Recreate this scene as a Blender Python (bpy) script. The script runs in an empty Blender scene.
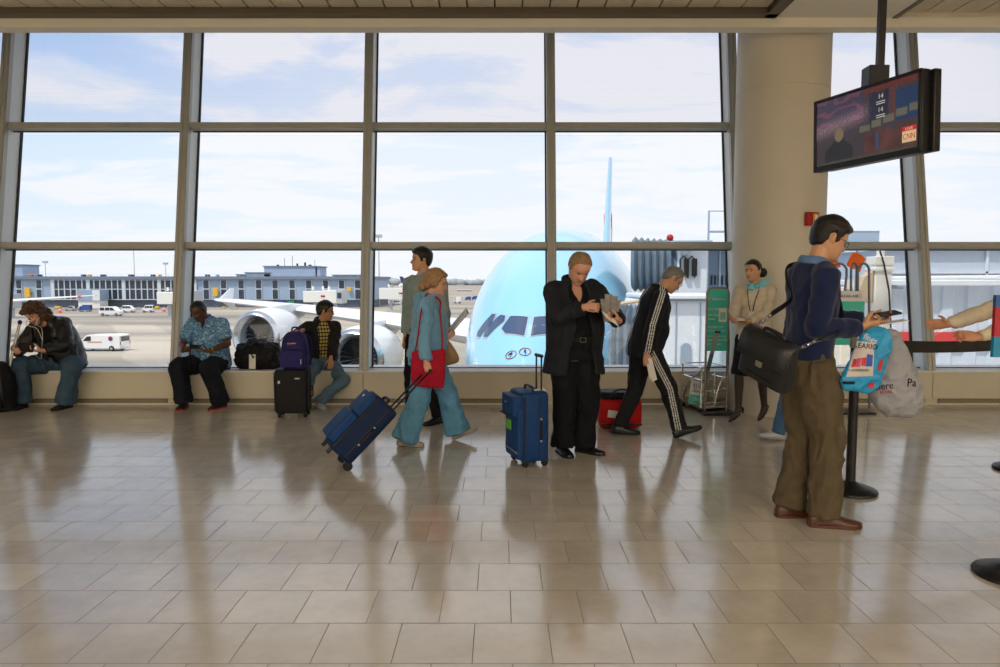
import bpy, math, random
from math import sin, cos, pi, radians, sqrt, atan2
from mathutils import Vector, Matrix, noise
from mathutils.bvhtree import BVHTree
random.seed(7)
SC = bpy.context.scene
COL = SC.collection

# ------------------------------------------------------------------ camera
FPX, CAM_H, PITCH = 700.0, 1.45, radians(4.37)
cam_d = bpy.data.cameras.new('camera')
cam_d.sensor_fit = 'HORIZONTAL'; cam_d.sensor_width = 36.0; cam_d.lens = 36.0 * FPX / 1000.0
cam_d.clip_start = 0.05; cam_d.clip_end = 6000
cam = bpy.data.objects.new('camera', cam_d); COL.objects.link(cam)
cam.location = (0, 0, CAM_H); cam.rotation_euler = (pi / 2 - PITCH, 0, 0)
SC.camera = cam
SC.view_settings.view_transform = 'Standard'; SC.view_settings.look = 'None'
SC.view_settings.gamma = 1.0; SC.view_settings.use_curve_mapping = False
SC.view_settings.exposure = 0.0
SC.cycles.use_denoising = True
SC.cycles.sample_clamp_indirect = 6.0
SC.cycles.max_bounces = 10; SC.cycles.transparent_max_bounces = 24
SC.cycles.caustics_reflective = False; SC.cycles.caustics_refractive = False

# ------------------------------------------------------------------ sky
world = bpy.data.worlds.new('sky'); SC.world = world; world.use_nodes = True
def build_world():
    nt = world.node_tree; N = nt.nodes; L = nt.links; N.clear()
    out = N.new('ShaderNodeOutputWorld'); bg = N.new('ShaderNodeBackground')
    tc = N.new('ShaderNodeTexCoord'); sep = N.new('ShaderNodeSeparateXYZ')
    L.new(tc.outputs['Generated'], sep.inputs[0])
    def mth(op, a, b=None, c=None):
        n = N.new('ShaderNodeMath'); n.operation = op
        for i, v in enumerate((a, b, c)):
            if v is None: continue
            if isinstance(v, (int, float)): n.inputs[i].default_value = v
            else: L.new(v, n.inputs[i])
        return n.outputs[0]
    z = mth('MAXIMUM', sep.outputs[2], 0.0)
    zc = mth('ADD', z, 0.12)
    comb = N.new('ShaderNodeCombineXYZ')
    L.new(mth('DIVIDE', sep.outputs[0], zc), comb.inputs[0]); L.new(mth('DIVIDE', sep.outputs[1], zc), comb.inputs[1])
    grad = N.new('ShaderNodeValToRGB'); L.new(z, grad.inputs[0])
    e = grad.color_ramp.elements
    e[0].position = 0.0; e[0].color = (0.84, 0.90, 0.96, 1)
    e[1].position = 0.45; e[1].color = (0.30, 0.45, 0.78, 1)
    m = e.new(0.17); m.color = (0.66, 0.80, 0.97, 1)
    m = e.new(0.30); m.color = (0.40, 0.60, 0.93, 1)
    def cloud(scale, det, lo, hi, off, sy):
        mp = N.new('ShaderNodeMapping'); L.new(comb.outputs[0], mp.inputs[0])
        mp.inputs['Location'].default_value = off; mp.inputs['Scale'].default_value = (1, sy, 1)
        n = N.new('ShaderNodeTexNoise'); n.inputs['Scale'].default_value = scale
        n.inputs['Detail'].default_value = det; n.inputs['Roughness'].default_value = 0.6
        n.inputs['Distortion'].default_value = 0.4
        L.new(mp.outputs[0], n.inputs['Vector'])
        r = N.new('ShaderNodeMapRange'); r.interpolation_type = 'SMOOTHSTEP'
        L.new(n.outputs[0], r.inputs[0]); r.inputs[1].default_value = lo; r.inputs[2].default_value = hi
        return r.outputs[0]
    c1 = cloud(1.0, 9, 0.42, 0.60, (1.7, 0.6, 0), 1.7)
    # more cloud to the right of the view, open blue to the upper left
    bias = N.new('ShaderNodeMapRange'); bias.interpolation_type = 'SMOOTHSTEP'
    L.new(sep.outputs[0], bias.inputs[0]); bias.inputs[1].default_value = -0.62; bias.inputs[2].default_value = -0.12
    bias.inputs[3].default_value = 0.02; bias.inputs[4].default_value = 0.55
    amt = mth('MINIMUM', mth('ADD', mth('MULTIPLY', c1, 0.85), bias.outputs[0]), 0.97)
    mix = N.new('ShaderNodeMixRGB'); L.new(amt, mix.inputs[0]); L.new(grad.outputs[0], mix.inputs[1])
    mix.inputs[2].default_value = (0.90, 0.905, 0.935, 1)
    L.new(mix.outputs[0], bg.inputs[0]); bg.inputs[1].default_value = 1.09
    L.new(bg.outputs[0], out.inputs[0])
build_world()

# ------------------------------------------------------------------ sun (high, behind the terminal roof)
sun_d = bpy.data.lights.new('sun', 'SUN'); sun_d.energy = 3.0; sun_d.angle = radians(2.0); sun_d.color = (1.0, 0.94, 0.84)
sun = bpy.data.objects.new('sun', sun_d); COL.objects.link(sun)
sun.rotation_euler = Vector((0.42, 0.42, -1.0)).to_track_quat('-Z', 'Y').to_euler()

# ------------------------------------------------------------------ hall fill (unseen ceiling panels added behind the viewer to brighten the interior)
def fill_area(x, y, z, sx, sy, watts, colr=(1.0, 0.975, 0.94)):
    d = bpy.data.lights.new('hall_fill_light', 'AREA'); d.shape = 'RECTANGLE'; d.size = sx; d.size_y = sy
    d.energy = watts; d.color = colr
    o = bpy.data.objects.new('hall_fill_light', d); COL.objects.link(o); o.location = (x, y, z)
    return o
FILL_W = 70
FILL_SX, FILL_SY = 3.2, 1.7
FILL_SPOTS = [(x, y) for y in (-3.4, -5.4, -7.4) for x in (-11.5, -7.0, -2.4, 2.4, 7.0, 11.5)]
CEIL_Z = 3.99
for lx, ly in FILL_SPOTS:
    fill_area(lx, ly, CEIL_Z - 0.06, FILL_SX, FILL_SY, FILL_W)

# ------------------------------------------------------------------ pixel <-> place helpers
CS, SN = cos(PITCH), sin(PITCH)
def ray(px, py):
    a, b = (px - 500.0) / FPX, (333.5 - py) / FPX
    return Vector((a, CS + b * SN, b * CS - SN))
def AT(px, py, Y):
    r = ray(px, py); k = Y / r.y
    return Vector((r.x * k, Y, CAM_H + r.z * k))
def FL(px, py, z=0.0):
    r = ray(px, py); k = (z - CAM_H) / r.z
    return Vector((r.x * k, r.y * k, z))
def PX(p):
    d = p.y * CS - (p.z - CAM_H) * SN; u = (p.z - CAM_H) * CS + p.y * SN
    return (500 + FPX * p.x / d, 333.5 - FPX * u / d)

# ------------------------------------------------------------------ materials
def _bsdf(name):
    m = bpy.data.materials.new(name); m.use_nodes = True
    return m, m.node_tree, m.node_tree.nodes['Principled BSDF']
def srgb(r, g, b):
    f = lambda c: ((c / 255.0 + 0.055) / 1.055) ** 2.4 if c > 10.3 else c / 255.0 / 12.92
    return (f(r), f(g), f(b), 1)
def mat(name, rgb, rough=0.6, metal=0.0, var=0.0, vscale=8.0, bump=0.0, bscale=60.0, spec=0.5, emit=0.0, coat=0.0, sheen=0.0):
    """plain surface with a little procedural variation of its own colour and grain"""
    m, nt, b = _bsdf(name); N = nt.nodes; L = nt.links
    c = srgb(*rgb)
    b.inputs['Base Color'].default_value = c; b.inputs['Roughness'].default_value = rough
    b.inputs['Metallic'].default_value = metal; b.inputs['Specular IOR Level'].default_value = spec
    if coat: b.inputs['Coat Weight'].default_value = coat; b.inputs['Coat Roughness'].default_value = 0.08
    if sheen: b.inputs['Sheen Weight'].default_value = sheen
    if emit: b.inputs['Emission Color'].default_value = c; b.inputs['Emission Strength'].default_value = emit
    tc = N.new('ShaderNodeTexCoord')
    if var:
        n = N.new('ShaderNodeTexNoise'); n.inputs['Scale'].default_value = vscale; n.inputs['Detail'].default_value = 5
        L.new(tc.outputs['Object'], n.inputs['Vector'])
        r = N.new('ShaderNodeMapRange'); L.new(n.outputs[0], r.inputs[0]); r.inputs[1].default_value = .3; r.inputs[2].default_value = .7
        r.inputs[3].default_value = 1 - var; r.inputs[4].default_value = 1 + var
        h = N.new('ShaderNodeHueSaturation'); h.inputs['Color'].default_value = c; L.new(r.outputs[0], h.inputs['Value'])
        L.new(h.outputs[0], b.inputs['Base Color'])
    if bump:
        n2 = N.new('ShaderNodeTexNoise'); n2.inputs['Scale'].default_value = bscale; n2.inputs['Detail'].default_value = 4
        L.new(tc.outputs['Object'], n2.inputs['Vector'])
        bp = N.new('ShaderNodeBump'); bp.inputs['Strength'].default_value = bump; bp.inputs['Distance'].default_value = 0.01
        L.new(n2.outputs[0], bp.inputs['Height']); L.new(bp.outputs[0], b.inputs['Normal'])
    return m
def cloth(name, rgb, rough=0.9, var=0.12, bump=0.25, bscale=220, **k):
    return mat(name, rgb, rough, 0, var, 14, bump, bscale, spec=0.25, **k)
def skin(name, rgb):
    """skin that takes lips, brows and eyes from the painted 'tint' attribute"""
    m, nt, b = _bsdf(name); N = nt.nodes; L = nt.links
    at = N.new('ShaderNodeAttribute'); at.attribute_name = 'tint'
    mx = N.new('ShaderNodeMixRGB'); L.new(at.outputs['Alpha'], mx.inputs[0]); mx.inputs[1].default_value = srgb(*rgb)
    L.new(at.outputs['Color'], mx.inputs[2]); L.new(mx.outputs[0], b.inputs['Base Color'])
    b.inputs['Roughness'].default_value = 0.48; b.inputs['Subsurface Weight'].default_value = 0.08
    b.inputs['Subsurface Radius'].default_value = (0.01, 0.004, 0.002)
    return m
def painted(name, rough=0.85):
    """cloth whose pattern is painted in the 'tint' attribute (stripes, panels)"""
    m, nt, b = _bsdf(name); N = nt.nodes; L = nt.links
    at = N.new('ShaderNodeAttribute'); at.attribute_name = 'tint'
    L.new(at.outputs['Color'], b.inputs['Base Color']); b.inputs['Roughness'].default_value = rough
    b.inputs['Specular IOR Level'].default_value = 0.25
    return m
def checks(name, base, line, line2, scale, rough=0.9, thin=0.25):
    """woven check: two crossing stripe families in the shirt's own space"""
    m, nt, b = _bsdf(name); N = nt.nodes; L = nt.links
    tc = N.new('ShaderNodeTexCoord'); sep = N.new('ShaderNodeSeparateXYZ'); L.new(tc.outputs['Object'], sep.inputs[0])
    def mth(op, a, v=0.0, c=None):
        n = N.new('ShaderNodeMath'); n.operation = op; L.new(a, n.inputs[0])
        if isinstance(v, (int, float)): n.inputs[1].default_value = v
        else: L.new(v, n.inputs[1])
        return n.outputs[0]
    h = mth('LESS_THAN', mth('FRACT', mth('MULTIPLY', mth('ADD', sep.outputs[0], mth('MULTIPLY', sep.outputs[1], 0.8)), scale)), thin)
    v = mth('LESS_THAN', mth('FRACT', mth('MULTIPLY', sep.outputs[2], scale)), thin)
    m1 = N.new('ShaderNodeMixRGB'); L.new(h, m1.inputs[0]); m1.inputs[1].default_value = srgb(*base); m1.inputs[2].default_value = srgb(*line)
    m2 = N.new('ShaderNodeMixRGB'); L.new(v, m2.inputs[0]); L.new(m1.outputs[0], m2.inputs[1]); m2.inputs[2].default_value = srgb(*line2)
    L.new(m2.outputs[0], b.inputs['Base Color']); b.inputs['Roughness'].default_value = rough; b.inputs['Specular IOR Level'].default_value = .25
    return m
def glass(name, tint=(1, 1, 1), gloss=1.0, lines=0.0):
    m = bpy.data.materials.new(name); m.use_nodes = True; nt = m.node_tree; N = nt.nodes; L = nt.links; N.clear()
    out = N.new('ShaderNodeOutputMaterial'); t = N.new('ShaderNodeBsdfTransparent'); g = N.new('ShaderNodeBsdfGlossy')
    g.inputs['Roughness'].default_value = 0.02; mx = N.new('ShaderNodeMixShader')
    fr = N.new('ShaderNodeFresnel'); fr.inputs[0].default_value = 1.45
    mu = N.new('ShaderNodeMath'); mu.operation = 'MULTIPLY'; L.new(fr.outputs[0], mu.inputs[0]); mu.inputs[1].default_value = gloss
    L.new(mu.outputs[0], mx.inputs[0]); L.new(t.outputs[0], mx.inputs[1]); L.new(g.outputs[0], mx.inputs[2])
    t.inputs[0].default_value = (*tint, 1)
    if lines:
        tc = N.new('ShaderNodeTexCoord'); sp = N.new('ShaderNodeSeparateXYZ'); L.new(tc.outputs['Object'], sp.inputs[0])
        a = N.new('ShaderNodeMath'); a.operation = 'MULTIPLY'; L.new(sp.outputs[2], a.inputs[0]); a.inputs[1].default_value = 40.0
        f = N.new('ShaderNodeMath'); f.operation = 'FRACT'; L.new(a.outputs[0], f.inputs[0])
        c = N.new('ShaderNodeMath'); c.operation = 'LESS_THAN'; L.new(f.outputs[0], c.inputs[0]); c.inputs[1].default_value = 0.45
        m2 = N.new('ShaderNodeMixRGB'); L.new(c.outputs[0], m2.inputs[0]); m2.inputs[1].default_value = (*tint, 1)
        m2.inputs[2].default_value = tuple(v * (1 - lines) for v in tint) + (1,)
        L.new(m2.outputs[0], t.inputs[0])
    L.new(mx.outputs[0], out.inputs[0])
    return m

# ------------------------------------------------------------------ mesh builder
class MB:
    def __init__(s): s.v = []; s.f = []; s.m = []
    def add(s, vs, fs, mi=0):
        o = len(s.v); s.v += [Vector(v) for v in vs]
        for f in fs: s.f.append([i + o for i in f]); s.m.append(mi)
        return s
    def box(s, c, d, R=None, mi=0, taper=1.0):
        R = R or Matrix.Identity(3); c = Vector(c); vs = []
        for k in (-1, 1):
            t = taper if k > 0 else 1.0
            for j in (-1, 1):
                for i in (-1, 1): vs.append(c + R @ Vector((i * d[0] / 2 * t, j * d[1] / 2 * t, k * d[2] / 2)))
        return s.add(vs, [(0, 2, 3, 1), (4, 5, 7, 6), (0, 1, 5, 4), (2, 6, 7, 3), (0, 4, 6, 2), (1, 3, 7, 5)], mi)
    def rings(s, rs, cap=True, mi=0, closed=True):
        n = len(rs[0]); o = len(s.v)
        for r in rs: s.v += [Vector(p) for p in r]
        for k in range(len(rs) - 1):
            for i in range(n if closed else n - 1):
                j = (i + 1) % n
                s.f.append([o + k * n + i, o + k * n + j, o + (k + 1) * n + j, o + (k + 1) * n + i]); s.m.append(mi)
        if cap and closed:
            s.f.append([o + i for i in range(n)][::-1]); s.m.append(mi)
            e = o + (len(rs) - 1) * n
            s.f.append([e + i for i in range(n)]); s.m.append(mi)
        return s
    def tube(s, pts, r, n=10, mi=0, cap=True, closed=False):
        pts = [Vector(p) for p in pts]; k = len(pts)
        rad = [r] * k if isinstance(r, (int, float)) else list(r)
        rs = []; up = None
        for i in range(k):
            if closed: d = pts[(i + 1) % k] - pts[i - 1]
            else: d = pts[min(i + 1, k - 1)] - pts[max(i - 1, 0)]
            d = d.normalized() if d.length > 1e-9 else Vector((0, 0, 1))
            if up is None: up = Vector((0, 0, 1)) if abs(d.z) < .9 else Vector((0, 1, 0))
            x = d.cross(up).normalized(); y = x.cross(d).normalized(); up = y
            rr = rad[i]; ra, rb = (rr, rr) if isinstance(rr, (int, float)) else rr
            rs.append([pts[i] + x * (ra * cos(2 * pi * j / n)) + y * (rb * sin(2 * pi * j / n)) for j in range(n)])
        if closed: return s.rings(rs + [rs[0]], cap=False, mi=mi)
        return s.rings(rs, cap, mi)
    def cyl(s, a, b, r, r2=None, n=20, mi=0): return s.tube([a, b], [r, r if r2 is None else r2], n, mi)
    def ball(s, c, r, nu=16, nv=10, R=None, mi=0):
        R = R or Matrix.Identity(3); c = Vector(c); r = (r, r, r) if isinstance(r, (int, float)) else r
        rs = []
        for k in range(nv + 1):
            t = -pi / 2 + pi * (0.02 + 0.96 * k / nv)
            rs.append([c + R @ Vector((r[0] * cos(t) * cos(2 * pi * j / nu), r[1] * cos(t) * sin(2 * pi * j / nu), r[2] * sin(t))) for j in range(nu)])
        return s.rings(rs, True, mi)
    def prism(s, poly, ext, mi=0):
        """closed polygon (world points) extruded along ext"""
        p = [Vector(q) for q in poly]; e = Vector(ext); n = len(p)
        return s.add(p + [q + e for q in p], [tuple(range(n))[::-1], tuple(range(n, 2 * n))] + [(i, (i + 1) % n, n + (i + 1) % n, n + i) for i in range(n)], mi)
    def lathe(s, c, prof, n=28, mi=0):
        c = Vector(c)
        return s.rings([[c + Vector((r * cos(2 * pi * j / n), r * sin(2 * pi * j / n), z)) for j in range(n)] for r, z in prof], True, mi)
    def build(s, name, mats, parent=None, smooth=35, bevel=0.0, kind=None, label=None, local=False, bseg=2):
        me = bpy.data.meshes.new(name)
        off = Vector((0, 0, 0)); loc = None
        if parent is not None and not local:
            top = parent
            while top.parent is not None: top = top.parent
            off = top.location.copy()
        elif parent is None and not local:
            xs = [v.x for v in s.v]; ys = [v.y for v in s.v]; zs = [v.z for v in s.v]
            off = Vector(((min(xs) + max(xs)) / 2, (min(ys) + max(ys)) / 2, min(zs))); loc = off
        me.from_pydata([tuple(v - off) for v in s.v], [], s.f); me.update()
        import bmesh
        bm = bmesh.new(); bm.from_mesh(me); bmesh.ops.recalc_face_normals(bm, faces=bm.faces); bm.to_mesh(me); bm.free()
        for m in (mats if isinstance(mats, (list, tuple)) else [mats]): me.materials.append(m)
        if len(me.polygons) == len(s.m): me.polygons.foreach_set('material_index', s.m)
        if smooth is not None:
            me.polygons.foreach_set('use_smooth', [True] * len(me.polygons)); me.set_sharp_from_angle(angle=radians(smooth))
        return link(name, me, parent, loc, bevel, kind, label, bseg)
def link(name, me, parent=None, loc=None, bevel=0.0, kind=None, label=None, bseg=2):
    o = bpy.data.objects.new(name, me); COL.objects.link(o)
    if parent is not None: o.parent = parent
    if loc is not None: o.location = loc
    if bevel:
        b = o.modifiers.new('bevel', 'BEVEL'); b.width = bevel; b.segments = bseg; b.limit_method = 'ANGLE'; b.angle_limit = radians(40)
    if kind: o['kind'] = kind
    if label: o['label'] = label
    return o
def thing(name, label, cat, loc=(0, 0, 0), group=None, rot=None):
    o = bpy.data.objects.new(name, None); COL.objects.link(o); o.location = loc; o.empty_display_size = 0.1
    if rot is not None: o.rotation_euler = rot
    return tag(o, label, cat, group)
def tag(o, label, cat, group=None, kind=None):
    o['label'] = label; o['category'] = cat
    if group: o['group'] = group
    if kind: o['kind'] = kind
    return o
def copy_tree(o, parent=None):
    c = o.copy(); COL.objects.link(c); c.parent = parent
    for ch in list(o.children): copy_tree(ch, c)
    return c
def struct_empty(name, loc=(0, 0, 0)):
    o = bpy.data.objects.new(name, None); COL.objects.link(o); o.location = loc; o['kind'] = 'structure'; return o
def text_mb(txt, size, origin, xdir, ydir, depth=0.002, align='CENTER', squash=1.0):
    """lettering as real raised letters, baseline-centred at origin"""
    cu = bpy.data.curves.new('lettering', 'FONT'); cu.body = txt; cu.size = size; cu.align_x = align; cu.align_y = 'CENTER'
    cu.extrude = depth; cu.resolution_u = 3
    o = bpy.data.objects.new('lettering_source', cu); COL.objects.link(o)
    dg = bpy.context.evaluated_depsgraph_get(); me = bpy.data.meshes.new_from_object(o.evaluated_get(dg))
    x = Vector(xdir).normalized(); y = Vector(ydir).normalized(); z = x.cross(y)
    mb = MB(); mb.add([Vector(origin) + x * v.co.x * squash + y * v.co.y + z * v.co.z for v in me.vertices], [list(p.vertices) for p in me.polygons])
    bpy.data.objects.remove(o); bpy.data.curves.remove(cu); bpy.data.meshes.remove(me)
    return mb
def interp(tab, t):
    if t <= tab[0][0]: return tab[0][1:]
    for a, b in zip(tab, tab[1:]):
        if t <= b[0]:
            k = (t - a[0]) / (b[0] - a[0]); return tuple(p + (q - p) * k for p, q in zip(a[1:], b[1:]))
    return tab[-1][1:]
def smoothstep(a, b, x):
    t = max(0.0, min(1.0, (x - a) / (b - a))); return t * t * (3 - 2 * t)
def catmull(pts, sub):
    """smooth resample of tuples/vectors"""
    out = []; n = len(pts)
    for i in range(n - 1):
        p0, p1, p2, p3 = pts[max(i - 1, 0)], pts[i], pts[i + 1], pts[min(i + 2, n - 1)]
        for j in range(sub):
            t = j / sub
            out.append(tuple(.5 * (2 * b + (c - a) * t + (2 * a - 5 * b + 4 * c - d) * t * t + (3 * b - a - 3 * c + d) * t ** 3) for a, b, c, d in zip(p0, p1, p2, p3)))
    out.append(tuple(pts[-1])); return out
# ================================================================== SETTING
M = {}
M['wallpaint'] = mat('wall_paint', (208, 200, 178), 0.55, var=.03, vscale=3)
M['ceilwhite'] = mat('ceiling_white', (232, 227, 214), 0.7, var=.02, vscale=2)
M['plank'] = mat('ceiling_plank', (205, 192, 168), 0.45, var=.05, vscale=1.5)
M['bronze'] = mat('bronze_trim', (98, 90, 78), 0.45, metal=.3)
M['frame'] = mat('window_frame_paint', (172, 171, 163), 0.42, metal=.15, var=.03)
M['fin'] = mat('mullion_fin_skylit', (226, 232, 234), 0.4, metal=.0, var=.02)  # paler than the frame: skylight on the side faces put into the colour
M['gasket'] = mat('dark_gasket', (46, 48, 50), 0.7)
M['pillar'] = mat('pillar_paint', (212, 204, 188), 0.5, var=.025, vscale=2.5)
M['black'] = mat('black_plastic', (22, 22, 24), 0.4)
M['rubber'] = mat('black_rubber', (18, 18, 19), 0.75)
M['steel'] = mat('brushed_steel', (178, 176, 170), 0.28, metal=1.0)
M['chrome'] = mat('chrome', (210, 210, 212), 0.12, metal=1.0)
M['darkmetal'] = mat('dark_metal', (52, 52, 54), 0.35, metal=.8)
M['white'] = mat('white_paint', (232, 232, 228), 0.5, var=.03)
M['red'] = mat('red_paint', (176, 26, 22), 0.45)
M['yellow'] = mat('yellow_paint', (232, 178, 40), 0.5)
M['backwall'] = mat('back_wall_paint', (206, 194, 170), 0.7)
M['glass'] = glass('window_glass', (.985, .995, 1.0), .3)
M['glass_top'] = glass('window_glass_screened', (.93, .93, .95), .3, .018)

def floor_material():
    m, nt, b = _bsdf('floor_tiles'); N = nt.nodes; L = nt.links
    ys = [FL(500, y).y for y in (663.5, 490.5)]
    D = (ys[1] - ys[0]) / 7.0; W = 0.308; Y0 = ys[0]; X0 = -0.106
    g = N.new('ShaderNodeNewGeometry'); sp = N.new('ShaderNodeSeparateXYZ'); L.new(g.outputs['Position'], sp.inputs[0])
    def mth(op, a, bb=None):
        n = N.new('ShaderNodeMath'); n.operation = op
        for i, v in enumerate((a, bb)):
            if v is None: continue
            if isinstance(v, (int, float)): n.inputs[i].default_value = v
            else: L.new(v, n.inputs[i])
        return n.outputs[0]
    yv = mth('DIVIDE', mth('SUBTRACT', sp.outputs[1], Y0), D); row = mth('FLOOR', yv); fy = mth('SUBTRACT', yv, row)
    xv = mth('ADD', mth('DIVIDE', mth('SUBTRACT', sp.outputs[0], X0), W), mth('MULTIPLY', row, 0.5)); colm = mth('FLOOR', xv); fx = mth('SUBTRACT', xv, colm)
    ex = mth('MULTIPLY', mth('MINIMUM', fx, mth('SUBTRACT', 1.0, fx)), W); ey = mth('MULTIPLY', mth('MINIMUM', fy, mth('SUBTRACT', 1.0, fy)), D)
    e = mth('MINIMUM', ex, ey); grout = mth('LESS_THAN', e, 0.0017)
    cb = N.new('ShaderNodeCombineXYZ'); L.new(row, cb.inputs[0]); L.new(colm, cb.inputs[1])
    wn = N.new('ShaderNodeTexWhiteNoise'); wn.noise_dimensions = '3D'; L.new(cb.outputs[0], wn.inputs['Vector'])
    n1 = N.new('ShaderNodeTexNoise'); n1.inputs['Scale'].default_value = 3.2; n1.inputs['Detail'].default_value = 8; n1.inputs['Roughness'].default_value = .65
    off = N.new('ShaderNodeVectorMath'); off.operation = 'ADD'; L.new(g.outputs['Position'], off.inputs[0])
    sc = N.new('ShaderNodeVectorMath'); sc.operation = 'SCALE'; L.new(wn.outputs['Color'], sc.inputs[0]); sc.inputs[3].default_value = 9.0
    L.new(sc.outputs[0], off.inputs[1]); L.new(off.outputs[0], n1.inputs['Vector'])
    rmp = N.new('ShaderNodeValToRGB'); L.new(n1.outputs[0], rmp.inputs[0])
    rmp.color_ramp.elements[0].position = .3; rmp.color_ramp.elements[0].color = srgb(184, 176, 162)
    rmp.color_ramp.elements[1].position = .72; rmp.color_ramp.elements[1].color = srgb(208, 200, 186)
    hs = N.new('ShaderNodeHueSaturation'); L.new(rmp.outputs[0], hs.inputs['Color'])
    mr = N.new('ShaderNodeMapRange'); L.new(wn.outputs['Value'], mr.inputs[0]); mr.inputs[3].default_value = .93; mr.inputs[4].default_value = 1.06
    L.new(mr.outputs[0], hs.inputs['Value'])
    mx = N.new('ShaderNodeMixRGB'); L.new(grout, mx.inputs[0]); L.new(hs.outputs[0], mx.inputs[1]); mx.inputs[2].default_value = srgb(92, 80, 66)
    L.new(mx.outputs[0], b.inputs['Base Color'])
    n2 = N.new('ShaderNodeTexNoise'); n2.inputs['Scale'].default_value = 2.0; n2.inputs['Detail'].default_value = 6; L.new(off.outputs[0], n2.inputs['Vector'])
    rr = N.new('ShaderNodeMapRange'); L.new(n2.outputs[0], rr.inputs[0]); rr.inputs[3].default_value = .10; rr.inputs[4].default_value = .17
    rg = N.new('ShaderNodeMixRGB'); L.new(grout, rg.inputs[0]); L.new(rr.outputs[0], rg.inputs[1]); rg.inputs[2].default_value = (.8, .8, .8, 1)
    L.new(rg.outputs[0], b.inputs['Roughness']); b.inputs['Specular IOR Level'].default_value = 1.0; b.inputs['IOR'].default_value = 1.78
    # each tile lies a hair out of level with its neighbours
    bp = N.new('ShaderNodeBump'); bp.inputs['Strength'].default_value = .18; bp.inputs['Distance'].default_value = .004
    hgt = mth('ADD', mth('MULTIPLY', mth('MINIMUM', mth('DIVIDE', e, 0.004), 1.0), 0.5), mth('MULTIPLY', n1.outputs[0], .12))
    L.new(hgt, bp.inputs['Height']); L.new(bp.outputs[0], b.inputs['Normal'])
    return m
M['floor'] = floor_material()

YF = FL(500, 405).y                      # face of the low ledge under the windows
LZ = AT(500, 372, YF).z                  # ledge height
XL, XR, YB = -15.0, 15.0, -9.0
MB().box((0, (YB + YF + .6) / 2, -.1), (XR - XL, YF + .6 - YB, .2)).build('floor', M['floor'], kind='structure')
mb = MB().box((0, YB - .1, 2.3), (30.4, .2, 4.9)); mb.build('wall_back', M['backwall'], kind='structure')
MB().box((XL - .1, (YB + 9.3) / 2, 2.3), (.2, 18.4, 4.9)).build('wall_left', M['backwall'], kind='structure')
MB().box((XR + .1, (YB + 9.3) / 2, 2.3), (.2, 18.4, 4.9)).build('wall_right', M['backwall'], kind='structure')

# --- leaning window wall
MB0 = Vector((0, YF + .03, LZ)); KX = 189.4 / FPX * 8.148; MX0 = -326 / FPX * 8.148
LT = Vector((0, YF + .03 + .679, 4.445)); E = (LT - MB0).normalized(); NO = Vector((0, E.z, -E.y)); WLEN = (LT - MB0).length + .45
RW = Matrix((Vector((1, 0, 0)), NO, E)).transposed()
def lean(x, out, t): return Vector((x, 0, 0)) + MB0 + NO * out + E * t
def t_at(py):
    a, b = 0.0, WLEN
    for _ in range(40):
        m = (a + b) / 2
        if PX(lean(0, .03, m))[1] > py: a = m
        else: b = m
    return a
T1, T2 = t_at(244.5), t_at(124.5)
TB = [(.05, T1 - .04), (T1 + .04, T2 - .04), (T2 + .04, WLEN - .05)]
for n, k in enumerate(range(-3, 7)):
    xm = MX0 + KX * k
    w = struct_empty('window_%d' % (n + 1), (xm, MB0.y, LZ))
    mb = MB()
    mb.box(lean(xm, .035, WLEN / 2), (.105, .07, WLEN), RW)
    mb.box(lean(xm - .026, -.004, WLEN / 2), (.03, .012, WLEN), RW); mb.box(lean(xm + .026, -.004, WLEN / 2), (.03, .012, WLEN), RW)
    MB().box(lean(xm, .20, WLEN / 2), (.085, .27, WLEN), RW).build('mullion_fin', M['fin'], w, bevel=.003)
    mb.build('mullion', M['frame'], w, bevel=.004)
    g = MB()
    for sx in (-1, 1): g.box(lean(xm + sx * .05, .30, WLEN / 2), (.02, .03, WLEN), RW)
    g.build('gasket', M['gasket'], w)
    xc = xm + KX / 2
    if k == 6: continue
    fr = MB()
    for t, hgt, dep in ((T1, .07, .12), (T2, .07, .12), (WLEN - .025, .06, .26)):
        fr.box(lean(xc, .04 + dep / 2, t), (KX - .085, dep, hgt), RW)
    fr.box(lean(xc, .27, .025), (KX - .085, .07, .05), RW)
    fr.build('transom', M['frame'], w, bevel=.004)
    g = MB()
    for t in (.055, T1 - .038, T1 + .038, T2 - .038, T2 + .038, WLEN - .06):
        g.box(lean(xc, .165, t), (KX - .08, .02, .012), RW)
    g.build('gasket', M['gasket'], w)
    for q, (a, b) in enumerate(TB):
        MB().box(lean(xc, .315, (a + b) / 2), (KX - .08, .012, b - a + .02), RW).build('pane', M['glass_top'] if q == 2 else M['glass'], w)

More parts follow.
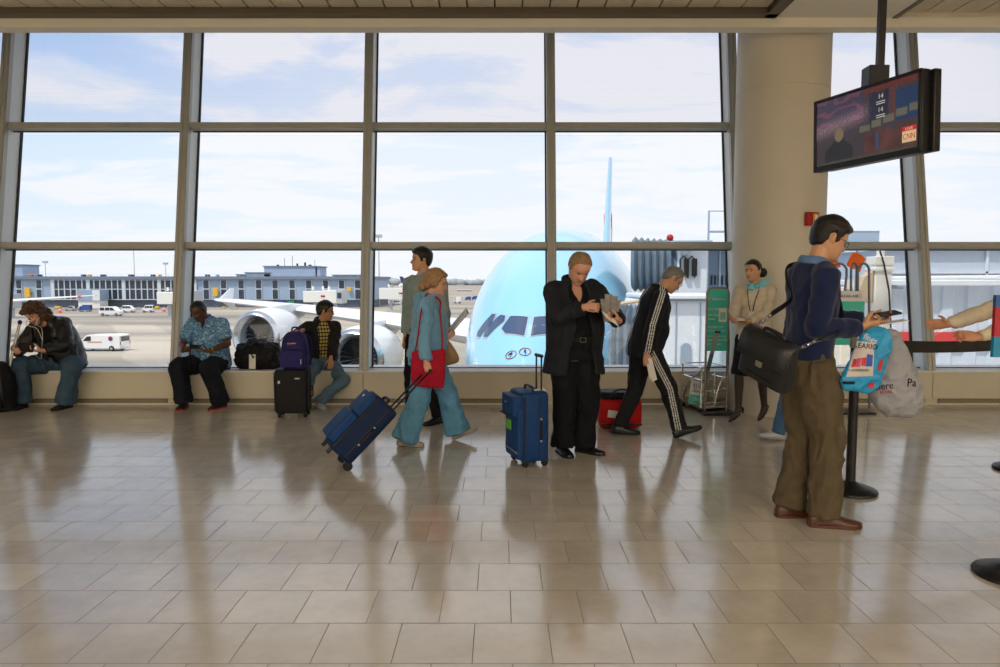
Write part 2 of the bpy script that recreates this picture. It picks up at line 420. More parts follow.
# --- ledge under the windows
mb = MB()
for k in range(-4, 7):
    x0 = MX0 + KX * k; mb.box((x0 + KX / 2, YF + .03, .075 + (LZ - .075) / 2), (KX - .006, .06, LZ - .075))
mb.box((0, YF + .33, .19), (30, .5, .36))
mb.build('wall_front', M['wallpaint'], bevel=.003, kind='structure')
MB().box((0, YF + .3, LZ + .004), (30, .62, .016)).build('trim_1', M['white'], bevel=.004, kind='structure')
def grille_material():
    m, nt, b = _bsdf('vent_grille_slots'); N = nt.nodes; L = nt.links
    tc = N.new('ShaderNodeTexCoord'); sp = N.new('ShaderNodeSeparateXYZ'); L.new(tc.outputs['Object'], sp.inputs[0])
    cb = N.new('ShaderNodeCombineXYZ'); L.new(sp.outputs[0], cb.inputs[0]); L.new(sp.outputs[2], cb.inputs[1])
    br = N.new('ShaderNodeTexBrick'); L.new(cb.outputs[0], br.inputs['Vector']); br.inputs['Scale'].default_value = 1.0
    br.inputs['Brick Width'].default_value = .05; br.inputs['Row Height'].default_value = .0155; br.inputs['Mortar Size'].default_value = .0048
    br.inputs['Color1'].default_value = br.inputs['Color2'].default_value = srgb(28, 26, 24); br.inputs['Mortar'].default_value = srgb(150, 140, 120)
    L.new(br.outputs[0], b.inputs['Base Color']); b.inputs['Roughness'].default_value = .5
    return m
M['grille'] = grille_material()
mb = MB(); mb.box((0, YF + .012, .012), (30, .03, .024)); mb.build('baseboard_front', M['wallpaint'], bevel=.003, kind='structure')
mb = MB()
for k in range(-4, 7):
    x0 = MX0 + KX * k; mb.box((x0 + KX / 2, YF + .02, .048), (KX - .16, .04, .048))
mb.build('trim_2', M['grille'], kind='structure')
mb = MB(); mb.box((0, YF + .035, .048), (30, .03, .05)); mb.build('trim_3', M['wallpaint'], kind='structure')

# --- ceiling: slatted panels held by white bands, a slim bulkhead hanging before the windows and a higher soffit behind it
YBK = 7.05
zc = AT(500, 17.5, YBK).z; zbk = AT(500, 33, YBK + .16).z
def CE(px, py):
    r = ray(px, py); k = (zc - CAM_H) / r.z; return Vector((r.x * k, r.y * k, zc))
pL, pR = CE(775, 18), CE(887, 21)
mb = MB()
mb.box((0, YBK + .08, (zbk + zc + .2) / 2), (30.4, .16, zc + .2 - zbk))
mb.build('trim_6', M['ceilwhite'], kind='structure', bevel=.004)
mb = MB()
mb.box(((pL.x + pR.x) / 2, (YB + YBK) / 2, zc + .1), (pR.x - pL.x, YBK - YB, .2))
mb.box((XR / 2 + pR.x / 2, (pR.y + YBK) / 2, zc + .1), (XR - pR.x, YBK - pR.y, .2))
mb.box((0, (YB + 9.5) / 2, 4.95), (30.6, 19, .1))
mb.build('ceiling', M['ceilwhite'], kind='structure')
for nm, x0, x1, y1, n in (('trim_4', XL, pL.x, YBK, 0), ('trim_5', pR.x, XR, pR.y, 1)):
    mb = MB(); w = .12 if n == 0 else .05
    mb.box(((x0 + x1) / 2, y1 - w / 2, zc + .04), (x1 - x0, w, .10))
    mb.box((x1 - w / 2 if n == 0 else x0 + w / 2, (YB + y1) / 2, zc + .04), (w, y1 - YB, .10))
    mb.build(nm, M['bronze'], kind='structure', bevel=.004)
    mb = MB(); pw = .262; x = x0 + w if n else x1 - w
    while (x < x1) if n else (x > x0):
        xc = x + pw / 2 if n else x - pw / 2
        mb.box((xc, (YB + y1 - w) / 2, zc + .06), (pw - .014, y1 - w - YB - .03, .03)); x += pw if n else -pw
    mb.build('ceiling_planks', M['plank'], kind='structure', bevel=.004)
    MB().box(((x0 + x1) / 2, (YB + y1) / 2, zc + .1), (x1 - x0, y1 - YB, .02)).build('ceiling_backing', M['gasket'], kind='structure')

# glowing panels for the added fill lights, overhead and unseen behind the viewer
M['fillface'] = mat('fill_diffuser', (255, 240, 215), .5, emit=2.0)
M['fillcase'] = mat('fill_case', (210, 206, 198), .5)
first = None
for lx, ly in FILL_SPOTS:
    if first is None:
        t = thing('fill_panel', 'unseen white fill panel added over the hall behind the viewer', 'ceiling light', (lx, ly, CEIL_Z), 'unseen fill panels')
        mb = MB()
        for sx, sy, dx, dy in ((-1, 0, .05, FILL_SY + .1), (1, 0, .05, FILL_SY + .1), (0, -1, FILL_SX + .1, .05), (0, 1, FILL_SX + .1, .05)):
            mb.box((sx * (FILL_SX / 2 + .03), sy * (FILL_SY / 2 + .03), .0), (dx, dy, .05))
        mb.build('fill_frame', M['fillcase'], t, local=True, bevel=.003)
        MB().box((0, 0, -.015 + .03), (FILL_SX + .02, FILL_SY + .02, .01)).build('diffuser', M['fillface'], t, local=True)
        first = t
    else:
        c = copy_tree(first); c.location = (lx, ly, CEIL_Z)

# --- pillar
PB = FL(777, 418); PR_ = .478; PC = Vector((PX(PB)[0] and (776 - 500) / FPX * (PB.y + PR_), PB.y + PR_, 0))
prof = [(PR_, 0), (PR_, 3.44), (PR_ - .006, 3.443), (PR_ - .006, 3.449), (PR_, 3.452), (PR_, 4.9)]
MB().lathe(PC, [(PR_ + .012, 0), (PR_ + .012, .02), (PR_, .021)] + prof[1:], 64).build('pillar', M['pillar'], kind='structure')

# --- manual call box on the pillar
a = radians(18); d = Vector((sin(a), -cos(a), 0)); c = PC + d * (PR_ + .022); c.z = AT(791, 219, c.y).z
R = Matrix.Rotation(a, 3, 'Z')
t = thing('fire_alarm', 'small red fire alarm call box mounted on the round pillar', 'fire alarm', c - Vector((0, 0, .075)))
MB().box(c, (.15, .05, .14), R).build('alarm_case', M['red'], t, bevel=.008)
MB().box(c + R @ Vector((.022, -.030, 0)), (.062, .014, .105), R).build('pull_plate', M['yellow'], t, bevel=.004)
mb = MB().box(c + R @ Vector((.022, -.040, .005)), (.034, .008, .07), R); mb.box(c + R @ Vector((.022, -.046, -.02)), (.045, .012, .014), R)
mb.build('pull_handle', M['white'], t, bevel=.003)
# ================================================================== OUTSIDE: APRON, AIRLINER, BRIDGES, TERMINAL, VEHICLES
HC = 8.4; AZ = CAM_H - HC                # the apron lies one storey and a half below the hall
def apron_material():
    m, nt, b = _bsdf('apron_concrete'); N = nt.nodes; L = nt.links
    g = N.new('ShaderNodeNewGeometry')
    mp = N.new('ShaderNodeMapping'); L.new(g.outputs['Position'], mp.inputs[0]); mp.inputs['Scale'].default_value = (.012, .06, 1)
    n = N.new('ShaderNodeTexNoise'); n.inputs['Scale'].default_value = 1.0; n.inputs['Detail'].default_value = 7; L.new(mp.outputs[0], n.inputs['Vector'])
    r = N.new('ShaderNodeValToRGB'); L.new(n.outputs[0], r.inputs[0])
    r.color_ramp.elements[0].position = .36; r.color_ramp.elements[0].color = srgb(132, 126, 118)
    r.color_ramp.elements[1].position = .62; r.color_ramp.elements[1].color = srgb(178, 168, 152)
    br = N.new('ShaderNodeTexBrick'); L.new(g.outputs['Position'], br.inputs['Vector']); br.inputs['Scale'].default_value = 1.0; br.offset = 0
    br.inputs['Brick Width'].default_value = 7.5; br.inputs['Row Height'].default_value = 7.5; br.inputs['Mortar Size'].default_value = .06
    br.inputs['Color1'].default_value = (1, 1, 1, 1); br.inputs['Color2'].default_value = (.94, .94, .94, 1); br.inputs['Mortar'].default_value = (.82, .8, .78, 1)
    mx = N.new('ShaderNodeMixRGB'); mx.blend_type = 'MULTIPLY'; mx.inputs[0].default_value = 1
    L.new(r.outputs[0], mx.inputs[1]); L.new(br.outputs[0], mx.inputs[2]); L.new(mx.outputs[0], b.inputs['Base Color'])
    b.inputs['Roughness'].default_value = .85
    return m
M['apron'] = apron_material()
MB().box((0, 1010, AZ - .5), (5000, 2000, 1)).build('ground', M['apron'], kind='structure')
def OG(px, py): return FL(px, py, AZ)    # point on the apron

M['skyblue'] = mat('aircraft_sky_blue', (146, 203, 234), .22, var=.02, vscale=.3, coat=.6)
M['acwhite'] = mat('aircraft_white', (226, 228, 230), .3, coat=.3)
M['acgrey'] = mat('aircraft_grey', (176, 182, 188), .35)
M['metal'] = mat('bare_metal', (205, 206, 208), .22, metal=1.0)
M['cockpit'] = mat('cockpit_glass', (56, 76, 108), .08, spec=.9)
M['fan'] = mat('fan_blades', (70, 76, 84), .35, metal=.7)
M['bluemark'] = mat('mark_blue', (28, 76, 168), .4)

# ---------------------------------------------------------------- double-deck airliner
NOSE = Vector((.55, 20.0, AZ)); U = Vector((.19, .98, 0)).normalized(); LV = Vector((-U.y, U.x, 0))
def AC(s, l, z): return NOSE + U * s + LV * l + Vector((0, 0, z))
FUS = [(0, .02, 5.0, 5.05), (.25, .62, 4.45, 5.6), (.7, 1.05, 4.0, 6.08), (1.5, 1.58, 3.5, 6.65), (2.5, 2.05, 3.1, 7.35), (3.5, 2.42, 2.85, 8.1),
       (5, 2.84, 2.6, 9.0), (7, 3.2, 2.4, 9.85), (9, 3.42, 2.3, 10.35), (12, 3.56, 2.3, 10.68), (16, 3.57, 2.3, 10.75), (40, 3.57, 2.3, 10.75),
       (48, 3.5, 2.7, 10.7), (56, 2.9, 4.2, 10.5), (63, 2.0, 6.2, 10.2), (69, 1.0, 8.2, 9.9), (71.5, .2, 9.0, 9.4)]
def fus_ring(s, hw, zb, zt, n=56):
    zc_ = zb + (zt - zb) * .46; r = []
    for i in range(n):
        t = 2 * pi * i / n; c_, s_ = cos(t), sin(t); k = .93
        y = hw * (abs(c_) ** k) * (1 if c_ > 0 else -1)
        z = zc_ + ((zt - zc_) if s_ > 0 else (zc_ - zb)) * (abs(s_) ** (.96)) * (1 if s_ > 0 else -1)
        if s_ > 0: y *= 1 - .06 * s_ * s_
        r.append(AC(s, y, z))
    return r
air = thing('airliner', 'huge sky blue double-deck airliner parked nose-in outside the windows', 'airplane', (NOSE.x, NOSE.y, AZ))
fs = catmull(FUS[:12], 5) + FUS[12:]
fmb = MB().rings([fus_ring(*q) for q in fs]); fmb.build('fuselage', M['skyblue'], air, smooth=60)
bvh = BVHTree.FromPolygons([tuple(v) for v in fmb.v], fmb.f)
CAMP = Vector((0, 0, CAM_H))
def on_hull(px, py):
    h = bvh.ray_cast(CAMP, ray(px, py).normalized()); return h[0], h[1]
def hull_patch(corners, off=.015, nr=6, ne=5):
    """curved pane that follows the hull; corners are hull points of any polygon"""
    c0 = sum(corners, Vector((0, 0, 0))) / len(corners); edge = []
    for p, q in zip(corners, corners[1:] + corners[:1]): edge += [p + (q - p) * (i / ne) for i in range(ne)]
    vs = []; fs = []; n = len(edge)
    for k in range(nr + 1):
        for p in edge:
            h, nn, _, _ = bvh.find_nearest(c0 + (p - c0) * max(k / nr, .01))
            if nn.dot(h - AC(6, 0, 6)) < 0: nn = -nn
            vs.append(h + nn * off)
    for k in range(nr):
        for i in range(n): j = (i + 1) % n; fs.append((k * n + i, k * n + j, (k + 1) * n + j, (k + 1) * n + i))
    fs.append(tuple(range(n)))
    return vs, fs
def mirror(p):
    q = p - NOSE; s, l = q.dot(U), q.dot(LV); return AC(s, -l, q.z)
M['winframe'] = mat('window_surround', (190, 205, 215), .35, metal=.4)
panes = [((502, 329), (510.7, 316.5), (531, 317.5), (530, 333), (524, 336), (505.5, 333.5)),
         ((483.8, 337), (487.5, 337), (504.5, 321), (505.4, 316), (501, 315.3), (497.3, 318), (485.6, 332)),
         ((477.2, 336.5), (480, 337), (492, 323.5), (496, 314.5), (492.5, 314.3), (478.3, 332))]
for q in panes:
    pts = [on_hull(*p)[0] for p in q]
    if any(p is None for p in pts): continue
    pts = [p + LV * max(0, .10 - (p - NOSE).dot(LV)) for p in pts]
    for mir in (False, True):
        cr = [mirror(p) for p in pts] if mir else pts
        cen = sum(cr, Vector((0, 0, 0))) / len(cr)
        big = [cen + (p - cen) * (1 + .07 / max(.3, (p - cen).length)) for p in cr]
        f = MB().add(*hull_patch(big, .012)).build('cockpit_window', M['winframe'], air)
        MB().add(*hull_patch(cr, .03)).build('pane', M['cockpit'], f)
for px, py in ((511, 355), (525, 352), (612, 351)):          # probe markings: red ring round a small dark probe
    h, nn = on_hull(px, py)
    if h is None: continue
    if nn.dot(CAMP - h) < 0: nn = -nn
    x = nn.cross(Vector((0, 0, 1))).normalized(); y = x.cross(nn)
    mb = MB().tube([h + nn * .01 + (x * cos(2 * pi * i / 24) + y * sin(2 * pi * i / 24)) * .17 for i in range(24)], .012, 6, closed=True)
    f = mb.build('probe_ring', M['red'], air)
    MB().tube([h + nn * .02 + y * .08, h + nn * .05, h + nn * .1 - y * .12], [.022, .03, .015], 8).build('probe', M['black'], f)
# wings
AIRF = [(0, 0), (.02, .022), (.08, .045), (.2, .062), (.38, .066), (.6, .052), (.8, .03), (1, .004), (.8, -.018), (.6, -.034), (.38, -.048), (.2, -.048), (.08, -.036), (.02, -.018)]
def wing_ring(l, le, ch, z, th, inc=0.0): return [AC(le + x * ch, l, z + y * ch * th - (x - .3) * ch * inc) for x, y in AIRF]
WT = [(2.5, 20.5, 18.5, 4.2, 1.25, .05), (6, 23.2, 16.0, 4.45, 1.15, .045), (10, 25.9, 13.2, 4.75, 1.0, .035), (14.5, 28.8, 10.8, 5.1, .95, .03), (20, 32.4, 9.0, 5.45, .9, .02),
      (26, 36.3, 7.4, 5.8, .85, .015), (33, 40.9, 5.6, 6.1, .8, .01), (38.5, 44.6, 4.0, 6.3, .8, 0), (39.9, 46.2, 2.4, 6.35, .8, 0)]
for sg in (1, -1):
    w = MB().rings([wing_ring(l * sg, le, ch, z, th, inc) for l, le, ch, z, th, inc in WT]).build('wing', M['acwhite'], air, smooth=50)
    MB().prism([AC(45.4, 38.9 * sg, 6.3), AC(48.2, 38.9 * sg, 6.3), AC(48.6, 39.0 * sg, 7.5), AC(47.9, 39.0 * sg, 7.5)], LV * .12 * sg).build('wing_fence', M['acwhite'], w, bevel=.03)
    MB().prism([AC(46.0, 38.9 * sg, 6.3), AC(48.4, 38.9 * sg, 6.3), AC(48.7, 38.9 * sg, 5.2), AC(48.2, 38.9 * sg, 5.2)], LV * .12 * sg).build('wing_fence', M['acwhite'], w, bevel=.03)
    # engines hang ahead of the wing
    for s0, l0, z0, k in ((29.6, 25.7, 4.0, 1.04), (23.2, 14.9, 3.15, 1.06)):
        c = lambda ds, rr, a: AC(s0 + ds, l0 * sg + rr * cos(a), z0 + rr * sin(a))
        NP = [(.35, 1.42), (.12, 1.55), (0, 1.68), (.08, 1.80), (.35, 1.92), (1.2, 2.06), (2.4, 2.10), (3.6, 1.98), (4.6, 1.74), (4.65, 1.4)]
        n = MB().rings([[c(d * k, r * k, 2 * pi * i / 40) for i in range(40)] for d, r in NP], cap=False)
        nc = n.build('engine_nacelle', M['acwhite'], air, smooth=70)
        lip = MB().rings([[c(d * k, r * k, 2 * pi * i / 40) for i in range(40)] for d, r in [(.45, 1.36), (.33, 1.42), (.1, 1.56), (-.02, 1.68), (.07, 1.815), (.34, 1.935)]], cap=False)
        lip.build('intake_lip', M['metal'], nc, smooth=70)
        MB().rings([[c(d * k, r * k, 2 * pi * i / 40) for i in range(40)] for d, r in [(.4, 1.42), (1.5, 1.46), (1.5, .05)]], cap=False).build('intake_duct', M['acgrey'], nc, smooth=50)
        fb = MB()
        for i in range(24):
            a0 = 2 * pi * i / 24
            fb.add([c(1.35 * k, .35 * k, a0), c(1.2 * k, 1.4 * k, a0 + .1), c(1.45 * k, 1.4 * k, a0 + .3), c(1.5 * k, .35 * k, a0 + .2)], [(0, 1, 2, 3)])
        fb.build('fan', M['fan'], nc)
        MB().rings([[c(d * k, r * k, 2 * pi * i / 20) for i in range(20)] for d, r in [(.75, .03), (.9, .18), (1.15, .32), (1.45, .42)]]).build('spinner', M['darkmetal'], nc, smooth=70)
        MB().rings([[c(d * k, r * k, 2 * pi * i / 24) for i in range(24)] for d, r in [(4.2, 1.3), (5.2, 1.05), (6.2, .7), (7.0, .25)]]).build('exhaust_cone', M['acgrey'], nc, smooth=70)
        MB().rings([[AC(s0 + d * k, l0 * sg + x, z0 + z) for x, z in ((-.22, zl), (.22, zl), (.14, zu), (-.14, zu))] for d, zl, zu in ((1.6, 1.95, 2.15), (3.5, 1.7, 2.3), (5.5, .8, 2.35), (8.0, 1.3, 2.2))]).build('pylon', M['acwhite'], nc, bevel=.02)
    for l0 in (9.0, 18.5, 30.0):
        le, ch, z0 = interp([(q[0], q[1], q[2], q[3]) for q in WT], l0)
        MB().tube([AC(le + ch * .45, l0 * sg, z0 - .5), AC(le + ch * .75, l0 * sg, z0 - .8), AC(le + ch + .4, l0 * sg, z0 - .75)], [.1, .34, .05], 10).build('flap_fairing', M['acgrey'], w)
    MB().rings([wing_ring(l * sg, le, ch, z, th) for l, le, ch, z, th in ((1, 60, 8, 8.6, .8), (15, 69, 3.2, 9.6, .8))]).build('tailplane', M['acwhite'], air, smooth=50)
# fin with its round red and blue emblem
def finr(z, le, ch): return [AC(le + x * ch, y * ch * .75, z) for x, y in AIRF]
fin = MB().rings([finr(9.8, 54.5, 13.5), finr(11.5, 57.5, 11.5), finr(23.2, 67.0, 5.2)]).build('tail_fin', M['skyblue'], air, smooth=50)
for sg in (1, -1):
    c0 = Vector((64.2, .36 if sg > 0 else -.24, 14.2)); pr = []; pb = []
    for i in range(13):
        a0 = pi * i / 12; pr.append(AC(c0.x + 2 * cos(a0), c0.y, c0.z + 2 * sin(a0))); pb.append(AC(c0.x + 2 * cos(a0 + pi), c0.y, c0.z + 2 * sin(a0 + pi)))
    MB().prism(pr, LV * .12 * sg).build('emblem', M['red'], fin); MB().prism(pb, LV * .12 * sg).build('emblem', M['bluemark'], fin)
# nose gear and main gear stand on the apron
for s0, l0, top in ((4.6, 0, 3.0), (30, 2.9, 2.8), (30, -2.9, 2.8), (33.5, 1.6, 2.6), (33.5, -1.6, 2.6)):
    mb = MB().cyl(AC(s0, l0, .5), AC(s0, l0, top), .16); g = mb.build('landing_gear', M['acgrey'], air)
    for dl in (-.45, .45):
        MB().cyl(AC(s0, l0 + dl - .18, .56), AC(s0, l0 + dl + .18, .56), .56, n=24).build('tyre', M['rubber'], g, bevel=.08)

# ---------------------------------------------------------------- second aircraft: only its wing reaches into view at the far left
a2 = thing('airliner', 'white airliner wing with a red tip light reaching in from the far left edge', 'airplane', (-66, 96, AZ))
def W2(x, y, z): return Vector((x, y, AZ + z))
tip = AT(95, 295.5, 100); rt = AT(-30, 304, 92)
def w2ring(p, ch, th): return [p + Vector((-.25 * x * ch, x * ch, y * ch * th)) for x, y in AIRF]
w2 = MB().rings([w2ring(rt + (rt - tip) * .5, 7, 1.1), w2ring(rt, 5.5, 1.0), w2ring(rt * .4 + tip * .6, 3.4, .95), w2ring(tip, 1.4, .8)]).build('wing', M['acwhite'], a2, smooth=50)
MB().ball(AT(80, 296.6, 99.3), (.3, .5, .22)).build('tip_light', mat('orange_light', (236, 92, 50), .4), w2)
bc = rt + (rt - tip) * .55
MB().rings([[bc + Vector((r * cos(2 * pi * i / 28), y, .8 + r * sin(2 * pi * i / 28))) for i in range(28)] for y, r in ((-18, .2), (-17, 1.0), (-14, 1.85), (-10, 2.0), (10, 2.0), (16, 1.2), (19, .3))]).build('fuselage', M['acwhite'], a2, smooth=60)

# ---------------------------------------------------------------- terminal across the apron
TY = OG(300, 307.5).y
M['panel'] = mat('facade_panel', (150, 172, 198), .6, var=.06, vscale=.25)
M['panel2'] = mat('facade_base', (86, 98, 116), .7, var=.08, vscale=.4)
M['facglass'] = mat('facade_glass', (46, 58, 76), .15, var=.25, vscale=.5)
M['facframe'] = mat('facade_frame', (206, 214, 222), .5)
M['roofgrey'] = mat('roof_edge', (112, 126, 146), .6)
M['plant'] = mat('roof_plant', (158, 176, 200), .6, var=.06, vscale=.4)
def TX(px): return AT(px, 280, TY).x
def TZ(py): return AT(300, py, TY).z
tb = thing('terminal_building', 'long grey-blue two storey terminal building on the far side of the apron', 'building', ((TX(0) + TX(374)) / 2, TY, AZ))
x0, x1 = TX(-90), TX(373.5); zt, zb1 = TZ(279), TZ(300)
MB().box(((x0 + x1) / 2, TY + 15, (zt + zb1) / 2), (x1 - x0, 30, zt - zb1)).build('wall', M['panel'], tb)
MB().box(((x0 + x1) / 2, TY + 15.6, (AZ + zb1) / 2), (x1 - x0 - 1, 30, zb1 - AZ)).build('base_storey', M['panel2'], tb)
mb = MB().box(((x0 + x1) / 2, TY + 14.8, zt + .35), (x1 - x0 + 1, 31.5, .9)); mb.build('roof', M['roofgrey'], tb)
mb = MB(); mb.box(((x0 + x1) / 2, TY - .4, zt + 1.5), (x1 - x0, .06, .05))
for i in range(60): mb.box((x0 + (x1 - x0) * i / 59, TY - .4, zt + 1.1), (.06, .06, .8))
mb.build('roof_railing', M['facframe'], tb)
def strip(px0, px1, dbl=True):
    xa, xb = TX(px0), TX(px1)
    mb = MB().box(((xa + xb) / 2, TY - .12, (zt + zb1) / 2 - .1), (xb - xa + .3, .2, zt - zb1 - .5)); f = mb.build('window_strip', M['facframe'], tb)
    g = MB(); zm = (zt + zb1) / 2 + .2
    for a_, b_ in ((zb1 + .35, zm - .2), (zm + .2, zt - .45)): g.box(((xa + xb) / 2, TY - .26, (a_ + b_) / 2), (xb - xa - .1, .1, b_ - a_))
    g.build('pane', M['facglass'], f)
for px in (-60, -42, -24, -6): strip(px, px + 5)
for px0 in (16.5, 36.5): strip(px0, px0 + 5)
for px in (203.5, 221, 238.5, 256, 272.5, 289.5, 306, 323, 339, 355): strip(px, px + 5.4)
gx0, gx1 = 53, 195
mb = MB().box(((TX(gx0) + TX(gx1)) / 2, TY - .1, (zt + zb1) / 2), (TX(gx1) - TX(gx0), .2, zt - zb1 - .2)); cw = mb.build('curtain_wall', M['facglass'], tb)
mb = MB(); n = 24
for i in range(n + 1):
    x = TX(gx0) + (TX(gx1) - TX(gx0)) * i / n; mb.box((x, TY - .3, (zt + zb1) / 2), (.28 if i % 6 else 1.1, .3, zt - zb1))
for z in (zb1 + .15, (zt + zb1) / 2 + .1, zt - .3): mb.box(((TX(gx0) + TX(gx1)) / 2, TY - .25, z), (TX(gx1) - TX(gx0), .2, .22))
mb.build('curtain_wall_frame', M['facframe'], cw)
# plant rooms and pipes on the roof
def roofbox(pa, pb, ytop, d, nm='plant_room', m='plant', y0=4):
    mb = MB().box(((TX(pa) + TX(pb)) / 2, TY + y0 + d / 2, (zt + TZ(ytop)) / 2), (TX(pb) - TX(pa), d, TZ(ytop) - zt))
    o = mb.build(nm, M[m], tb); MB().box(((TX(pa) + TX(pb)) / 2, TY + y0 + d / 2, TZ(ytop) + .12), (TX(pb) - TX(pa) + .6, d + .6, .35)).build('coping', M['roofgrey'], o); return o
roofbox(260, 312, 266.5, 14); roofbox(241, 266, 273, 6, 'roof_unit'); roofbox(2, 14, 265, 8); roofbox(232, 241, 275, 4, 'roof_unit'); roofbox(314, 317, 267, 3, 'roof_unit'); roofbox(330, 361, 275.5, 5, 'roof_unit')
for px, h_, r_ in ((279, 8, .12), (287, 10, .12), (292, 3, .5), (300, 4, .5), (305, 2, .8), (272, 2, .7), (310, 6, .1)):
    x = TX(px); MB().cyl((x, TY + 6, TZ(266.5) - .1), (x, TY + 6, TZ(266.5) + h_ * .35), r_ * .6, n=8).build('vent_stack', M['darkmetal'], tb)
M['rooforange'] = mat('roof_gear_orange', (200, 110, 60), .7); M['roofblue'] = mat('roof_gear_blue', (56, 70, 110), .7)
for px, w_, m_ in ((27, .9, 'rooforange'), (36, .5, 'roofblue'), (80, .6, 'roofblue'), (86, .5, 'yellow'), (100, .8, 'roofblue'), (128, .8, 'roofblue'), (150, .6, 'roofblue'), (157, .4, 'yellow'), (205, .7, 'roofblue'), (215, .4, 'plant')):
    MB().box((TX(px), TY + 2, zt + 1.05), (w_ * 1.5, 1.6, .7)).build('roof_unit', M[m_], tb, bevel=.1)
for px, pa, pb in ((28.5, 288, 297), (216, 288, 296), (349.5, 287, 291)):
    z0, z1 = TZ(pb), TZ(pa)
    MB().box((TX(px), TY - .7, (z0 + z1) / 2), (1.5 if px < 300 else 1.1, .5, z1 - z0)).build('gate_number_sign', M['yellow'], tb, bevel=.05)
for px, c_ in ((281, 'bluemark'), (291, 'green')):
    M.setdefault('green', mat('green_paint', (30, 140, 96), .5))
    MB().box((TX(px), TY - .5, TZ(302)), (2.0, .3, .8)).build('door_sign', M[c_], tb)

# ---------------------------------------------------------------- distant ground: treeline, low haze-grey sheds
M['tree'] = mat('far_trees', (160, 168, 174), .95, var=.15, vscale=.02)  # grey distance haze mixed into the tree colour
M['farshed'] = mat('far_shed', (196, 192, 188), .8, var=.1, vscale=.05)
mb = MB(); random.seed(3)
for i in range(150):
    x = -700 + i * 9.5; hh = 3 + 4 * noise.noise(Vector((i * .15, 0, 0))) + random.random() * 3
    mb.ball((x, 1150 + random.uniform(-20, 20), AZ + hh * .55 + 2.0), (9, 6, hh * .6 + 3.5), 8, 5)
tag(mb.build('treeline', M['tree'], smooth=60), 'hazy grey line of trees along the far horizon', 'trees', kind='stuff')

# ---------------------------------------------------------------- apron vehicles and gear
M['vanwhite'] = mat('van_white', (236, 236, 236), .3, coat=.5)
M['vanglass'] = mat('vehicle_glass', (40, 48, 58), .1)
M['tyre'] = mat('tyre', (26, 26, 28), .8)
M['hub'] = mat('wheel_hub', (170, 172, 174), .35, metal=.8)
M['truckblue'] = mat('truck_blue', (44, 82, 150), .5)
M['silver'] = mat('car_silver', (184, 188, 192), .3, metal=.4)
def vehicle(name, label, cat, at, L_, H_, W_, kind, body, facing=-1, group=None, depth_dir=(0, 1, 0), marks=False):
    """side profile extruded across its width, wheels, panes; facing -1 = nose to the left"""
    base = at; t = thing(name, label, cat, base, group)
    X = Vector((1, 0, 0)) * facing; Dv = Vector(depth_dir)
    if kind == 'van':   prof = [(-.5, .14), (-.5, .62), (-.485, .93), (-.44, 1.0), (.14, 1.0), (.24, .95), (.36, .60), (.47, .50), (.5, .40), (.5, .14)]
    elif kind == 'minivan': prof = [(-.5, .2), (-.5, .6), (-.44, .95), (-.38, 1.0), (.1, 1.0), (.2, .96), (.34, .62), (.47, .54), (.5, .4), (.5, .2)]
    elif kind == 'box': prof = [(-.5, .2), (-.5, 1.0), (.18, 1.0), (.18, .82), (.36, .80), (.44, .5), (.5, .46), (.5, .2)]
    else:               prof = [(-.5, .22), (-.5, .56), (-.40, .62), (-.28, .98), (.08, 1.0), (.22, .66), (.46, .55), (.5, .45), (.5, .22)]
    poly = [base + X * (a_ * L_) - Dv * (W_ / 2) + Vector((0, 0, b_ * H_)) for a_, b_ in prof]
    b_ = MB().prism(poly, Dv * W_).build('body', M[body], t, bevel=.06 * H_ / 2, smooth=40)
    wr = .165 * H_ if kind != 'car' else .22 * H_
    for fx in (-.31, .33):
        for sd in (-1, 1):
            c = base + X * (fx * L_) + Dv * (sd * (W_ / 2 - .08)) + Vector((0, 0, wr))
            w = MB().cyl(c - Dv * .12, c + Dv * .12, wr, n=20).build('wheel', M['tyre'], t, bevel=.02)
            MB().cyl(c + Dv * (sd * .10), c + Dv * (sd * .135), wr * .55, n=14).build('hub', M['hub'], w)
    def pane(nm, pts):
        for sd in (-1, 1):
            p = [base + X * (a_ * L_) + Dv * (sd * (W_ / 2 + .004)) + Vector((0, 0, b_ * H_)) for a_, b_ in pts]
            MB().prism(p, Dv * (sd * .012)).build(nm, M['vanglass'], t)
    if kind == 'van': pane('side_window', [(.13, .62), (.13, .90), (.215, .89), (.31, .62)])
    elif kind == 'minivan':
        for a_, c_ in ((-.45, -.22), (-.2, .02)): pane('side_window', [(a_, .6), (a_ + .03, .9), (c_, .9), (c_, .6)])
        pane('side_window', [(.04, .6), (.04, .9), (.17, .88), (.27, .6)])
    elif kind == 'box': pane('side_window', [(.24, .52), (.24, .74), (.34, .74), (.39, .52)])
    else: pane('side_window', [(-.33, .6), (-.25, .9), (-.1, .92), (-.1, .6)]); pane('side_window', [(-.08, .6), (-.08, .92), (.06, .9), (.18, .62)])
    # windscreen, rear panes and lights across the ends
    rear = [base + X * (-.503 * L_) - Dv * (sd * W_ / 2 * .8) + Vector((0, 0, q * H_)) for sd, q in ((1, .6), (-1, .6), (-1, .9), (1, .9))]
    MB().prism(rear, X * -.01).build('rear_window', M['vanglass'], t)
    for sd in (-1, 1):
        p = base + X * (-.503 * L_) + Dv * (sd * W_ * .44) + Vector((0, 0, .48 * H_))
        MB().box(p, (.05, .16, .34)).build('tail_light', M['red'], t, bevel=.01)
        p = base + X * (.49 * L_) + Dv * (sd * W_ * .38) + Vector((0, 0, .42 * H_))
        MB().box(p, (.12, .22, .18)).build('headlight', M['acgrey'], t, bevel=.02)
    MB().box(base + Vector((0, 0, .17 * H_)), (L_ * 1.02, W_ * 1.01, .07 * H_)).build('bumper', M['acgrey'], t, bevel=.02)
    return t, X, Dv
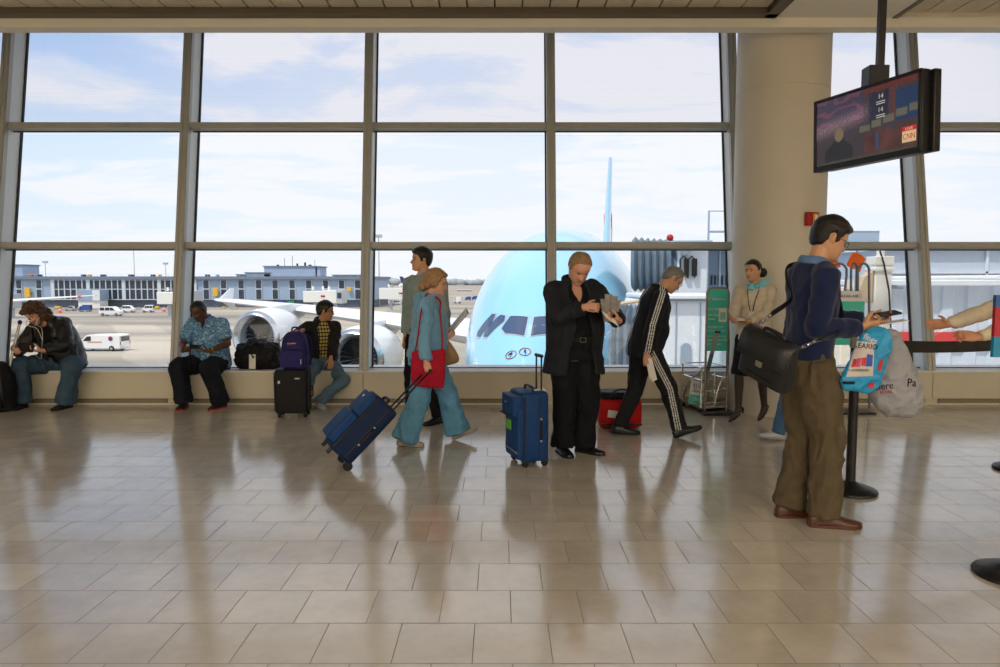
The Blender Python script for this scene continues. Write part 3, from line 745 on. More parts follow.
def vscale(py): return FPX / OG(500, py).y
p = OG(103, 350.5); L_ = 45.5 / vscale(350.5); H_ = 16.6 / vscale(350.5)
t, X, Dv = vehicle('cargo_van', 'white cargo van with a round red and blue badge driving on the apron', 'van', p, L_, H_, L_ * .36, 'van', 'vanwhite', -1, None, (.12, 1, 0))
fd = Vector((.12, 1, 0)); ctr = p - fd * (L_ * .18 + .03)
bp = ctr + Vector((L_ * .30, 0, H_ * .76))
mb = MB().lathe((0, 0, 0), [(.01, 0), (.24, 0), (.24, .02), (.01, .02)], 20)
for i_, (cl, sgn) in enumerate((('red', 1), ('bluemark', -1))):
    hp = [bp + Vector((.27 * cos(pi * k / 10), 0, sgn * .27 * sin(pi * k / 10))) for k in range(11)]
    MB().prism(hp, (0, -.02, 0)).build('badge', M[cl], t)
MB().box(ctr + Vector((-L_ * .05, .0, H_ * .56)), (1.7, .02, .09)).build('side_stripe', M['rooforange'], t)
for lab, px, py, wpx, hpx, kd, bd, fc in (
        ('white minivan with dark side windows parked on the far side of the apron', 111.5, 316, 21, 9.5, 'minivan', 'vanwhite', 1),
        ('white pickup-sized van parked between the minivan and the far estate car', 129, 312.5, 12, 7.2, 'minivan', 'vanwhite', 1),
        ('white estate car parked alone near the far terminal wall', 148.5, 312.4, 11, 7.4, 'minivan', 'vanwhite', -1),
        ('silver car parked below the far terminal glazing', 71, 311, 10, 5, 'car', 'silver', -1),
        ('blue baggage truck parked below the far terminal glazing', 85.5, 311.6, 11.5, 6.8, 'box', 'truckblue', -1),
        ('small white car seen past the man in the pale shirt', 396, 305, 9, 5, 'minivan', 'vanwhite', -1),
        ('blue cargo truck parked far out beyond the airliner nose', 468, 300.5, 6, 4, 'box', 'truckblue', -1),
        ('second blue cargo truck further along the far apron', 474.5, 300, 5.5, 4, 'box', 'truckblue', -1),
        ('white catering truck parked far out beside the blue trucks', 457.5, 303.5, 7, 6.5, 'box', 'vanwhite', -1)):
    sc = vscale(py); q = OG(px, py)
    vehicle('minivan' if kd == 'minivan' else 'car' if kd == 'car' else 'truck', lab, 'car' if kd != 'box' else 'truck', q, wpx / sc, hpx / sc, wpx / sc * .4, kd, bd, fc)
# traffic cones and barriers
M['coneorange'] = mat('cone_orange', (236, 84, 48), .6)
cone0 = None
c = None
for px, py, where in ((60, 313, 'alone in front of the silver car on the far apron'), (164, 312, 'right of the white estate car, the left of two'), (170.5, 312, 'beside the window post, right of another cone'), (266, 312.6, 'behind the airliner wing, middle of three'), (273, 311.8, 'behind the airliner wing, rightmost of three'), (257, 312.3, 'behind the airliner wing, leftmost of three')):
    q = OG(px, py)
    if cone0 is None:
        cone0 = thing('traffic_cone', 'orange traffic cone standing on the far apron', 'cone', q, 'orange cones on the apron')
        MB().lathe((0, 0, 0), [(.42, .06), (.12, 1.4), (.02, 1.42)], 14).build('cone_body', M['coneorange'], cone0, local=True)
        MB().box((0, 0, .04), (1.2, 1.2, .08)).build('cone_base', M['coneorange'], cone0, local=True, bevel=.02)
        MB().lathe((0, 0, 0), [(.30, .7), (.24, 1.0)], 14).build('cone_band', M['white'], cone0, local=True)
    else: c = copy_tree(cone0); c.location = q
    c = cone0 if c is None else c
    c['label'] = 'orange traffic cone ' + where; c = None
# lamp masts
def mast(px, ybase, ytop, label, r=.16):
    q = OG(px, ybase); topz = AT(px, ytop, q.y).z
    t = thing('light_mast', label, 'lamp post', q)
    MB().cyl(q, (q.x, q.y, topz), r, r * .6, n=10).build('mast', M['acgrey'], t)
    MB().box((q.x, q.y, topz), (r * 9, r * 6, r * 4)).build('lamp_head', M['acgrey'], t, bevel=.05)
mast(379.5, 306, 236, 'tall slender white lamp mast right of the far terminal end', .24)
mast(135.5, 300, 247, 'tall lamp mast rising behind the far terminal glazing', .2)
mast(47, 300, 262, 'short lamp mast above the left end of the far terminal', .2)
mast(166.8, 300, 263.5, 'short lamp mast near the middle of the far terminal', .2)

# jet bridges on the far terminal
def far_bridge(pa, pb, yt, yb, label, depth=150, legs=True):
    xa, xb = AT(pa, 290, depth).x, AT(pb, 290, depth).x; z1, z0 = AT(300, yt, depth).z, AT(300, yb, depth).z; h = z1 - z0
    t = thing('jet_bridge', label, 'jet bridge', ((xa + xb) / 2, depth, AZ))
    L = xb - xa; mb = MB()
    mb.box((xa + L * .30, depth, (z0 + z1) / 2), (L * .60, 3.2, h * .86)); mb.build('tunnel', M['white'], t, bevel=.08)
    MB().box((xa + L * .68, depth, (z0 + z1) / 2), (L * .34, 3.8, h)).build('outer_tunnel', M['white'], t, bevel=.08)
    MB().box((xa + L * .92, depth - .2, (z0 + z1) / 2), (L * .16, 4.4, h * 1.05)).build('cab', M['acgrey'], t, bevel=.1)
    MB().box((xa + L * .92, depth - 2.45, z0 + h * .6), (L * .10, .1, h * .42)).build('cab_window', M['facglass'], t)
    mb = MB()
    for f in (.25, .75): mb.box((xa + L * f, depth, (AZ + z0) / 2), (.7, .9, z0 - AZ))
    mb.build('support', M['acgrey'], t)
    mb = MB()
    for f in (.2, .45, .6): mb.cyl((xa + L * f, depth, z1), (xa + L * f, depth, z1 + .8), .25, n=8)
    mb.build('roof_vent', M['white'], t)
    MB().box((xa + L * .5, depth - 1.95, (z0 + z1) / 2 + .1), (L * .1, .06, .4)).build('side_mark', M['red'], t)
far_bridge(305, 345, 290, 303, 'white jet bridge on the far terminal above the seated man in glasses')
far_bridge(160, 199, 291, 305, 'white jet bridge on the far terminal left of the seated man in the blue shirt')
far_bridge(-2, 15, 294, 308, 'white jet bridge at the left end of the far terminal', 155)
far_bridge(380, 424, 287, 300, 'wide pale jet bridge beyond the end of the far terminal', 190)
q = OG(91, 308)
t = thing('stair_tower', 'pale blue boxed stair tower in front of the far terminal glazing', 'stair tower', (q.x, q.y, AZ))
z1, z0 = AT(90, 290, q.y).z, AT(90, 300.5, q.y).z; xa, xb = AT(82, 300, q.y).x, AT(104.5, 300, q.y).x
MB().box(((xa + xb) / 2, q.y, (z0 + z1) / 2), (xb - xa, 5, z1 - z0)).build('upper_box', M['panel'], t, bevel=.05)
MB().box((xb - 1.0, q.y - 2.55, (z0 + z1) / 2), (2.2, .1, z1 - z0 - .1)).build('end_panel', M['acwhite'], t)
MB().box(((xa + xb) / 2, q.y, (z0 + AZ) / 2), ((xb - xa) * .96, 4.4, z0 - AZ)).build('lower_box', M['white'], t, bevel=.05)
# ground equipment: yellow carts by the far wall
M['cartyellow'] = mat('cart_yellow', (226, 190, 60), .6)
c0 = None
for px, py, w_, h_, where in ((353, 306.8, 5, 5.5, 'tall, by the wall right of the far white jet bridge'), (157, 309, 4, 3, 'low, beside the white estate car'), (170, 309, 4, 3, 'low, behind the window post by the two cones'), (12, 310.5, 4, 3, 'low, under the jet bridge at the far left'), (58, 308.5, 5, 2.5, 'low, behind the single cone near the silver car'),
        (415, 301, 3, 3, 'small, behind the man in the pale shirt'), (443, 304, 2.2, 2, 'tiny, beyond the woman in teal, the left of two'), (448, 304.5, 2.2, 2, 'tiny, beyond the woman in teal, the right of two'), (236, 309, 3, 2, 'small, below the airliner wing tip'), (224, 308.5, 3, 2, 'small, just left of the airliner wing tip')):
    q = OG(px, py); sc = vscale(py)
    if c0 is None:
        c = c0 = thing('baggage_cart', 'cart', 'cart', q, 'yellow carts by the far terminal')
        MB().box((0, 0, .95 * .5 * h_ / sc + .12), (w_ / sc, 1.4, h_ / sc * .8)).build('cart_box', M['cartyellow'], c0, local=True, bevel=.08)
        mb = MB()
        for sx in (-1, 1):
            for sy in (-.6, .6): mb.cyl((sx * w_ / sc * .35, sy - .1, .2), (sx * w_ / sc * .35, sy + .1, .2), .2, n=12)
        mb.build('cart_wheels', M['tyre'], c0, local=True); W0, H0 = w_ / sc, h_ / sc
    else:
        c = copy_tree(c0); c.location = q; c.scale = (w_ / sc / W0, .8, h_ / sc / H0)
    c['label'] = 'yellow cart, ' + where
# far-off parked aircraft tails and pale sheds along the horizon
def far_tail(px, py, hpx, Y, label, a_, b_):
    p = AT(px, py, Y); k = Y / FPX; h = hpx * k
    t = thing('parked_airplane', label, 'airplane', (p.x, Y, AZ))
    MB().prism([p, p + Vector((h * .9, 0, 0)), p + Vector((h * .05, 0, h)), p + Vector((-h * .35, 0, h))], (0, 1, 0)).build('tail_fin', M[a_], t)
    MB().prism([p + Vector((h * .3, -.1, 0)), p + Vector((h * .95, -.1, 0)), p + Vector((h * .2, -.1, h * .75))], (0, 1.2, 0)).build('tail_mark', M[b_], t)
    MB().rings([[p + Vector((x, r * cos(2 * pi * i / 16), -h * .22 + r * sin(2 * pi * i / 16))) for i in range(16)] for x, r in ((-h * .2, h * .3), (h * 4, h * .33), (h * 5, h * .1), (h * 1.05 + h * 4, .05))]).build('fuselage', M['acwhite'], t, smooth=60)
M['navy'] = mat('tail_navy', (48, 58, 110), .4)
far_tail(402, 284, 7.5, 420, 'distant parked airplane with a navy and red tail fin', 'navy', 'red')
random.seed(11); fs0 = None
for i in range(24):
    py = (283.4, 285.0, 287.5, 291.5)[i % 4]; px = 380 + (i // 4) * 24 + random.uniform(0, 8) + (i % 4) * 3; q = OG(px, py); k = q.y / FPX
    w_, h_ = random.uniform(6, 15) * k, random.uniform(1.4, 2.6) * k
    if fs0 is None:
        fs0 = thing('shed', 'low pale shed far out across the airfield', 'shed', q, 'low pale sheds across the airfield')
        MB().box((0, 0, .45), (1, 1, .9)).build('wall', M['farshed'], fs0, local=True)
        MB().rings([[Vector((x, y, z)) for y, z in ((-.54, .9), (.54, .9), (0, 1.15))] for x in (-.53, .53)]).build('roof', M['acgrey'], fs0, local=True)
        fs0.scale = (w_, 12, h_)
    else:
        c = copy_tree(fs0); c.location = q; c.scale = (w_, 12, h_)
# ---------------------------------------------------------------- boarding bridges right of the airliner
M['bellows'] = mat('bellows_fabric', (112, 128, 142), .7, var=.1, vscale=2)
M['bridgewhite'] = mat('bridge_white', (222, 228, 234), .45, var=.03)
M['bridgeglass'] = mat('bridge_glazing', (116, 138, 160), .18, var=.1, vscale=1.2)
M['bridgegrey'] = mat('bridge_grey', (150, 166, 182), .45)
M['tan'] = mat('tan_edge', (196, 178, 150), .6)
def arch(c, w, h, ax, up=Vector((0, 0, 1)), n=20, p=3.5):
    out = []
    for i in range(n):
        a = 2 * pi * i / n; x, z = cos(a), sin(a)
        k = (abs(x) ** p + abs(z) ** p) ** (-1 / p); out.append(Vector(c) + ax * (x * k * w / 2) + up * (z * k * h / 2))
    return out
def accordion(c0, w0, h0, ax0, c1, w1, h1, ax1, n=11):
    rs = []
    for i in range(2 * n + 1):
        t = i / (2 * n); k = 1.0 if i % 2 else .88
        ax = (ax0 * (1 - t) + ax1 * t).normalized()
        rs.append(arch(Vector(c0) * (1 - t) + Vector(c1) * t, (w0 + (w1 - w0) * t) * k, (h0 + (h1 - h0) * t) * k, ax))
    return rs
t = thing('boarding_bridge', 'upper boarding bridge with grey accordion hood against the airliner top deck', 'jet bridge', (7.6, 27, AZ))
YU = 27.0
a, b = AT(634, 268, YU), AT(684, 268, YU)
MB().rings(accordion(a + Vector((0, .2, .15)), 3.4, 2.1, Vector((.25, 1, 0)).normalized(), b, 3.6, 2.0, Vector((0, 1, 0)), 9), cap=False).build('accordion_hood', M['bellows'], t, smooth=25)
p0, p1 = AT(679, 247, YU - 1.9), AT(708, 300, YU - 1.9)
MB().box(((p0.x + p1.x) / 2, YU, (p0.z + p1.z) / 2), (p1.x - p0.x, 3.7, p0.z - p1.z)).build('cab', M['bridgewhite'], t, bevel=.06)
MB().box(((p0.x + p1.x) / 2 - .1, YU - .2, p0.z + .12), (p1.x - p0.x + .3, 4.0, .22)).build('cab_roof', M['bridgegrey'], t, bevel=.05)
for px in (683.5, 691.5):
    c = AT(px, 268, YU - 1.95); mb = MB().tube([c + Vector((-.12, 0, -.35)), c + Vector((-.12, 0, .3)), c + Vector((0, 0, .42)), c + Vector((.12, 0, .3)), c + Vector((.12, 0, -.35))], .03, 8)
    mb.box(c + Vector((.1, -.02, .02)), (.16, .12, .62)); mb.build('work_light', M['darkmetal'], t)
c = AT(685, 252, YU - 1.95); MB().ball(c, (.16, .1, .16)).build('camera_dome', M['acgrey'], t)
p2, p3 = AT(708, 248, YU - 1.4), AT(790, 297, YU - 1.4)
MB().box(((p2.x + p3.x) / 2, YU + .2, (p2.z + p3.z) / 2), (p3.x - p2.x, 3.2, p2.z - p3.z)).build('glazed_tunnel', M['bridgeglass'], t, bevel=.03)
mb = MB(); mb.box(((p2.x + p3.x) / 2, YU - 1.4, p2.z), (p3.x - p2.x + .1, .12, .14)); mb.box(((p2.x + p3.x) / 2, YU - 1.4, p3.z), (p3.x - p2.x + .1, .12, .12))
for i in range(8): mb.box((p2.x + (p3.x - p2.x) * i / 7, YU - 1.42, (p2.z + p3.z) / 2), (.07, .08, p2.z - p3.z))
mb.build('tunnel_frame', M['bridgegrey'], t)
mb = MB()
for i in range(22): mb.box((p2.x + .15 + i * .13, YU - 1.42, p3.z + .62), (.06, .03, .34))
mb.build('louvre_band', M['darkmetal'], t)
MB().box(((p2.x + p3.x) / 2, YU - .2, p2.z + .1), (p3.x - p2.x, 3.3, .1)).build('tunnel_roof', M['bridgegrey'], t)
mb = MB(); c = AT(721, 222, YU - 1); hw = .45
mb.tube([c + Vector((-hw, 0, -1.2)), c + Vector((-hw, 0, .4)), c + Vector((hw, 0, .4)), c + Vector((hw, 0, -1.2))], .04, 8); mb.tube([c + Vector((-hw, 0, -.35)), c + Vector((hw, 0, -.35))], .04, 8)
mb.build('roof_guard', M['bridgegrey'], t)
c = AT(670, 239, YU - .6); mb = MB().cyl(c + Vector((0, 0, -.25)), c, .07).ball(c + Vector((0, 0, .05)), .13); mb.build('beacon', M['red'], t)
mb = MB()
for px in (700, 760): q = AT(px, 300, YU); mb.box((q.x, YU + .4, (AZ + q.z) / 2), (.7, .7, q.z - AZ))
mb.build('support', M['bridgegrey'], t)

t = thing('boarding_bridge', 'lower white boarding bridge with an oval door window below the upper one', 'jet bridge', (6.0, 20.5, AZ))
YL = 20.4
p0, p1 = AT(645, 300, YL - 1.6), AT(722, 420, YL - 1.6)
MB().box(((p0.x + p1.x) / 2, YL, (p0.z + p1.z) / 2), (p1.x - p0.x, 3.2, p0.z - p1.z)).build('cab', M['bridgewhite'], t, bevel=.12)
MB().box(((p0.x + p1.x) / 2 + .1, YL - .1, p0.z + .08), (p1.x - p0.x + .1, 3.4, .12)).build('cab_roof', M['bridgewhite'], t, bevel=.03)
c = AT(685.5, 359, YL - 1.61)
MB().prism([c + Vector((.14 * cos(a), 0, .44 * sin(a) if abs(sin(a)) < .0 else .30 * (1 if sin(a) > 0 else -1) + .14 * sin(a))) for a in [2 * pi * i / 32 for i in range(32)]], (0, -.05, 0)).build('oval_window', M['bridgegrey'], t, bevel=.01)
for px in (662, 676, 700):
    q = AT(px, 338, YL - 1.62); MB().box((q.x, q.y, (p0.z + p1.z) / 2), (.03, .02, p0.z - p1.z - .1)).build('panel_seam', M['bridgegrey'], t)
q0, q1 = AT(722, 298, YL - 1.2), AT(800, 420, YL - 1.2)
MB().box(((q0.x + q1.x) / 2, YL, (q0.z + q1.z) / 2 + .0), (q1.x - q0.x, 2.4, q0.z - q1.z - .2)).build('tunnel', M['bridgewhite'], t, bevel=.05)
a, b = AT(618, 352, YL), AT(652, 352, YL)
MB().rings(accordion(a, 2.4, 2.7, Vector((.45, 1, 0)).normalized(), b, 2.9, 2.95, Vector((0, 1, 0)), 7), cap=False).build('accordion_hood', M['bellows'], t, smooth=25)
MB().tube([a + Vector((-.15, -1.2, 1.45)), b + Vector((0, -1.4, 1.65))], .05, 8).build('hood_edge', M['tan'], t)
mb = MB()
for px in (660, 715): q = AT(px, 300, YL); mb.box((q.x, YL + .3, (AZ + p1.z) / 2), (.6, .6, p1.z - AZ))
mb.build('support', M['bridgegrey'], t)

# ribbed bridge wall right of the pillar
M['ribwall'] = mat('ribbed_bridge_wall', (200, 212, 226), .5, var=.03)
M['ribwall2'] = mat('pale_bridge_wall', (196, 206, 218), .55, var=.03)
M['stripe_red'] = mat('stripe_red', (206, 62, 62), .5)
t = thing('ribbed_bridge', 'ribbed white bridge tunnel with a red stripe outside the right-hand windows', 'jet bridge', (12, 15, AZ))
YR = 14.0
zt, zs1, zs0, zb = AT(950, 286, YR).z, AT(950, 332, YR).z, AT(950, 347, YR).z, AT(950, 400, YR).z
x0, x1 = AT(868, 300, YR).x, 18.0
def ribbed(za, zb_, mat_, nm):
    pts = []; x = x0; pitch = .5
    while x < x1:
        pts += [(x, 0), (x + pitch * .42, 0), (x + pitch * .5, .05), (x + pitch * .92, .05)]; x += pitch
    vs = []
    for z in (za, zb_): vs += [Vector((px, YR + d, z)) for px, d in pts]
    n = len(pts); MB().add(vs, [(i, i + 1, n + i + 1, n + i) for i in range(n - 1)]).build(nm, M[mat_], t, smooth=None)
ribbed(zs1, zt, 'ribwall', 'ribbed_wall'); ribbed(zb, zs0, 'ribwall', 'lower_wall')
MB().box(((x0 + x1) / 2, YR + .02, (zs0 + zs1) / 2), (x1 - x0, .1, zs1 - zs0)).build('red_stripe', M['stripe_red'], t)
MB().box(((x0 + x1) / 2, YR + 1.3, (zt + zb) / 2), (x1 - x0, 2.4, zt - zb)).build('tunnel', M['ribwall'], t)
MB().box(((x0 + x1) / 2, YR + 1.2, zt + .06), (x1 - x0 + .1, 2.8, .12)).build('roof', M['bridgewhite'], t, bevel=.02)
mb = MB().tube([(x0, YR - .05, zt + .14), (x1, YR - .05, zt + .24)], .055, 10); mb.build('roof_pipe', M['bridgewhite'], t)
mb = MB()
for i in range(9): xx = x0 + 1 + i * 1.0; mb.box((xx, YR - .05, zt + .08), (.08, .08, .16))
mb.build('pipe_bracket', M['bridgegrey'], t)
mb = MB().box((x0 + 2, YR + 1.2, (AZ + zb) / 2), (.6, .6, zb - AZ)); mb.box((x1 - 2, YR + 1.2, (AZ + zb) / 2), (.6, .6, zb - AZ)); mb.build('support', M['bridgegrey'], t)
t = thing('bridge_link', 'pale grey bridge building behind the ribbed bridge tunnel', 'jet bridge', (17, 22, AZ))
z1, z0 = AT(950, 250, 20).z, AT(950, 300, 20).z
xa = AT(884, 260, 20).x
MB().box(((xa + 26) / 2, 21.5, (z1 + z0) / 2), (26 - xa, 3, z1 - z0)).build('tunnel', M['ribwall2'], t)
MB().box(((xa + 26) / 2, 21.5, z1 + .1), (26.3 - xa, 3.3, .2)).build('roof', M['bridgewhite'], t)
mb = MB()
for k in range(5): mb.box((xa + .7 + k * 2.2, 19.96, (z1 + z0) / 2), (.06, .06, z1 - z0))
mb.box(((xa + 26) / 2, 19.96, z0 + .55 * (z1 - z0)), (26 - xa, .06, .06)); mb.build('railing', M['bridgewhite'], t)
MB().box((xa + 5, 21.5, (AZ + z0) / 2), (1, 1, z0 - AZ)).build('support', M['bridgegrey'], t)
# white lifting post, machinery and safety flags beside it
t = thing('lift_post', 'square white steel post with stepped cap outside behind the tubed sign', 'post', (5.6, 11.5, AZ))
YP = 11.5
z1 = AT(878, 262, YP).z; c0 = AT(878.5, 300, YP); w = 16.5 / FPX * YP
MB().box((c0.x, YP, (AZ + z1) / 2), (w, w, z1 - AZ)).build('post', M['white'], t, bevel=.015)
MB().box((c0.x, YP, z1 + .02), (w * 1.12, w * 1.12, .14)).build('cap', M['white'], t, bevel=.01)
MB().box((c0.x, YP, z1 - .12), (w * 1.22, w * 1.22, .05)).build('collar', M['white'], t, bevel=.01)
MB().cyl((c0.x, YP, z1 + .08), (c0.x, YP, AT(878, 249, YP).z), .06).build('lamp_stem', M['white'], t)
c = AT(864, 283, YP); MB().rings([[c + Vector((x, y, z)) for x, z in ((.1, .2), (.1, -.32), (-.2, -.32), (-.05, .1))] for y in (-.1, .1)]).build('bracket_plate', M['tan'], t, bevel=.01)
c = AT(893, 287, YP); mb = MB().cyl(c + Vector((-.12, 0, 0)), c + Vector((.16, 0, 0)), .035); mb.cyl(c + Vector((-.12, 0, 0)), c + Vector((-.07, 0, 0)), .1); mb.build('side_arm', M['bridgegrey'], t)
MB().tube([AT(880, 251, YP - .1), AT(884, 264, YP - .2), AT(889, 290, YP - .2), AT(891, 330, YP - .2), AT(891, 372, YP - .2)], .014, 8).build('hanging_cable', M['darkmetal'], t)
c = AT(857, 237, 24)
t2 = thing('roof_box', 'pale grey plant box on the far roof above the flags', 'box', (c.x, 24, AZ))
MB().box((c.x, 24, c.z - 3.0), (1.0, 1.0, 6.4)).build('box', M['bridgegrey'], t2, bevel=.02); MB().box((c.x, 24, c.z + .2), (1.06, 1.06, .06)).build('lid', M['bridgewhite'], t2)
M['flag'] = bpy.data.materials.new('safety_orange'); M['flag'].use_nodes = True
def _flag(nt):
    N = nt.nodes; L = nt.links; N.clear(); o = N.new('ShaderNodeOutputMaterial'); d = N.new('ShaderNodeBsdfDiffuse'); t_ = N.new('ShaderNodeBsdfTranslucent'); mx = N.new('ShaderNodeMixShader')
    for n in (d, t_): n.inputs[0].default_value = srgb(255, 150, 66)
    mx.inputs[0].default_value = .6; L.new(d.outputs[0], mx.inputs[1]); L.new(t_.outputs[0], mx.inputs[2]); L.new(mx.outputs[0], o.inputs[0])
_flag(M['flag'].node_tree)
def flag(px, py, k, rot, label):
    Y = 11.0; c = AT(px, py, Y); t = thing('safety_flag', label, 'flag', (c.x, Y, AZ))
    s_ = k / FPX * Y; n = 6; vs = []; fs = []
    R = Matrix.Rotation(rot, 3, 'Y')
    for i in range(n + 1):
        for j in range(n + 1):
            u, v = (i / n - .5) * s_, (j / n - .5) * s_
            vs.append(c + R @ Vector((u, .04 * sin(6 * i / n + 2 * j / n), v)))
    for i in range(n):
        for j in range(n): k0 = i * (n + 1) + j; fs.append((k0, k0 + 1, k0 + n + 2, k0 + n + 1))
    o = MB().add(vs, fs).build('flag_cloth', M['flag'], t); m_ = o.modifiers.new('thick', 'SOLIDIFY'); m_.thickness = .006
    MB().cyl((c.x + s_ * .1, Y + .06, AZ), (c.x + s_ * .1, Y + .06, c.z + s_ * .75), .016).build('pole', M['bridgegrey'], t)
flag(857, 262, 15, radians(28), 'orange safety flag behind the curved tubes of the sign')
flag(833, 263, 12, radians(-20), 'orange safety flag just behind the chin of the man in the navy sweater')
c = AT(843, 290, 12.2); t = thing('machinery', 'beige bridge machinery box behind the curved tubes of the sign', 'machinery', (c.x, 12.2, AZ))
MB().box((c.x, 12.2, (AZ + c.z + .05) / 2), (.22, .4, c.z + .05 - AZ)).build('column', mat('beige_paint', (214, 206, 190), .5), t, bevel=.02)
MB().box((c.x + .02, 11.98, c.z + .1), (.16, .04, .16)).build('plate', M['white'], t)
mb = MB().cyl((c.x + .2, 12, c.z - .12), (c.x + .55, 12, c.z - .12), .05); mb.cyl((c.x + .22, 12, c.z - .05), (c.x + .4, 12, c.z + .12), .04); mb.build('hydraulic_arm', M['darkmetal'], t)
# ================================================================== PEOPLE
def rz(d): return Matrix.Rotation(radians(d), 3, 'Z')
def rx(d): return Matrix.Rotation(radians(d), 3, 'X')
def ry(d): return Matrix.Rotation(radians(d), 3, 'Y')
def slerp(A, B, k):
    k = max(0.0, min(1.0, k)); return A.to_quaternion().slerp(B.to_quaternion(), k).to_matrix()
def remesh(mb, vox, smooth=3, fac=.5):
    me = bpy.data.meshes.new('work'); me.from_pydata([tuple(v) for v in mb.v], [], mb.f); me.update()
    import bmesh
    bm = bmesh.new(); bm.from_mesh(me); bmesh.ops.recalc_face_normals(bm, faces=bm.faces); bm.to_mesh(me); bm.free()
    o = bpy.data.objects.new('work', me); COL.objects.link(o)
    r = o.modifiers.new('r', 'REMESH'); r.mode = 'VOXEL'; r.voxel_size = vox; r.adaptivity = 0
    if smooth: q = o.modifiers.new('s', 'SMOOTH'); q.factor = fac; q.iterations = smooth
    dg = bpy.context.evaluated_depsgraph_get(); out = bpy.data.meshes.new_from_object(o.evaluated_get(dg))
    bpy.data.objects.remove(o); bpy.data.meshes.remove(me)
    return out
def finish(me, name, mats, parent, fold=0.0, fscale=9.0, seed=0, paint=None, stretch=(1, 1, .55), label=None, curls=0.0):
    """folds along the normals, optional painted pattern, then link under the person"""
    n = len(me.vertices)
    if fold or curls:
        nrm = [v.normal.copy() for v in me.vertices]
        for v, nn in zip(me.vertices, nrm):
            p = v.co; q = Vector((p.x * stretch[0], p.y * stretch[1], p.z * stretch[2])) * fscale + Vector((seed * 7.3, 0, 0))
            d = 0.0
            if fold:
                w = noise.noise_vector(q * .6) * .8
                d += fold * 1.5 * (1 - 2 * abs(noise.noise(q + w))) + fold * .8 * noise.noise(q * 2.3 + w)
            if curls: d += curls * noise.noise(p * 38 + noise.noise_vector(p * 20) * 1.2)
            v.co = p + nn * d
    if paint:
        a = me.attributes.new('tint', 'FLOAT_COLOR', 'POINT'); buf = []
        for v in me.vertices: buf += list(paint(v.co))
        a.data.foreach_set('color', buf)
    top = parent
    while top.parent is not None: top = top.parent
    me.transform(Matrix.Translation(-top.location)); me.materials.clear()
    for m in (mats if isinstance(mats, (list, tuple)) else [mats]): me.materials.append(m)
    me.polygons.foreach_set('use_smooth', [True] * len(me.polygons)); me.update()
    me.name = name
    return link(name, me, parent, label=label)
def ik(a, b, l1, l2, pole):
    d = b - a; L = d.length
    if L > (l1 + l2) * .998: b = a + d.normalized() * (l1 + l2) * .998; d = b - a; L = d.length
    u = d.normalized(); x = (l1 * l1 - l2 * l2 + L * L) / (2 * L); h = sqrt(max(0, l1 * l1 - x * x))
    w = pole - u * pole.dot(u); w = w.normalized() if w.length > 1e-6 else Vector((0, 0, 1))
    return a + u * x + w * h, b

TORSO_M = [(-.12, .060, .070, .0), (-.08, .130, .105, -.005), (-.03, .165, .118, -.012), (.03, .168, .118, -.012), (.09, .158, .108, -.004), (.16, .146, .100, .005), (.24, .150, .106, .008),
           (.33, .163, .116, .008), (.41, .170, .116, .0), (.47, .160, .100, -.012), (.515, .128, .076, -.022), (.55, .075, .062, -.025), (.585, .054, .056, -.018)]
TORSO_F = [(-.12, .060, .070, .0), (-.08, .135, .105, -.008), (-.03, .172, .122, -.016), (.03, .170, .118, -.012), (.09, .150, .102, -.002), (.16, .128, .090, .005), (.24, .134, .098, .010),
           (.33, .148, .118, .018), (.40, .152, .112, .008), (.46, .146, .092, -.010), (.515, .118, .070, -.02), (.55, .064, .054, -.023), (.585, .046, .048, -.016)]
HEADP = [(-.118, .052, .030, .020), (-.110, .076, .015, .030), (-.098, .088, -.010, .043), (-.080, .088, -.040, .055), (-.060, .087, -.070, .064), (-.035, .087, -.088, .071), (-.010, .084, -.097, .075),
         (.010, .083, -.101, .076), (.030, .090, -.103, .0765), (.055, .087, -.100, .073), (.080, .072, -.086, .063), (.100, .046, -.060, .046), (.112, .020, -.036, .027), (.118, .0, -.014, .008)]
def bell(x, s): return math.exp(-(x / s) ** 2)
def head_grid(nu=44, nz=44, nose=1.0, jaw=1.0, cheek=1.0):
    rows = []
    for k in range(nz):
        f = k / (nz - 1); z = -.1178 + .2355 * (.5 - .5 * cos(pi * (.03 + .94 * f))) ; yf, yb, w = interp(HEADP, z); row = []
        if z < -.02: w *= 1 + (jaw - 1) * smoothstep(-.02, -.08, z) if jaw != 1 else 1
        yc = (yf + yb) * .5 * .35
        for i in range(nu):
            t = 2 * pi * i / nu; s_, c_ = sin(t), cos(t)
            x = w * (abs(s_) ** .92) * (1 if s_ > 0 else -1); y = yc + ((yf - yc) if c_ > 0 else (yc - yb)) * (abs(c_) ** .9) * (1 if c_ > 0 else -1)
            if c_ > .1:
                d = 0.0
                nr = smoothstep(.024, -.028, z) * smoothstep(-.048, -.036, z)
                d += .027 * nose * nr * bell(x, .010 + .006 * smoothstep(.0, -.03, z))
                d += .006 * nose * bell(z + .034, .010) * (bell(abs(x) - .014, .007))
                d -= .011 * bell(abs(x) - .031, .016) * bell(z - .002, .013)
                d += .004 * bell(abs(x) - .031, .011) * bell(z - .001, .007)
                d += .005 * bell(abs(x) - .028, .022) * bell(z - .022, .009)
                d += .006 * bell(x, .020) * (bell(z + .058, .006) + .9 * bell(z + .070, .006)) - .004 * bell(x, .022) * bell(z + .064, .0025)
                d += .006 * bell(x, .018) * bell(z + .100, .014)
                d += .005 * cheek * bell(abs(x) - .050, .018) * bell(z + .022, .018)
                d -= .004 * bell(z + .083, .007) * bell(x, .03)
                y += d
            row.append(Vector((x, y, z)))
        rows.append(row)
    return rows
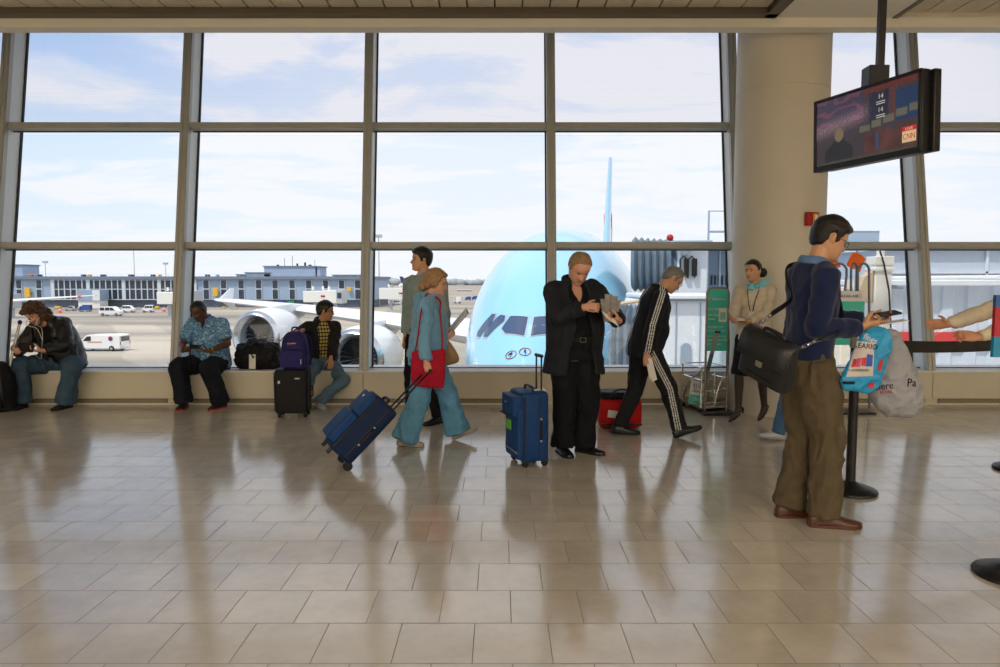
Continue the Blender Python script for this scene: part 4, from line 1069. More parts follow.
def hairline(front=.078, temple=.048, burn=-.012, ear=.03, back=-.066):
    tab = [(0, front), (35, front - .004), (58, temple), (72, burn), (84, burn), (88, ear), (106, ear), (112, -.02), (130, back * .8), (180, back)]
    def f(p):
        a = abs(math.degrees(atan2(p.x, p.y + .012))); return interp(tab, a)[0]
    return f

class Person:
    def __init__(s, label, root, face, h=1.72, feet=None, hip=None, hipoff=(0, 0), pelvis=(0, 0, 0), chest=(0, 0, 0), head=(0, 0, 0), hands=None, bulk=1.0, sex='m', skin_m=None, belly=0.0, arm=1.0,
                 name='person', nose=1.0, jaw=1.0, headk=1.0, group=None, slack=1.006):
        s.t = thing(name, label, 'person', root, group); s.s = h / 1.75; s.F = rz(face); s.face = face; s.bulk = bulk; s.sex = sex; s.belly = belly; s.skin = skin_m
        s.root = Vector(root); k = s.s; s.nose, s.jaw = nose, jaw
        s.fwd, s.rgt, s.up = s.F @ Vector((0, 1, 0)), s.F @ Vector((1, 0, 0)), Vector((0, 0, 1))
        s.foot = {}
        for sd in 'LR':
            x, y, yw, pt = feet[sd][:4]; base = feet[sd][4] if len(feet[sd]) > 4 else 0.0
            R = rz(face + yw) @ rx(-pt); c = [Vector((0, .19, -.08)), Vector((0, -.078, -.08))] if len(feet[sd]) < 6 else []
            z = base + (max(-(R @ (q * k)).z for q in c) if c else 0)
            s.foot[sd] = (Vector((x, y, z)), R)
        a, b = s.foot['L'][0], s.foot['R'][0]
        s.l1, s.l2 = .435 * k, .415 * k
        Rp = s.F @ rz(pelvis[2] if len(pelvis) > 2 else 0) @ rx(-pelvis[0]) @ ry(pelvis[1]); s.Rp = Rp
        hr = Rp @ Vector((.088 * k, 0, 0))
        standing = hip is None; s.slack = slack
        if hip is None:
            hx = (a + b) / 2 + s.fwd * hipoff[0] + s.rgt * hipoff[1]; zs = []
            for sd, sg in (('L', -1), ('R', 1)):
                f = s.foot[sd][0]; o = Vector((hx.x, hx.y, 0)) + hr * sg - Vector((f.x, f.y, 0)); o.z = 0
                L = (s.l1 + s.l2) * .992; zs.append(f.z + sqrt(max(.05, L * L - o.length_squared)) - hr.z * sg)
            hip = Vector((hx.x, hx.y, min(zs)))
        s.P = Vector(hip)
        Rc = s.F @ rz(chest[2] if len(chest) > 2 else 0) @ rx(-chest[0]) @ ry(chest[1]); s.Rc = Rc
        s.sp = {}; p = s.P.copy(); t = 0.0; s.samp = [(0.0, p.copy(), Rp.copy())]
        while t < .62:
            R = slerp(Rp, Rc, smoothstep(.02, .40, t)); p = p + R @ Vector((0, 0, .02 * k)); t += .02; s.samp.append((t, p.copy(), R))
        s.NB = s.spine(.555)[0]
        s.sh = {}; s.el = {}; s.wr = {}; s.hd = {}
        for sd, sg in (('L', -1), ('R', 1)):
            hspec = hands[sd]; c, R = s.spine(.50)
            raise_ = hspec.get('raise', 0); fw = hspec.get('fwd', 0)
            s.sh[sd] = c + R @ Vector((sg * (.182 if sex == 'm' else .160) * k * arm, -.012 + fw, -.012 + raise_))
            w = hspec['at']; w = Vector(w) if isinstance(w, Vector) else s.root + s.F @ Vector(w)
            pole = hspec.get('pole', (sg * .45, -.35, -.8)); pole = s.F @ Vector(pole)
            s.el[sd], s.wr[sd] = ik(s.sh[sd], w, .288 * k, .262 * k, pole)
            d = hspec.get('dir'); d = (s.wr[sd] - s.el[sd]).normalized() if d is None else (s.F @ Vector(d)).normalized()
            pn = hspec.get('palm', (-sg, 0, 0)); pn = s.F @ Vector(pn); pn = (pn - d * pn.dot(d)).normalized()
            s.hd[sd] = (d, pn, hspec.get('curl', .35), hspec.get('thumb', .3))
        s.hip = {}; s.kn = {}; s.an = {}
        for sd, sg in (('L', -1), ('R', 1)):
            s.hip[sd] = s.P + hr * sg - Vector((0, 0, .01)); f, R = s.foot[sd]
            pole = s.foot[sd][1] @ Vector((0, 1, .25)) + s.fwd * .5
            if 'knee' in (feet if isinstance(feet, dict) else {}): pole = s.F @ Vector(feet['knee'][sd])
            lk = 1.0
            if standing: lk = max(.93, min(1.03, (f - s.hip[sd]).length * s.slack / (s.l1 + s.l2)))
            s.kn[sd], s.an[sd] = ik(s.hip[sd], f, s.l1 * lk, s.l2 * lk, pole)
        s.Rh = rz(head[0]) @ rx(-head[1]) @ ry(head[2]); s.hk = .985 * s.s ** .35 * headk * (1 if sex == 'm' else .965)
        Rn = slerp(Rc, s.Rh, .5); s.HC = s.NB + Rn @ Vector((0, .022, .088)) * k + s.Rh @ Vector((0, .012, .066)) * k
    def spine(s, t):
        if t <= 0: return s.P + s.Rp @ Vector((0, 0, t * s.s)), s.Rp
        i = min(int(t / .02), len(s.samp) - 2); a, b = s.samp[i], s.samp[i + 1]; k = (t - a[0]) / .02
        return a[1].lerp(b[1], k), slerp(a[2], b[2], k)
    def sect(s, t, th=0.0, boxy=0.0):
        tab = TORSO_M if s.sex == 'm' else TORSO_F; a, b, y = interp(tab, max(t, -.12)); k = s.s
        m = s.bulk if t < .45 else 1 + (s.bulk - 1) * .5
        a *= m; b *= m
        bl = s.belly * bell(t - .13, .14)
        if boxy:
            a = max(a, boxy * (.165 if s.sex == 'm' else .15) * s.bulk) if t < .42 else a; b = max(b, boxy * .11 * s.bulk) if t < .42 else b
        return a * k + th, b * k + th + bl * .6, y * k + bl * .5
    def torso_rings(s, mb, t0, t1, th, boxy=0.0, gap=None, n=36, thick=.014, drop=None, flare=0.0):
        """gap(t) -> half angle of the open front in degrees"""
        rs = []; k = int(abs(t1 - t0) / .025) + 2
        for i in range(k):
            t = t0 + (t1 - t0) * i / (k - 1)
            if t < -.02: 
                c, R = s.spine(-.02); c = c + Vector((0, 0, (t + .02) * s.s)) if not s.__dict__.get('seated') else s.spine(t)[0]; a, b, y = s.sect(-.02, th, boxy)
                a += flare * (-.02 - t); b += flare * (-.02 - t)
            else: c, R = s.spine(t); a, b, y = s.sect(t, th, boxy)
            def pt(ang, aa, bb):
                sx, cy = sin(ang), cos(ang); e = .86
                return c + R @ Vector((aa * abs(sx) ** e * (1 if sx > 0 else -1), y + bb * abs(cy) ** e * (1 if cy > 0 else -1), 0))
            if gap is None: rs.append([pt(2 * pi * j / n, a, b) for j in range(n)])
            else:
                g = radians(gap(t)); an = [g + (2 * pi - 2 * g) * j / (n - 1) for j in range(n)]
                rs.append([pt(q, a, b) for q in an] + [pt(q, a - thick, b - thick) for q in an[::-1]])
        return mb.rings(rs)
    def arm_path(s, sd, f0=0.0, f1=1.0, n=5):
        A, B, C = s.sh[sd], s.el[sd], s.wr[sd]; sg = -1 if sd == 'L' else 1
        c, R = s.spine(.49); inn = A + R @ Vector((-sg * .06, 0, -.005)) * s.s
        pts = [inn, A, A.lerp(B, .35), A.lerp(B, .75), B + (B - (A + C) / 2) * .06, B.lerp(C, .3), B.lerp(C, .65), C]
        cut = []; m = len(pts) - 1; 
        tt = [0, .06, .22, .40, .53, .66, .82, 1.0]
        return [(p, t) for p, t in zip(pts, tt) if f0 <= t <= f1] + ([(B.lerp(C, (f1 - .53) / .47) if f1 > .53 else A.lerp(B, (f1 - .06) / .47), f1)] if f1 not in tt else [])
    def leg_path(s, sd, ext=0.0):
        A, B, C = s.hip[sd], s.kn[sd], s.an[sd]
        return [(A.lerp(B, -.06), 0), (A.lerp(B, .2), .1), (A.lerp(B, .45), .24), (A.lerp(B, .8), .42), (B + (B - (A + C) / 2) * .05, .5), (B.lerp(C, .25), .63), (B.lerp(C, .55), .77), (B.lerp(C, .85), .92), (B.lerp(C, 1 + ext), 1.0)]
    def limb(s, mb, path, rtab, k=1.0, n=16, flat=1.0):
        P = catmull([tuple(p) + (t,) for p, t in path], 3)
        mb.tube([q[:3] for q in P], [interp(rtab, q[3])[0] * k for q in P], n)
    def head_pt(s, p): return s.HC + s.Rh @ (Vector(p) * s.hk)
    def hand(s, mb, sd):
        d, pn, curl, th = s.hd[sd]; k = s.s * (1.0 if s.sex == 'm' else .92); y = d; z = -pn; x = y.cross(z).normalized(); z = x.cross(y)
        R = Matrix((x, y, z)).transposed(); W = s.wr[sd]; tsg = -1 if sd == 'R' else 1
        def pt(a): return W + R @ (Vector(a) * k)
        def sl(yy, w, t, zz=0): return [pt((w * cos(2 * pi * i / 14), yy, zz + t * sin(2 * pi * i / 14))) for i in range(14)]
        mb.rings([sl(-.02, .026, .021), sl(.01, .030, .019), sl(.04, .040, .0165), (sl(.075, .042, .0145)), sl(.095, .040, .0115), sl(.102, .032, .007)])
        cs = curl if isinstance(curl, (list, tuple)) else [curl, curl * 1.05, curl * 1.1, curl * 1.18]
        for i in range(4):
            bx = tsg * (.0315 - .0205 * i); L = (.070, .078, .072, .056)[i]; r = (.0088, .0090, .0086, .0076)[i]; a = cs[i] * .35
            p = Vector((bx, .088, 0)); pts = [p + Vector((0, -.02, 0)), p.copy()]; rr = [r, r]
            spread = tsg * (.13 - .085 * i)
            for seg, fr, da in ((0, .46, .45), (1, .30, 1.15), (2, .24, .75)):
                a += cs[i] * da * (.8 if seg == 0 else 1); dv = Vector((spread * .4, cos(a), -sin(a))).normalized(); p = p + dv * (L * fr); pts.append(p.copy()); rr.append(r * (.95, .86, .70)[seg])
            mb.tube([pt(q) for q in pts], [q * k for q in rr], 8)
        b = Vector((tsg * .022, .022, -.006)); dirv = Vector((tsg * (.85 - .5 * th), .62 + .1 * th, -.25 - .75 * th)).normalized(); d2 = Vector((tsg * (.35 - .6 * th), .9, -.25 - .5 * th)).normalized()
        p1 = b + dirv * .042; p2 = p1 + (dirv * .4 + d2 * .6).normalized() * .034; p3 = p2 + d2 * .026
        mb.tube([pt(q) for q in (b, p1, p2, p3)], [q * k for q in (.0145, .0118, .0100, .0072)], 9)
    def body(s, vox=.0055):
        mb = MB(); k = s.s; B = s.bulk
        s.torso_rings(mb, -.11, .58, -.006)
        nb, hb = s.spine(.53)[0], s.head_pt((0, -.022, -.05))
        mb.tube([nb, nb.lerp(hb, .5), hb], [.062 * k * B ** .4, .055 * k * B ** .4, .056 * k * B ** .4], 16)
        HG = head_grid(nose=s.nose, jaw=s.jaw); s.HG = HG
        mb.rings([[s.head_pt(p) for p in r] for r in HG])
        for sg in (-1, 1): mb.ball(s.head_pt((sg * .0755, -.012, -.004)), tuple(q * s.hk for q in (.009, .019, .031)), 12, 8, s.Rh @ rz(sg * 22))
        kb = B ** .6 * k * (1 if s.sex == 'm' else .88)
        for sd in 'LR':
            s.limb(mb, s.arm_path(sd), [(0, .048), (.06, .052), (.25, .047), (.50, .038), (.62, .041), (.85, .030), (1, .0255)], kb)
            s.hand(mb, sd)
            s.limb(mb, s.leg_path(sd), [(0, .07), (.1, .084), (.3, .072), (.5, .052), (.65, .054), (.8, .044), (1, .036)], kb)
            f, R = s.foot[sd]
            mb.tube([s.an[sd], s.an[sd] + R @ Vector((0, .03, -.04)) * k, s.an[sd] + R @ Vector((0, .14, -.055)) * k], [.036 * k, .036 * k, .018 * k], 12)
        me = remesh(mb, vox, 2, .4)
        Ri = s.Rh.inverted(); lip = s.__dict__.get('lip', (.30, .11, .09)); browc = s.__dict__.get('brow', (.03, .02, .015))
        def paint(co):
            q = (Ri @ (co - s.HC)) / s.hk
            if abs(q.x) > .08 or q.y < .04 or abs(q.z) > .12: return (0, 0, 0, 0)
            ex = abs(q.x) - .031
            e = (ex / .0145) ** 2 + ((q.z - .001 + abs(ex) * .12) / .0062) ** 2
            if e < 1: return (.02, .015, .012, .85) if abs(ex) < .0075 else (.55, .5, .47, .8)
            b_ = ((abs(q.x) - .031) / .019) ** 2 + ((q.z - .0215 + .25 * max(0, ex)) / .0048) ** 2
            if b_ < 1: return (*browc, .8)
            m = (q.x / .024) ** 2 + ((q.z + .064) / .0095) ** 2
            if m < 1: return (*(c * .45 for c in lip), .8) if abs(q.z + .064) < .002 else (*lip, .6)
            st = s.__dict__.get('stubble', 0)
            if st and q.z < -.035: return (.05, .045, .045, st)
            return (0, 0, 0, 0)
        return finish(me, 'body', s.skin, s.t, paint=paint)
    def hair(s, m, line=None, th=.014, blobs=(), rough=.004, vox=.0055, curls=0.0, name='hair'):
        line = line or hairline(); rows = []; HG = s.HG; nu = len(HG[0])
        for k, r in enumerate(HG):
            row = []
            for p in r:
                mk = smoothstep(-.007, .009, p.z - line(p)); n = Vector((p.x / .0058, (p.y + .01) / .0095, max(p.z, -.02) / .0125)).normalized()
                t = th(p) if callable(th) else th
                q = p + n * (t * mk - .012 * (1 - mk)); q += n * mk * rough * noise.noise(Vector((p.x * 70, p.y * 22, p.z * 45))); row.append(s.head_pt(q))
            rows.append(row)
        mb = MB().rings(rows)
        for c, r in blobs: mb.ball(s.head_pt(c), tuple(q * s.hk for q in (r if isinstance(r, (tuple, list)) else (r, r, r))), 14, 9, s.Rh)
        me = remesh(mb, vox, 1, .4)
        return finish(me, name, m, s.t, curls=curls)
    def top(s, name, m, hem=.0, th=.012, boxy=.0, sleeve=1.0, cuff=.036, sl=1.0, gap=None, collar=None, vox=.0075, fold=.006, seed=1, paint=None, flare=0.0, extra=None, neck=.555, thick=.014, fscale=9, smooth=4, label=None):
        mb = MB(); k = s.s; B = s.bulk ** .6
        s.torso_rings(mb, hem, neck, th, boxy, gap, flare=flare, thick=thick)
        if sleeve:
            for sd in 'LR':
                s.limb(mb, s.arm_path(sd, 0, sleeve), [(0, .055), (.06, .060), (.25, .056), (.50, .047), (.62, .050), (.82, .042), (1, cuff / (k * B))], k * B * sl)
        if collar:
            c, R = s.spine(.565); a, b, rr, hh = collar
            pts = []
            for i in range(28):
                q = 2 * pi * i / 28
                if gap is not None and abs((q + pi) % (2 * pi) - pi) < radians(gap(.54)): continue
                pts.append(c + R @ Vector((a * sin(q), -.012 + b * cos(q), hh * (.5 - .5 * cos(q)))))
            mb.tube(pts, [(rr, rr * 1.7)] * len(pts), 8, closed=gap is None)
        if extra: extra(mb)
        me = remesh(mb, vox, smooth, .5)
        return finish(me, name, m, s.t, fold=fold, fscale=fscale, seed=seed, paint=paint, label=label)
    def trousers(s, m, name='trousers', rt=None, waist=.10, th=.012, ext=.03, vox=.0075, fold=.006, seed=2, paint=None, k=1.0, smooth=4, label=None):
        rt = rt or [(0, .088), (.1, .098), (.24, .090), (.42, .074), (.5, .070), (.63, .068), (.8, .062), (1, .062)]
        mb = MB(); s.torso_rings(mb, -.105, waist, th)
        for sd in 'LR': s.limb(mb, s.leg_path(sd, ext), rt, s.s * s.bulk ** .6 * k, 18)
        me = remesh(mb, vox, smooth, .5)
        return finish(me, name, m, s.t, fold=fold, fscale=10, seed=seed, paint=paint, label=label)
    def shoes(s, m, sole_m=None, kind='shoe', k=1.0, label=None):
        for sd in 'LR':
            f, R = s.foot[sd]; f = s.an[sd]; K = s.s * k
            P = lambda x, y, z: f + R @ (Vector((x, y, z)) * K)
            if kind == 'heel':
                tab = [(-.066, .022, .034, .055), (-.03, .030, .046, .05), (.02, .030, .024, .045), (.07, .036, .010, .042), (.12, .038, .003, .032), (.165, .026, .002, .022), (.185, .010, .002, .012)]
            else:
                tab = [(-.080, .020, .006, .045), (-.068, .033, .004, .075), (-.03, .038, .004, .098), (.02, .038, .004, .090), (.06, .042, .004, .070), (.11, .047, .004, .052), (.15, .045, .004, .043), (.18, .032, .006, .034), (.196, .012, .010, .022)]
            rs = []
            for y, w, zb, ht in tab:
                rs.append([P(w * (cos(a) if sin(a) > 0 else (1 if cos(a) > 0 else -1) * abs(cos(a)) ** .4), y, -.08 + zb + ht * (.28 + .72 * sin(a) if sin(a) > 0 else .28 + .28 * sin(a))) for a in [2 * pi * i / 16 for i in range(16)]])
            sh = MB().rings(rs).build('shoe', m, s.t, smooth=60, label=label)
            if kind == 'heel':
                MB().rings([[P(q * cos(a), yy + q * sin(a), z) for a in [2 * pi * i / 8 for i in range(8)]] for q, yy, z in ((.008, -.058, -.08), (.009, -.056, -.055), (.02, -.045, -.028))]).build('heel', m, sh)
            else:
                out = [(w * 1.07 + .001, y) for y, w, _, _ in tab]; poly = [P(w, y, -.081) for w, y in out] + [P(-w, y, -.081) for w, y in out[::-1]]
                MB().prism(poly, R @ Vector((0, 0, .020 * K))).build('sole', sole_m or M['rubber'], sh, bevel=.003, smooth=50)
    def belt(s, m, t=.085, th=.022):
        mb = MB(); rs = []
        for tt, q in ((t - .016, th - .004), (t - .014, th), (t + .014, th), (t + .016, th - .004)):
            c, R = s.spine(tt); a, b, y = s.sect(tt, q); rs.append([c + R @ Vector((a * abs(sin(w)) ** .86 * (1 if sin(w) > 0 else -1), y + b * abs(cos(w)) ** .86 * (1 if cos(w) > 0 else -1), 0)) for w in [2 * pi * i / 40 for i in range(40)]])
        o = mb.rings(rs).build('belt', m, s.t)
        c, R = s.spine(t); a, b, y = s.sect(t, th); cc = c + R @ Vector((0, y + b + .003, 0)); X, Z = R @ Vector((1, 0, 0)), R @ Vector((0, 0, 1))
        MB().tube([cc + X * u + Z * v for u, v in ((-.024, -.018), (.024, -.018), (.024, .018), (-.024, .018))], .004, 6, closed=True).build('buckle', M['steel'], o)
    def glasses(s, m, lens=None):
        mb = MB()
        for sg in (-1, 1):
            mb.tube([s.head_pt((sg * .032 + .021 * cos(a), .096 - .004 * abs(cos(a)), .0 + .015 * sin(a))) for a in [2 * pi * i / 18 for i in range(18)]], .0016, 6, closed=True)
            mb.tube([s.head_pt(p) for p in ((sg * .052, .093, .004), (sg * .072, .06, .006), (sg * .079, -.005, .006), (sg * .079, -.02, -.008))], .0015, 6)
        mb.tube([s.head_pt(p) for p in ((-.012, .099, .003), (0, .103, .006), (.012, .099, .003))], .0016, 6)
        g = mb.build('glasses', m, s.t)
        if lens:
            lb = MB()
            for sg in (-1, 1): lb.add([s.head_pt((sg * .032 + .020 * cos(a), .096, .014 * sin(a))) for a in [2 * pi * i / 16 for i in range(16)]], [tuple(range(16))])
            lb.build('lenses', lens, g)
        return g
    def watch(s, sd, strap, face_m, f=.90):
        A, B = s.el[sd], s.wr[sd]; c = A.lerp(B, f); d = (B - A).normalized(); u = d.orthogonal().normalized(); w = d.cross(u); r = .031 * s.s
        o = MB().rings([[c + d * z + (u * cos(q) + w * sin(q)) * (r + e) for q in [2 * pi * i / 24 for i in range(24)]] for z, e in ((-.011, 0), (-.009, .004), (.009, .004), (.011, 0))]).build('watch', strap, s.t)
        n = -s.hd[sd][1]; n = (n - d * n.dot(d)).normalized(); MB().cyl(c + n * (r + .001), c + n * (r + .009), .018, n=18).build('watch_face', face_m, o)
# ------------------------------------------------------------------ the travellers
SK = {k: skin('skin_' + k, c) for k, c in {'fair': (214, 160, 134), 'light': (206, 154, 122), 'asian': (204, 154, 118), 'brown': (88, 58, 42), 'tan': (190, 136, 104)}.items()}
def hairmat(n, c, r=.5): return mat(n, c, r, 0, .25, 60, .5, 160, spec=.4)
H_ = {'black': hairmat('hair_black', (20, 17, 16), .38), 'brown': hairmat('hair_brown', (84, 56, 36)), 'sandy': hairmat('hair_sandy', (150, 120, 86)), 'grey': hairmat('hair_grey', (122, 120, 118)), 'auburn': hairmat('hair_light_brown', (160, 124, 86))}
def speckle(name, cols, scale):
    """small scattered print: random cells of a few colours"""
    m, nt, b = _bsdf(name); N = nt.nodes; L = nt.links
    tc = N.new('ShaderNodeTexCoord'); v = N.new('ShaderNodeTexVoronoi'); v.inputs['Scale'].default_value = scale; L.new(tc.outputs['Object'], v.inputs['Vector'])
    sp = N.new('ShaderNodeSeparateXYZ'); L.new(v.outputs['Color'], sp.inputs[0]); r = N.new('ShaderNodeValToRGB'); r.color_ramp.interpolation = 'CONSTANT'; L.new(sp.outputs[0], r.inputs[0])
    e = r.color_ramp.elements; e[0].color = srgb(*cols[0]); e[1].position = .3; e[1].color = srgb(*cols[1])
    for p_, c in ((.6, cols[2]), (.86, cols[3])): q = e.new(p_); q.color = srgb(*c)
    L.new(r.outputs[0], b.inputs['Base Color']); b.inputs['Roughness'].default_value = .9
    return m
C_ = {
    'suit': cloth('suit_charcoal', (34, 37, 44), .8), 'blackcloth': cloth('black_cloth', (17, 18, 22), .85), 'blacktrouser': cloth('black_trouser', (20, 21, 25), .85),
    'leather': mat('black_leather', (24, 23, 24), .38, var=.15, bump=.35, bscale=90), 'jeans': cloth('blue_jeans', (62, 84, 104), .9, var=.18), 'darkjeans': cloth('dark_jeans', (24, 27, 36), .9),
    'palejeans': cloth('pale_jeans', (98, 126, 148), .9, var=.15), 'midjeans': cloth('mid_jeans', (72, 108, 150), .9), 'teal': cloth('teal_fleece', (112, 162, 196), .95, sheen=.3), 'tealtrouser': cloth('teal_trouser', (100, 154, 188), .92),
    'greyshirt': cloth('grey_green_shirt', (140, 158, 158), .85), 'navy': cloth('navy_knit', (24, 36, 72), .95, sheen=.2), 'khaki': cloth('khaki_brown', (92, 80, 60), .85), 'bluecollar': cloth('blue_shirt', (96, 128, 172), .8),
    'beige': cloth('beige_knit', (214, 200, 176), .9), 'cream': cloth('cream_blouse', (228, 220, 204), .85), 'skirt': cloth('black_skirt', (20, 20, 23), .85), 'stocking': mat('dark_stocking', (52, 40, 36), .5),
    'scarf': cloth('aqua_scarf', (120, 200, 214), .6), 'darkjacket': cloth('dark_jacket', (36, 33, 34), .75), 'royal': cloth('royal_blue', (30, 84, 168), .8),
    'plaidblue': speckle('blue_printed_shirt', [(70, 116, 162), (112, 160, 198), (96, 146, 188), (176, 204, 220)], 70), 'plaidyellow': checks('yellow_checked_shirt', (214, 190, 82), (48, 60, 90), (38, 46, 70), 24, thin=.35),
    'shoeblack': mat('black_shoe_leather', (18, 17, 18), .28), 'shoebrown': mat('brown_shoe_leather', (84, 46, 28), .35), 'shoetan': mat('tan_shoe', (176, 156, 128), .6), 'sneaker': mat('dark_sneaker', (26, 25, 28), .7),
    'silver': mat('silver_sneaker', (186, 190, 198), .45), 'redsole': mat('red_sole', (178, 52, 46), .6), 'greysole': mat('grey_sole', (150, 150, 152), .7), 'heelblack': mat('patent_black', (14, 14, 15), .18),
    'gold': mat('gold_metal', (206, 168, 84), .25, metal=1.0), 'beltblack': mat('belt_leather', (16, 15, 15), .4), 'whitecord': mat('white_cord', (226, 226, 224), .5), 'lens': mat('dark_lens', (30, 30, 36), .1),
}
def FP(px, py): v = FL(px, py); return v.x, v.y
def root_at(px, py): return FL(px, py)
def ftz(p, yaw=0, pitch=0, base=0.0): return (p[0], p[1], yaw, pitch, base)
SEAT = LZ + .012

# --- man in dark suit reading, beside the upright blue case
r = root_at(575, 455); Y = r.y
p = Person('heavy man in dark open suit looking down at a folded newspaper', r, 194, 1.70,
           dict(R=ftz(FP(562, 453), 2, 0), L=ftz(FP(584, 452), 38, 0)), hipoff=(.0, .0), chest=(4, 2), head=(196, 42, -4), bulk=1.16, belly=.075, skin_m=SK['fair'], jaw=1.16, headk=1.06,
           hands=dict(R=dict(at=AT(585, 307, Y - .29), dir=(-.95, .1, -.05), palm=(0, -1, -.2), curl=.55, pole=(.6, -.1, -.9)), L=dict(at=AT(619, 321, Y - .30), dir=(.95, .15, .15), palm=(-.1, -.3, .95), curl=.85, thumb=.8, pole=(-.6, -.2, -.8))))
p.brow = (.2, .15, .1); suitman = p
p.body(); p.hair(H_['sandy'], hairline(.088, .058, -.012, .03, -.06), lambda q: .010 + .006 * smoothstep(.05, -.05, q.y))
p.top('shirt', C_['blackcloth'], hem=.05, th=.010, sleeve=.9, cuff=.034, gap=lambda t: 16 * smoothstep(.36, .55, t), collar=None, seed=3, fold=.004)
p.top('jacket', C_['suit'], hem=-.22, th=.034, boxy=1.04, sleeve=.95, cuff=.044, sl=1.22, gap=lambda t: 13 + 15 * smoothstep(.3, -.2, t) + 14 * smoothstep(.35, .53, t), collar=(.082, .074, .012, .02), seed=4, fold=.008, flare=.15, thick=.016)
p.trousers(C_['blacktrouser'], k=1.1, th=.012, seed=5, fold=.008, rt=[(0, .09), (.1, .104), (.24, .098), (.42, .084), (.5, .080), (.63, .079), (.8, .076), (1, .078)])
p.shoes(C_['shoeblack'], k=1.04); p.belt(C_['beltblack'], .075, .020)

# --- man in the striped tracksuit striding right with bowed head
r = root_at(650, 436); Y = r.y
fr, rr = FP(679, 437.5), FP(620, 434)
p = Person('grey haired man in black tracksuit with white stripes striding right, head bowed', r, -90, 1.675,
           dict(R=ftz(fr, 0, -20), L=ftz(rr, 0, 4)), hipoff=(-.055, 0), pelvis=(8, 0), chest=(19, 0), head=(-84, 42, 0), bulk=1.06, belly=.045, skin_m=SK['light'],
           hands=dict(R=dict(at=AT(645, 361, Y - .24), dir=(0, .1, -1), palm=(-1, .1, 0), curl=.8, pole=(.2, -1, -.1)), L=dict(at=(-.26, .02, .78), curl=.5)))
p.brow = (.1, .1, .1); track = p
STRIPE = [(-.0235, -.0150), (-.0045, .0045), (.0150, .0235)]
def track_paint(p, chains, base=(.011, .012, .016), white=(.72, .72, .70)):
    segs = []
    for pts, out in chains:
        for a, b in zip(pts, pts[1:]): segs.append((a, b, (b - a).normalized(), (b - a).length, out.normalized()))
    def f(co):
        best = None
        for a, b, d, L, out in segs:
            t = max(0, min(L, (co - a).dot(d))); q = co - (a + d * t); dist = q.length
            if best is None or dist < best[0]: best = (dist, q, d, out)
        _, q, d, out = best; n = (out - d * out.dot(d)).normalized()
        if q.dot(n) > .25 * q.length:
            c = q.dot(d.cross(n))
            for lo, hi in STRIPE:
                if lo < c < hi: return (*white, 1)
        return (*base, 1)
    return f
M['track'] = painted('tracksuit_jersey', .72)
p.body(); p.hair(H_['grey'], hairline(.084, .05, -.018, .028, -.06), .012)
o_r, o_l = p.rgt, -p.rgt
top0 = p.spine(.545)[0]
p.top('track_jacket', M['track'], hem=-.10, th=.024, boxy=1.0, sleeve=.97, cuff=.036, sl=1.16, collar=(.066, .066, .013, .012), seed=6, fold=.006, vox=.006,
      paint=track_paint(p, [([top0 + p.rgt * .06, p.sh['R'], p.el['R'], p.wr['R']], o_r + Vector((0, 0, .5))), ([top0 - p.rgt * .06, p.sh['L'], p.el['L'], p.wr['L']], o_l + Vector((0, 0, .5))), ([p.P, p.spine(.3)[0], p.spine(.5)[0]], Vector((0, 0, 1)))]))
p.trousers(M['track'], k=1.08, seed=7, fold=.007, vox=.006, paint=track_paint(p, [([p.P + p.rgt * .1, p.kn['R'], p.an['R'] - Vector((0, 0, .1))], o_r), ([p.P - p.rgt * .1, p.kn['L'], p.an['L'] - Vector((0, 0, .1))], o_l)]))
p.shoes(C_['shoeblack'], k=1.04); p.glasses(M['darkmetal'])

# --- woman in teal pulling the tilted blue case
r = root_at(431, 444); Y = r.y
p = Person('woman in teal hoodie and flared teal trousers walking right with red tote', r, -90, 1.565,
           dict(R=ftz(FP(405, 446), -6, 2), L=ftz(FP(457, 440), 4, -22)), hipoff=(-.04, 0), pelvis=(3, 0), chest=(6, 0), head=(-84, 12, 0), bulk=1.10, belly=.03, sex='f', skin_m=SK['fair'],
           hands=dict(R=dict(at=AT(426, 366, Y - .25), dir=(0, .25, -.95), palm=(-.9, 0, 0), curl=.95, thumb=.8, pole=(.35, -1, 0)), L=dict(at=AT(447, 338, Y + .02), dir=(.1, .75, .65), palm=(.6, .1, .6), curl=.8, thumb=.7, pole=(-.4, -.8, -.6))))
p.brow = (.18, .12, .07); woman = p
p.body()
p.hair(H_['auburn'], hairline(.074, .042, -.03, -.03, -.085), lambda q: .024 + .012 * smoothstep(.04, -.06, q.y), blobs=[((0, -.092, -.015), (.070, .056, .070)), ((0, -.125, -.05), (.055, .048, .056)), ((0, -.03, .085), (.062, .07, .045)), ((.055, -.03, .0), (.034, .055, .06)), ((-.055, -.03, .0), (.034, .055, .06)), ((0, .06, .088), (.045, .03, .026))], curls=.007, vox=.005)
def hood(mb):
    c, R = woman.spine(.53); mb.ball(c + R @ Vector((0, -.085, -.01)), (.10, .055, .075), 16, 10, R)
p.top('undershirt', C_['royal'], hem=-.09, th=.016, boxy=1.0, sleeve=.5, seed=8, fold=.003)
p.top('hoodie', C_['teal'], hem=-.035, th=.028, boxy=1.06, sleeve=.96, cuff=.037, sl=1.22, collar=(.066, .07, .016, .01), extra=hood, seed=9, fold=.009)
p.trousers(C_['tealtrouser'], rt=[(0, .09), (.1, .108), (.24, .104), (.42, .092), (.5, .088), (.63, .092), (.8, .104), (1, .122)], seed=10, fold=.010)
p.shoes(C_['shoetan'], C_['greysole'], k=.98)

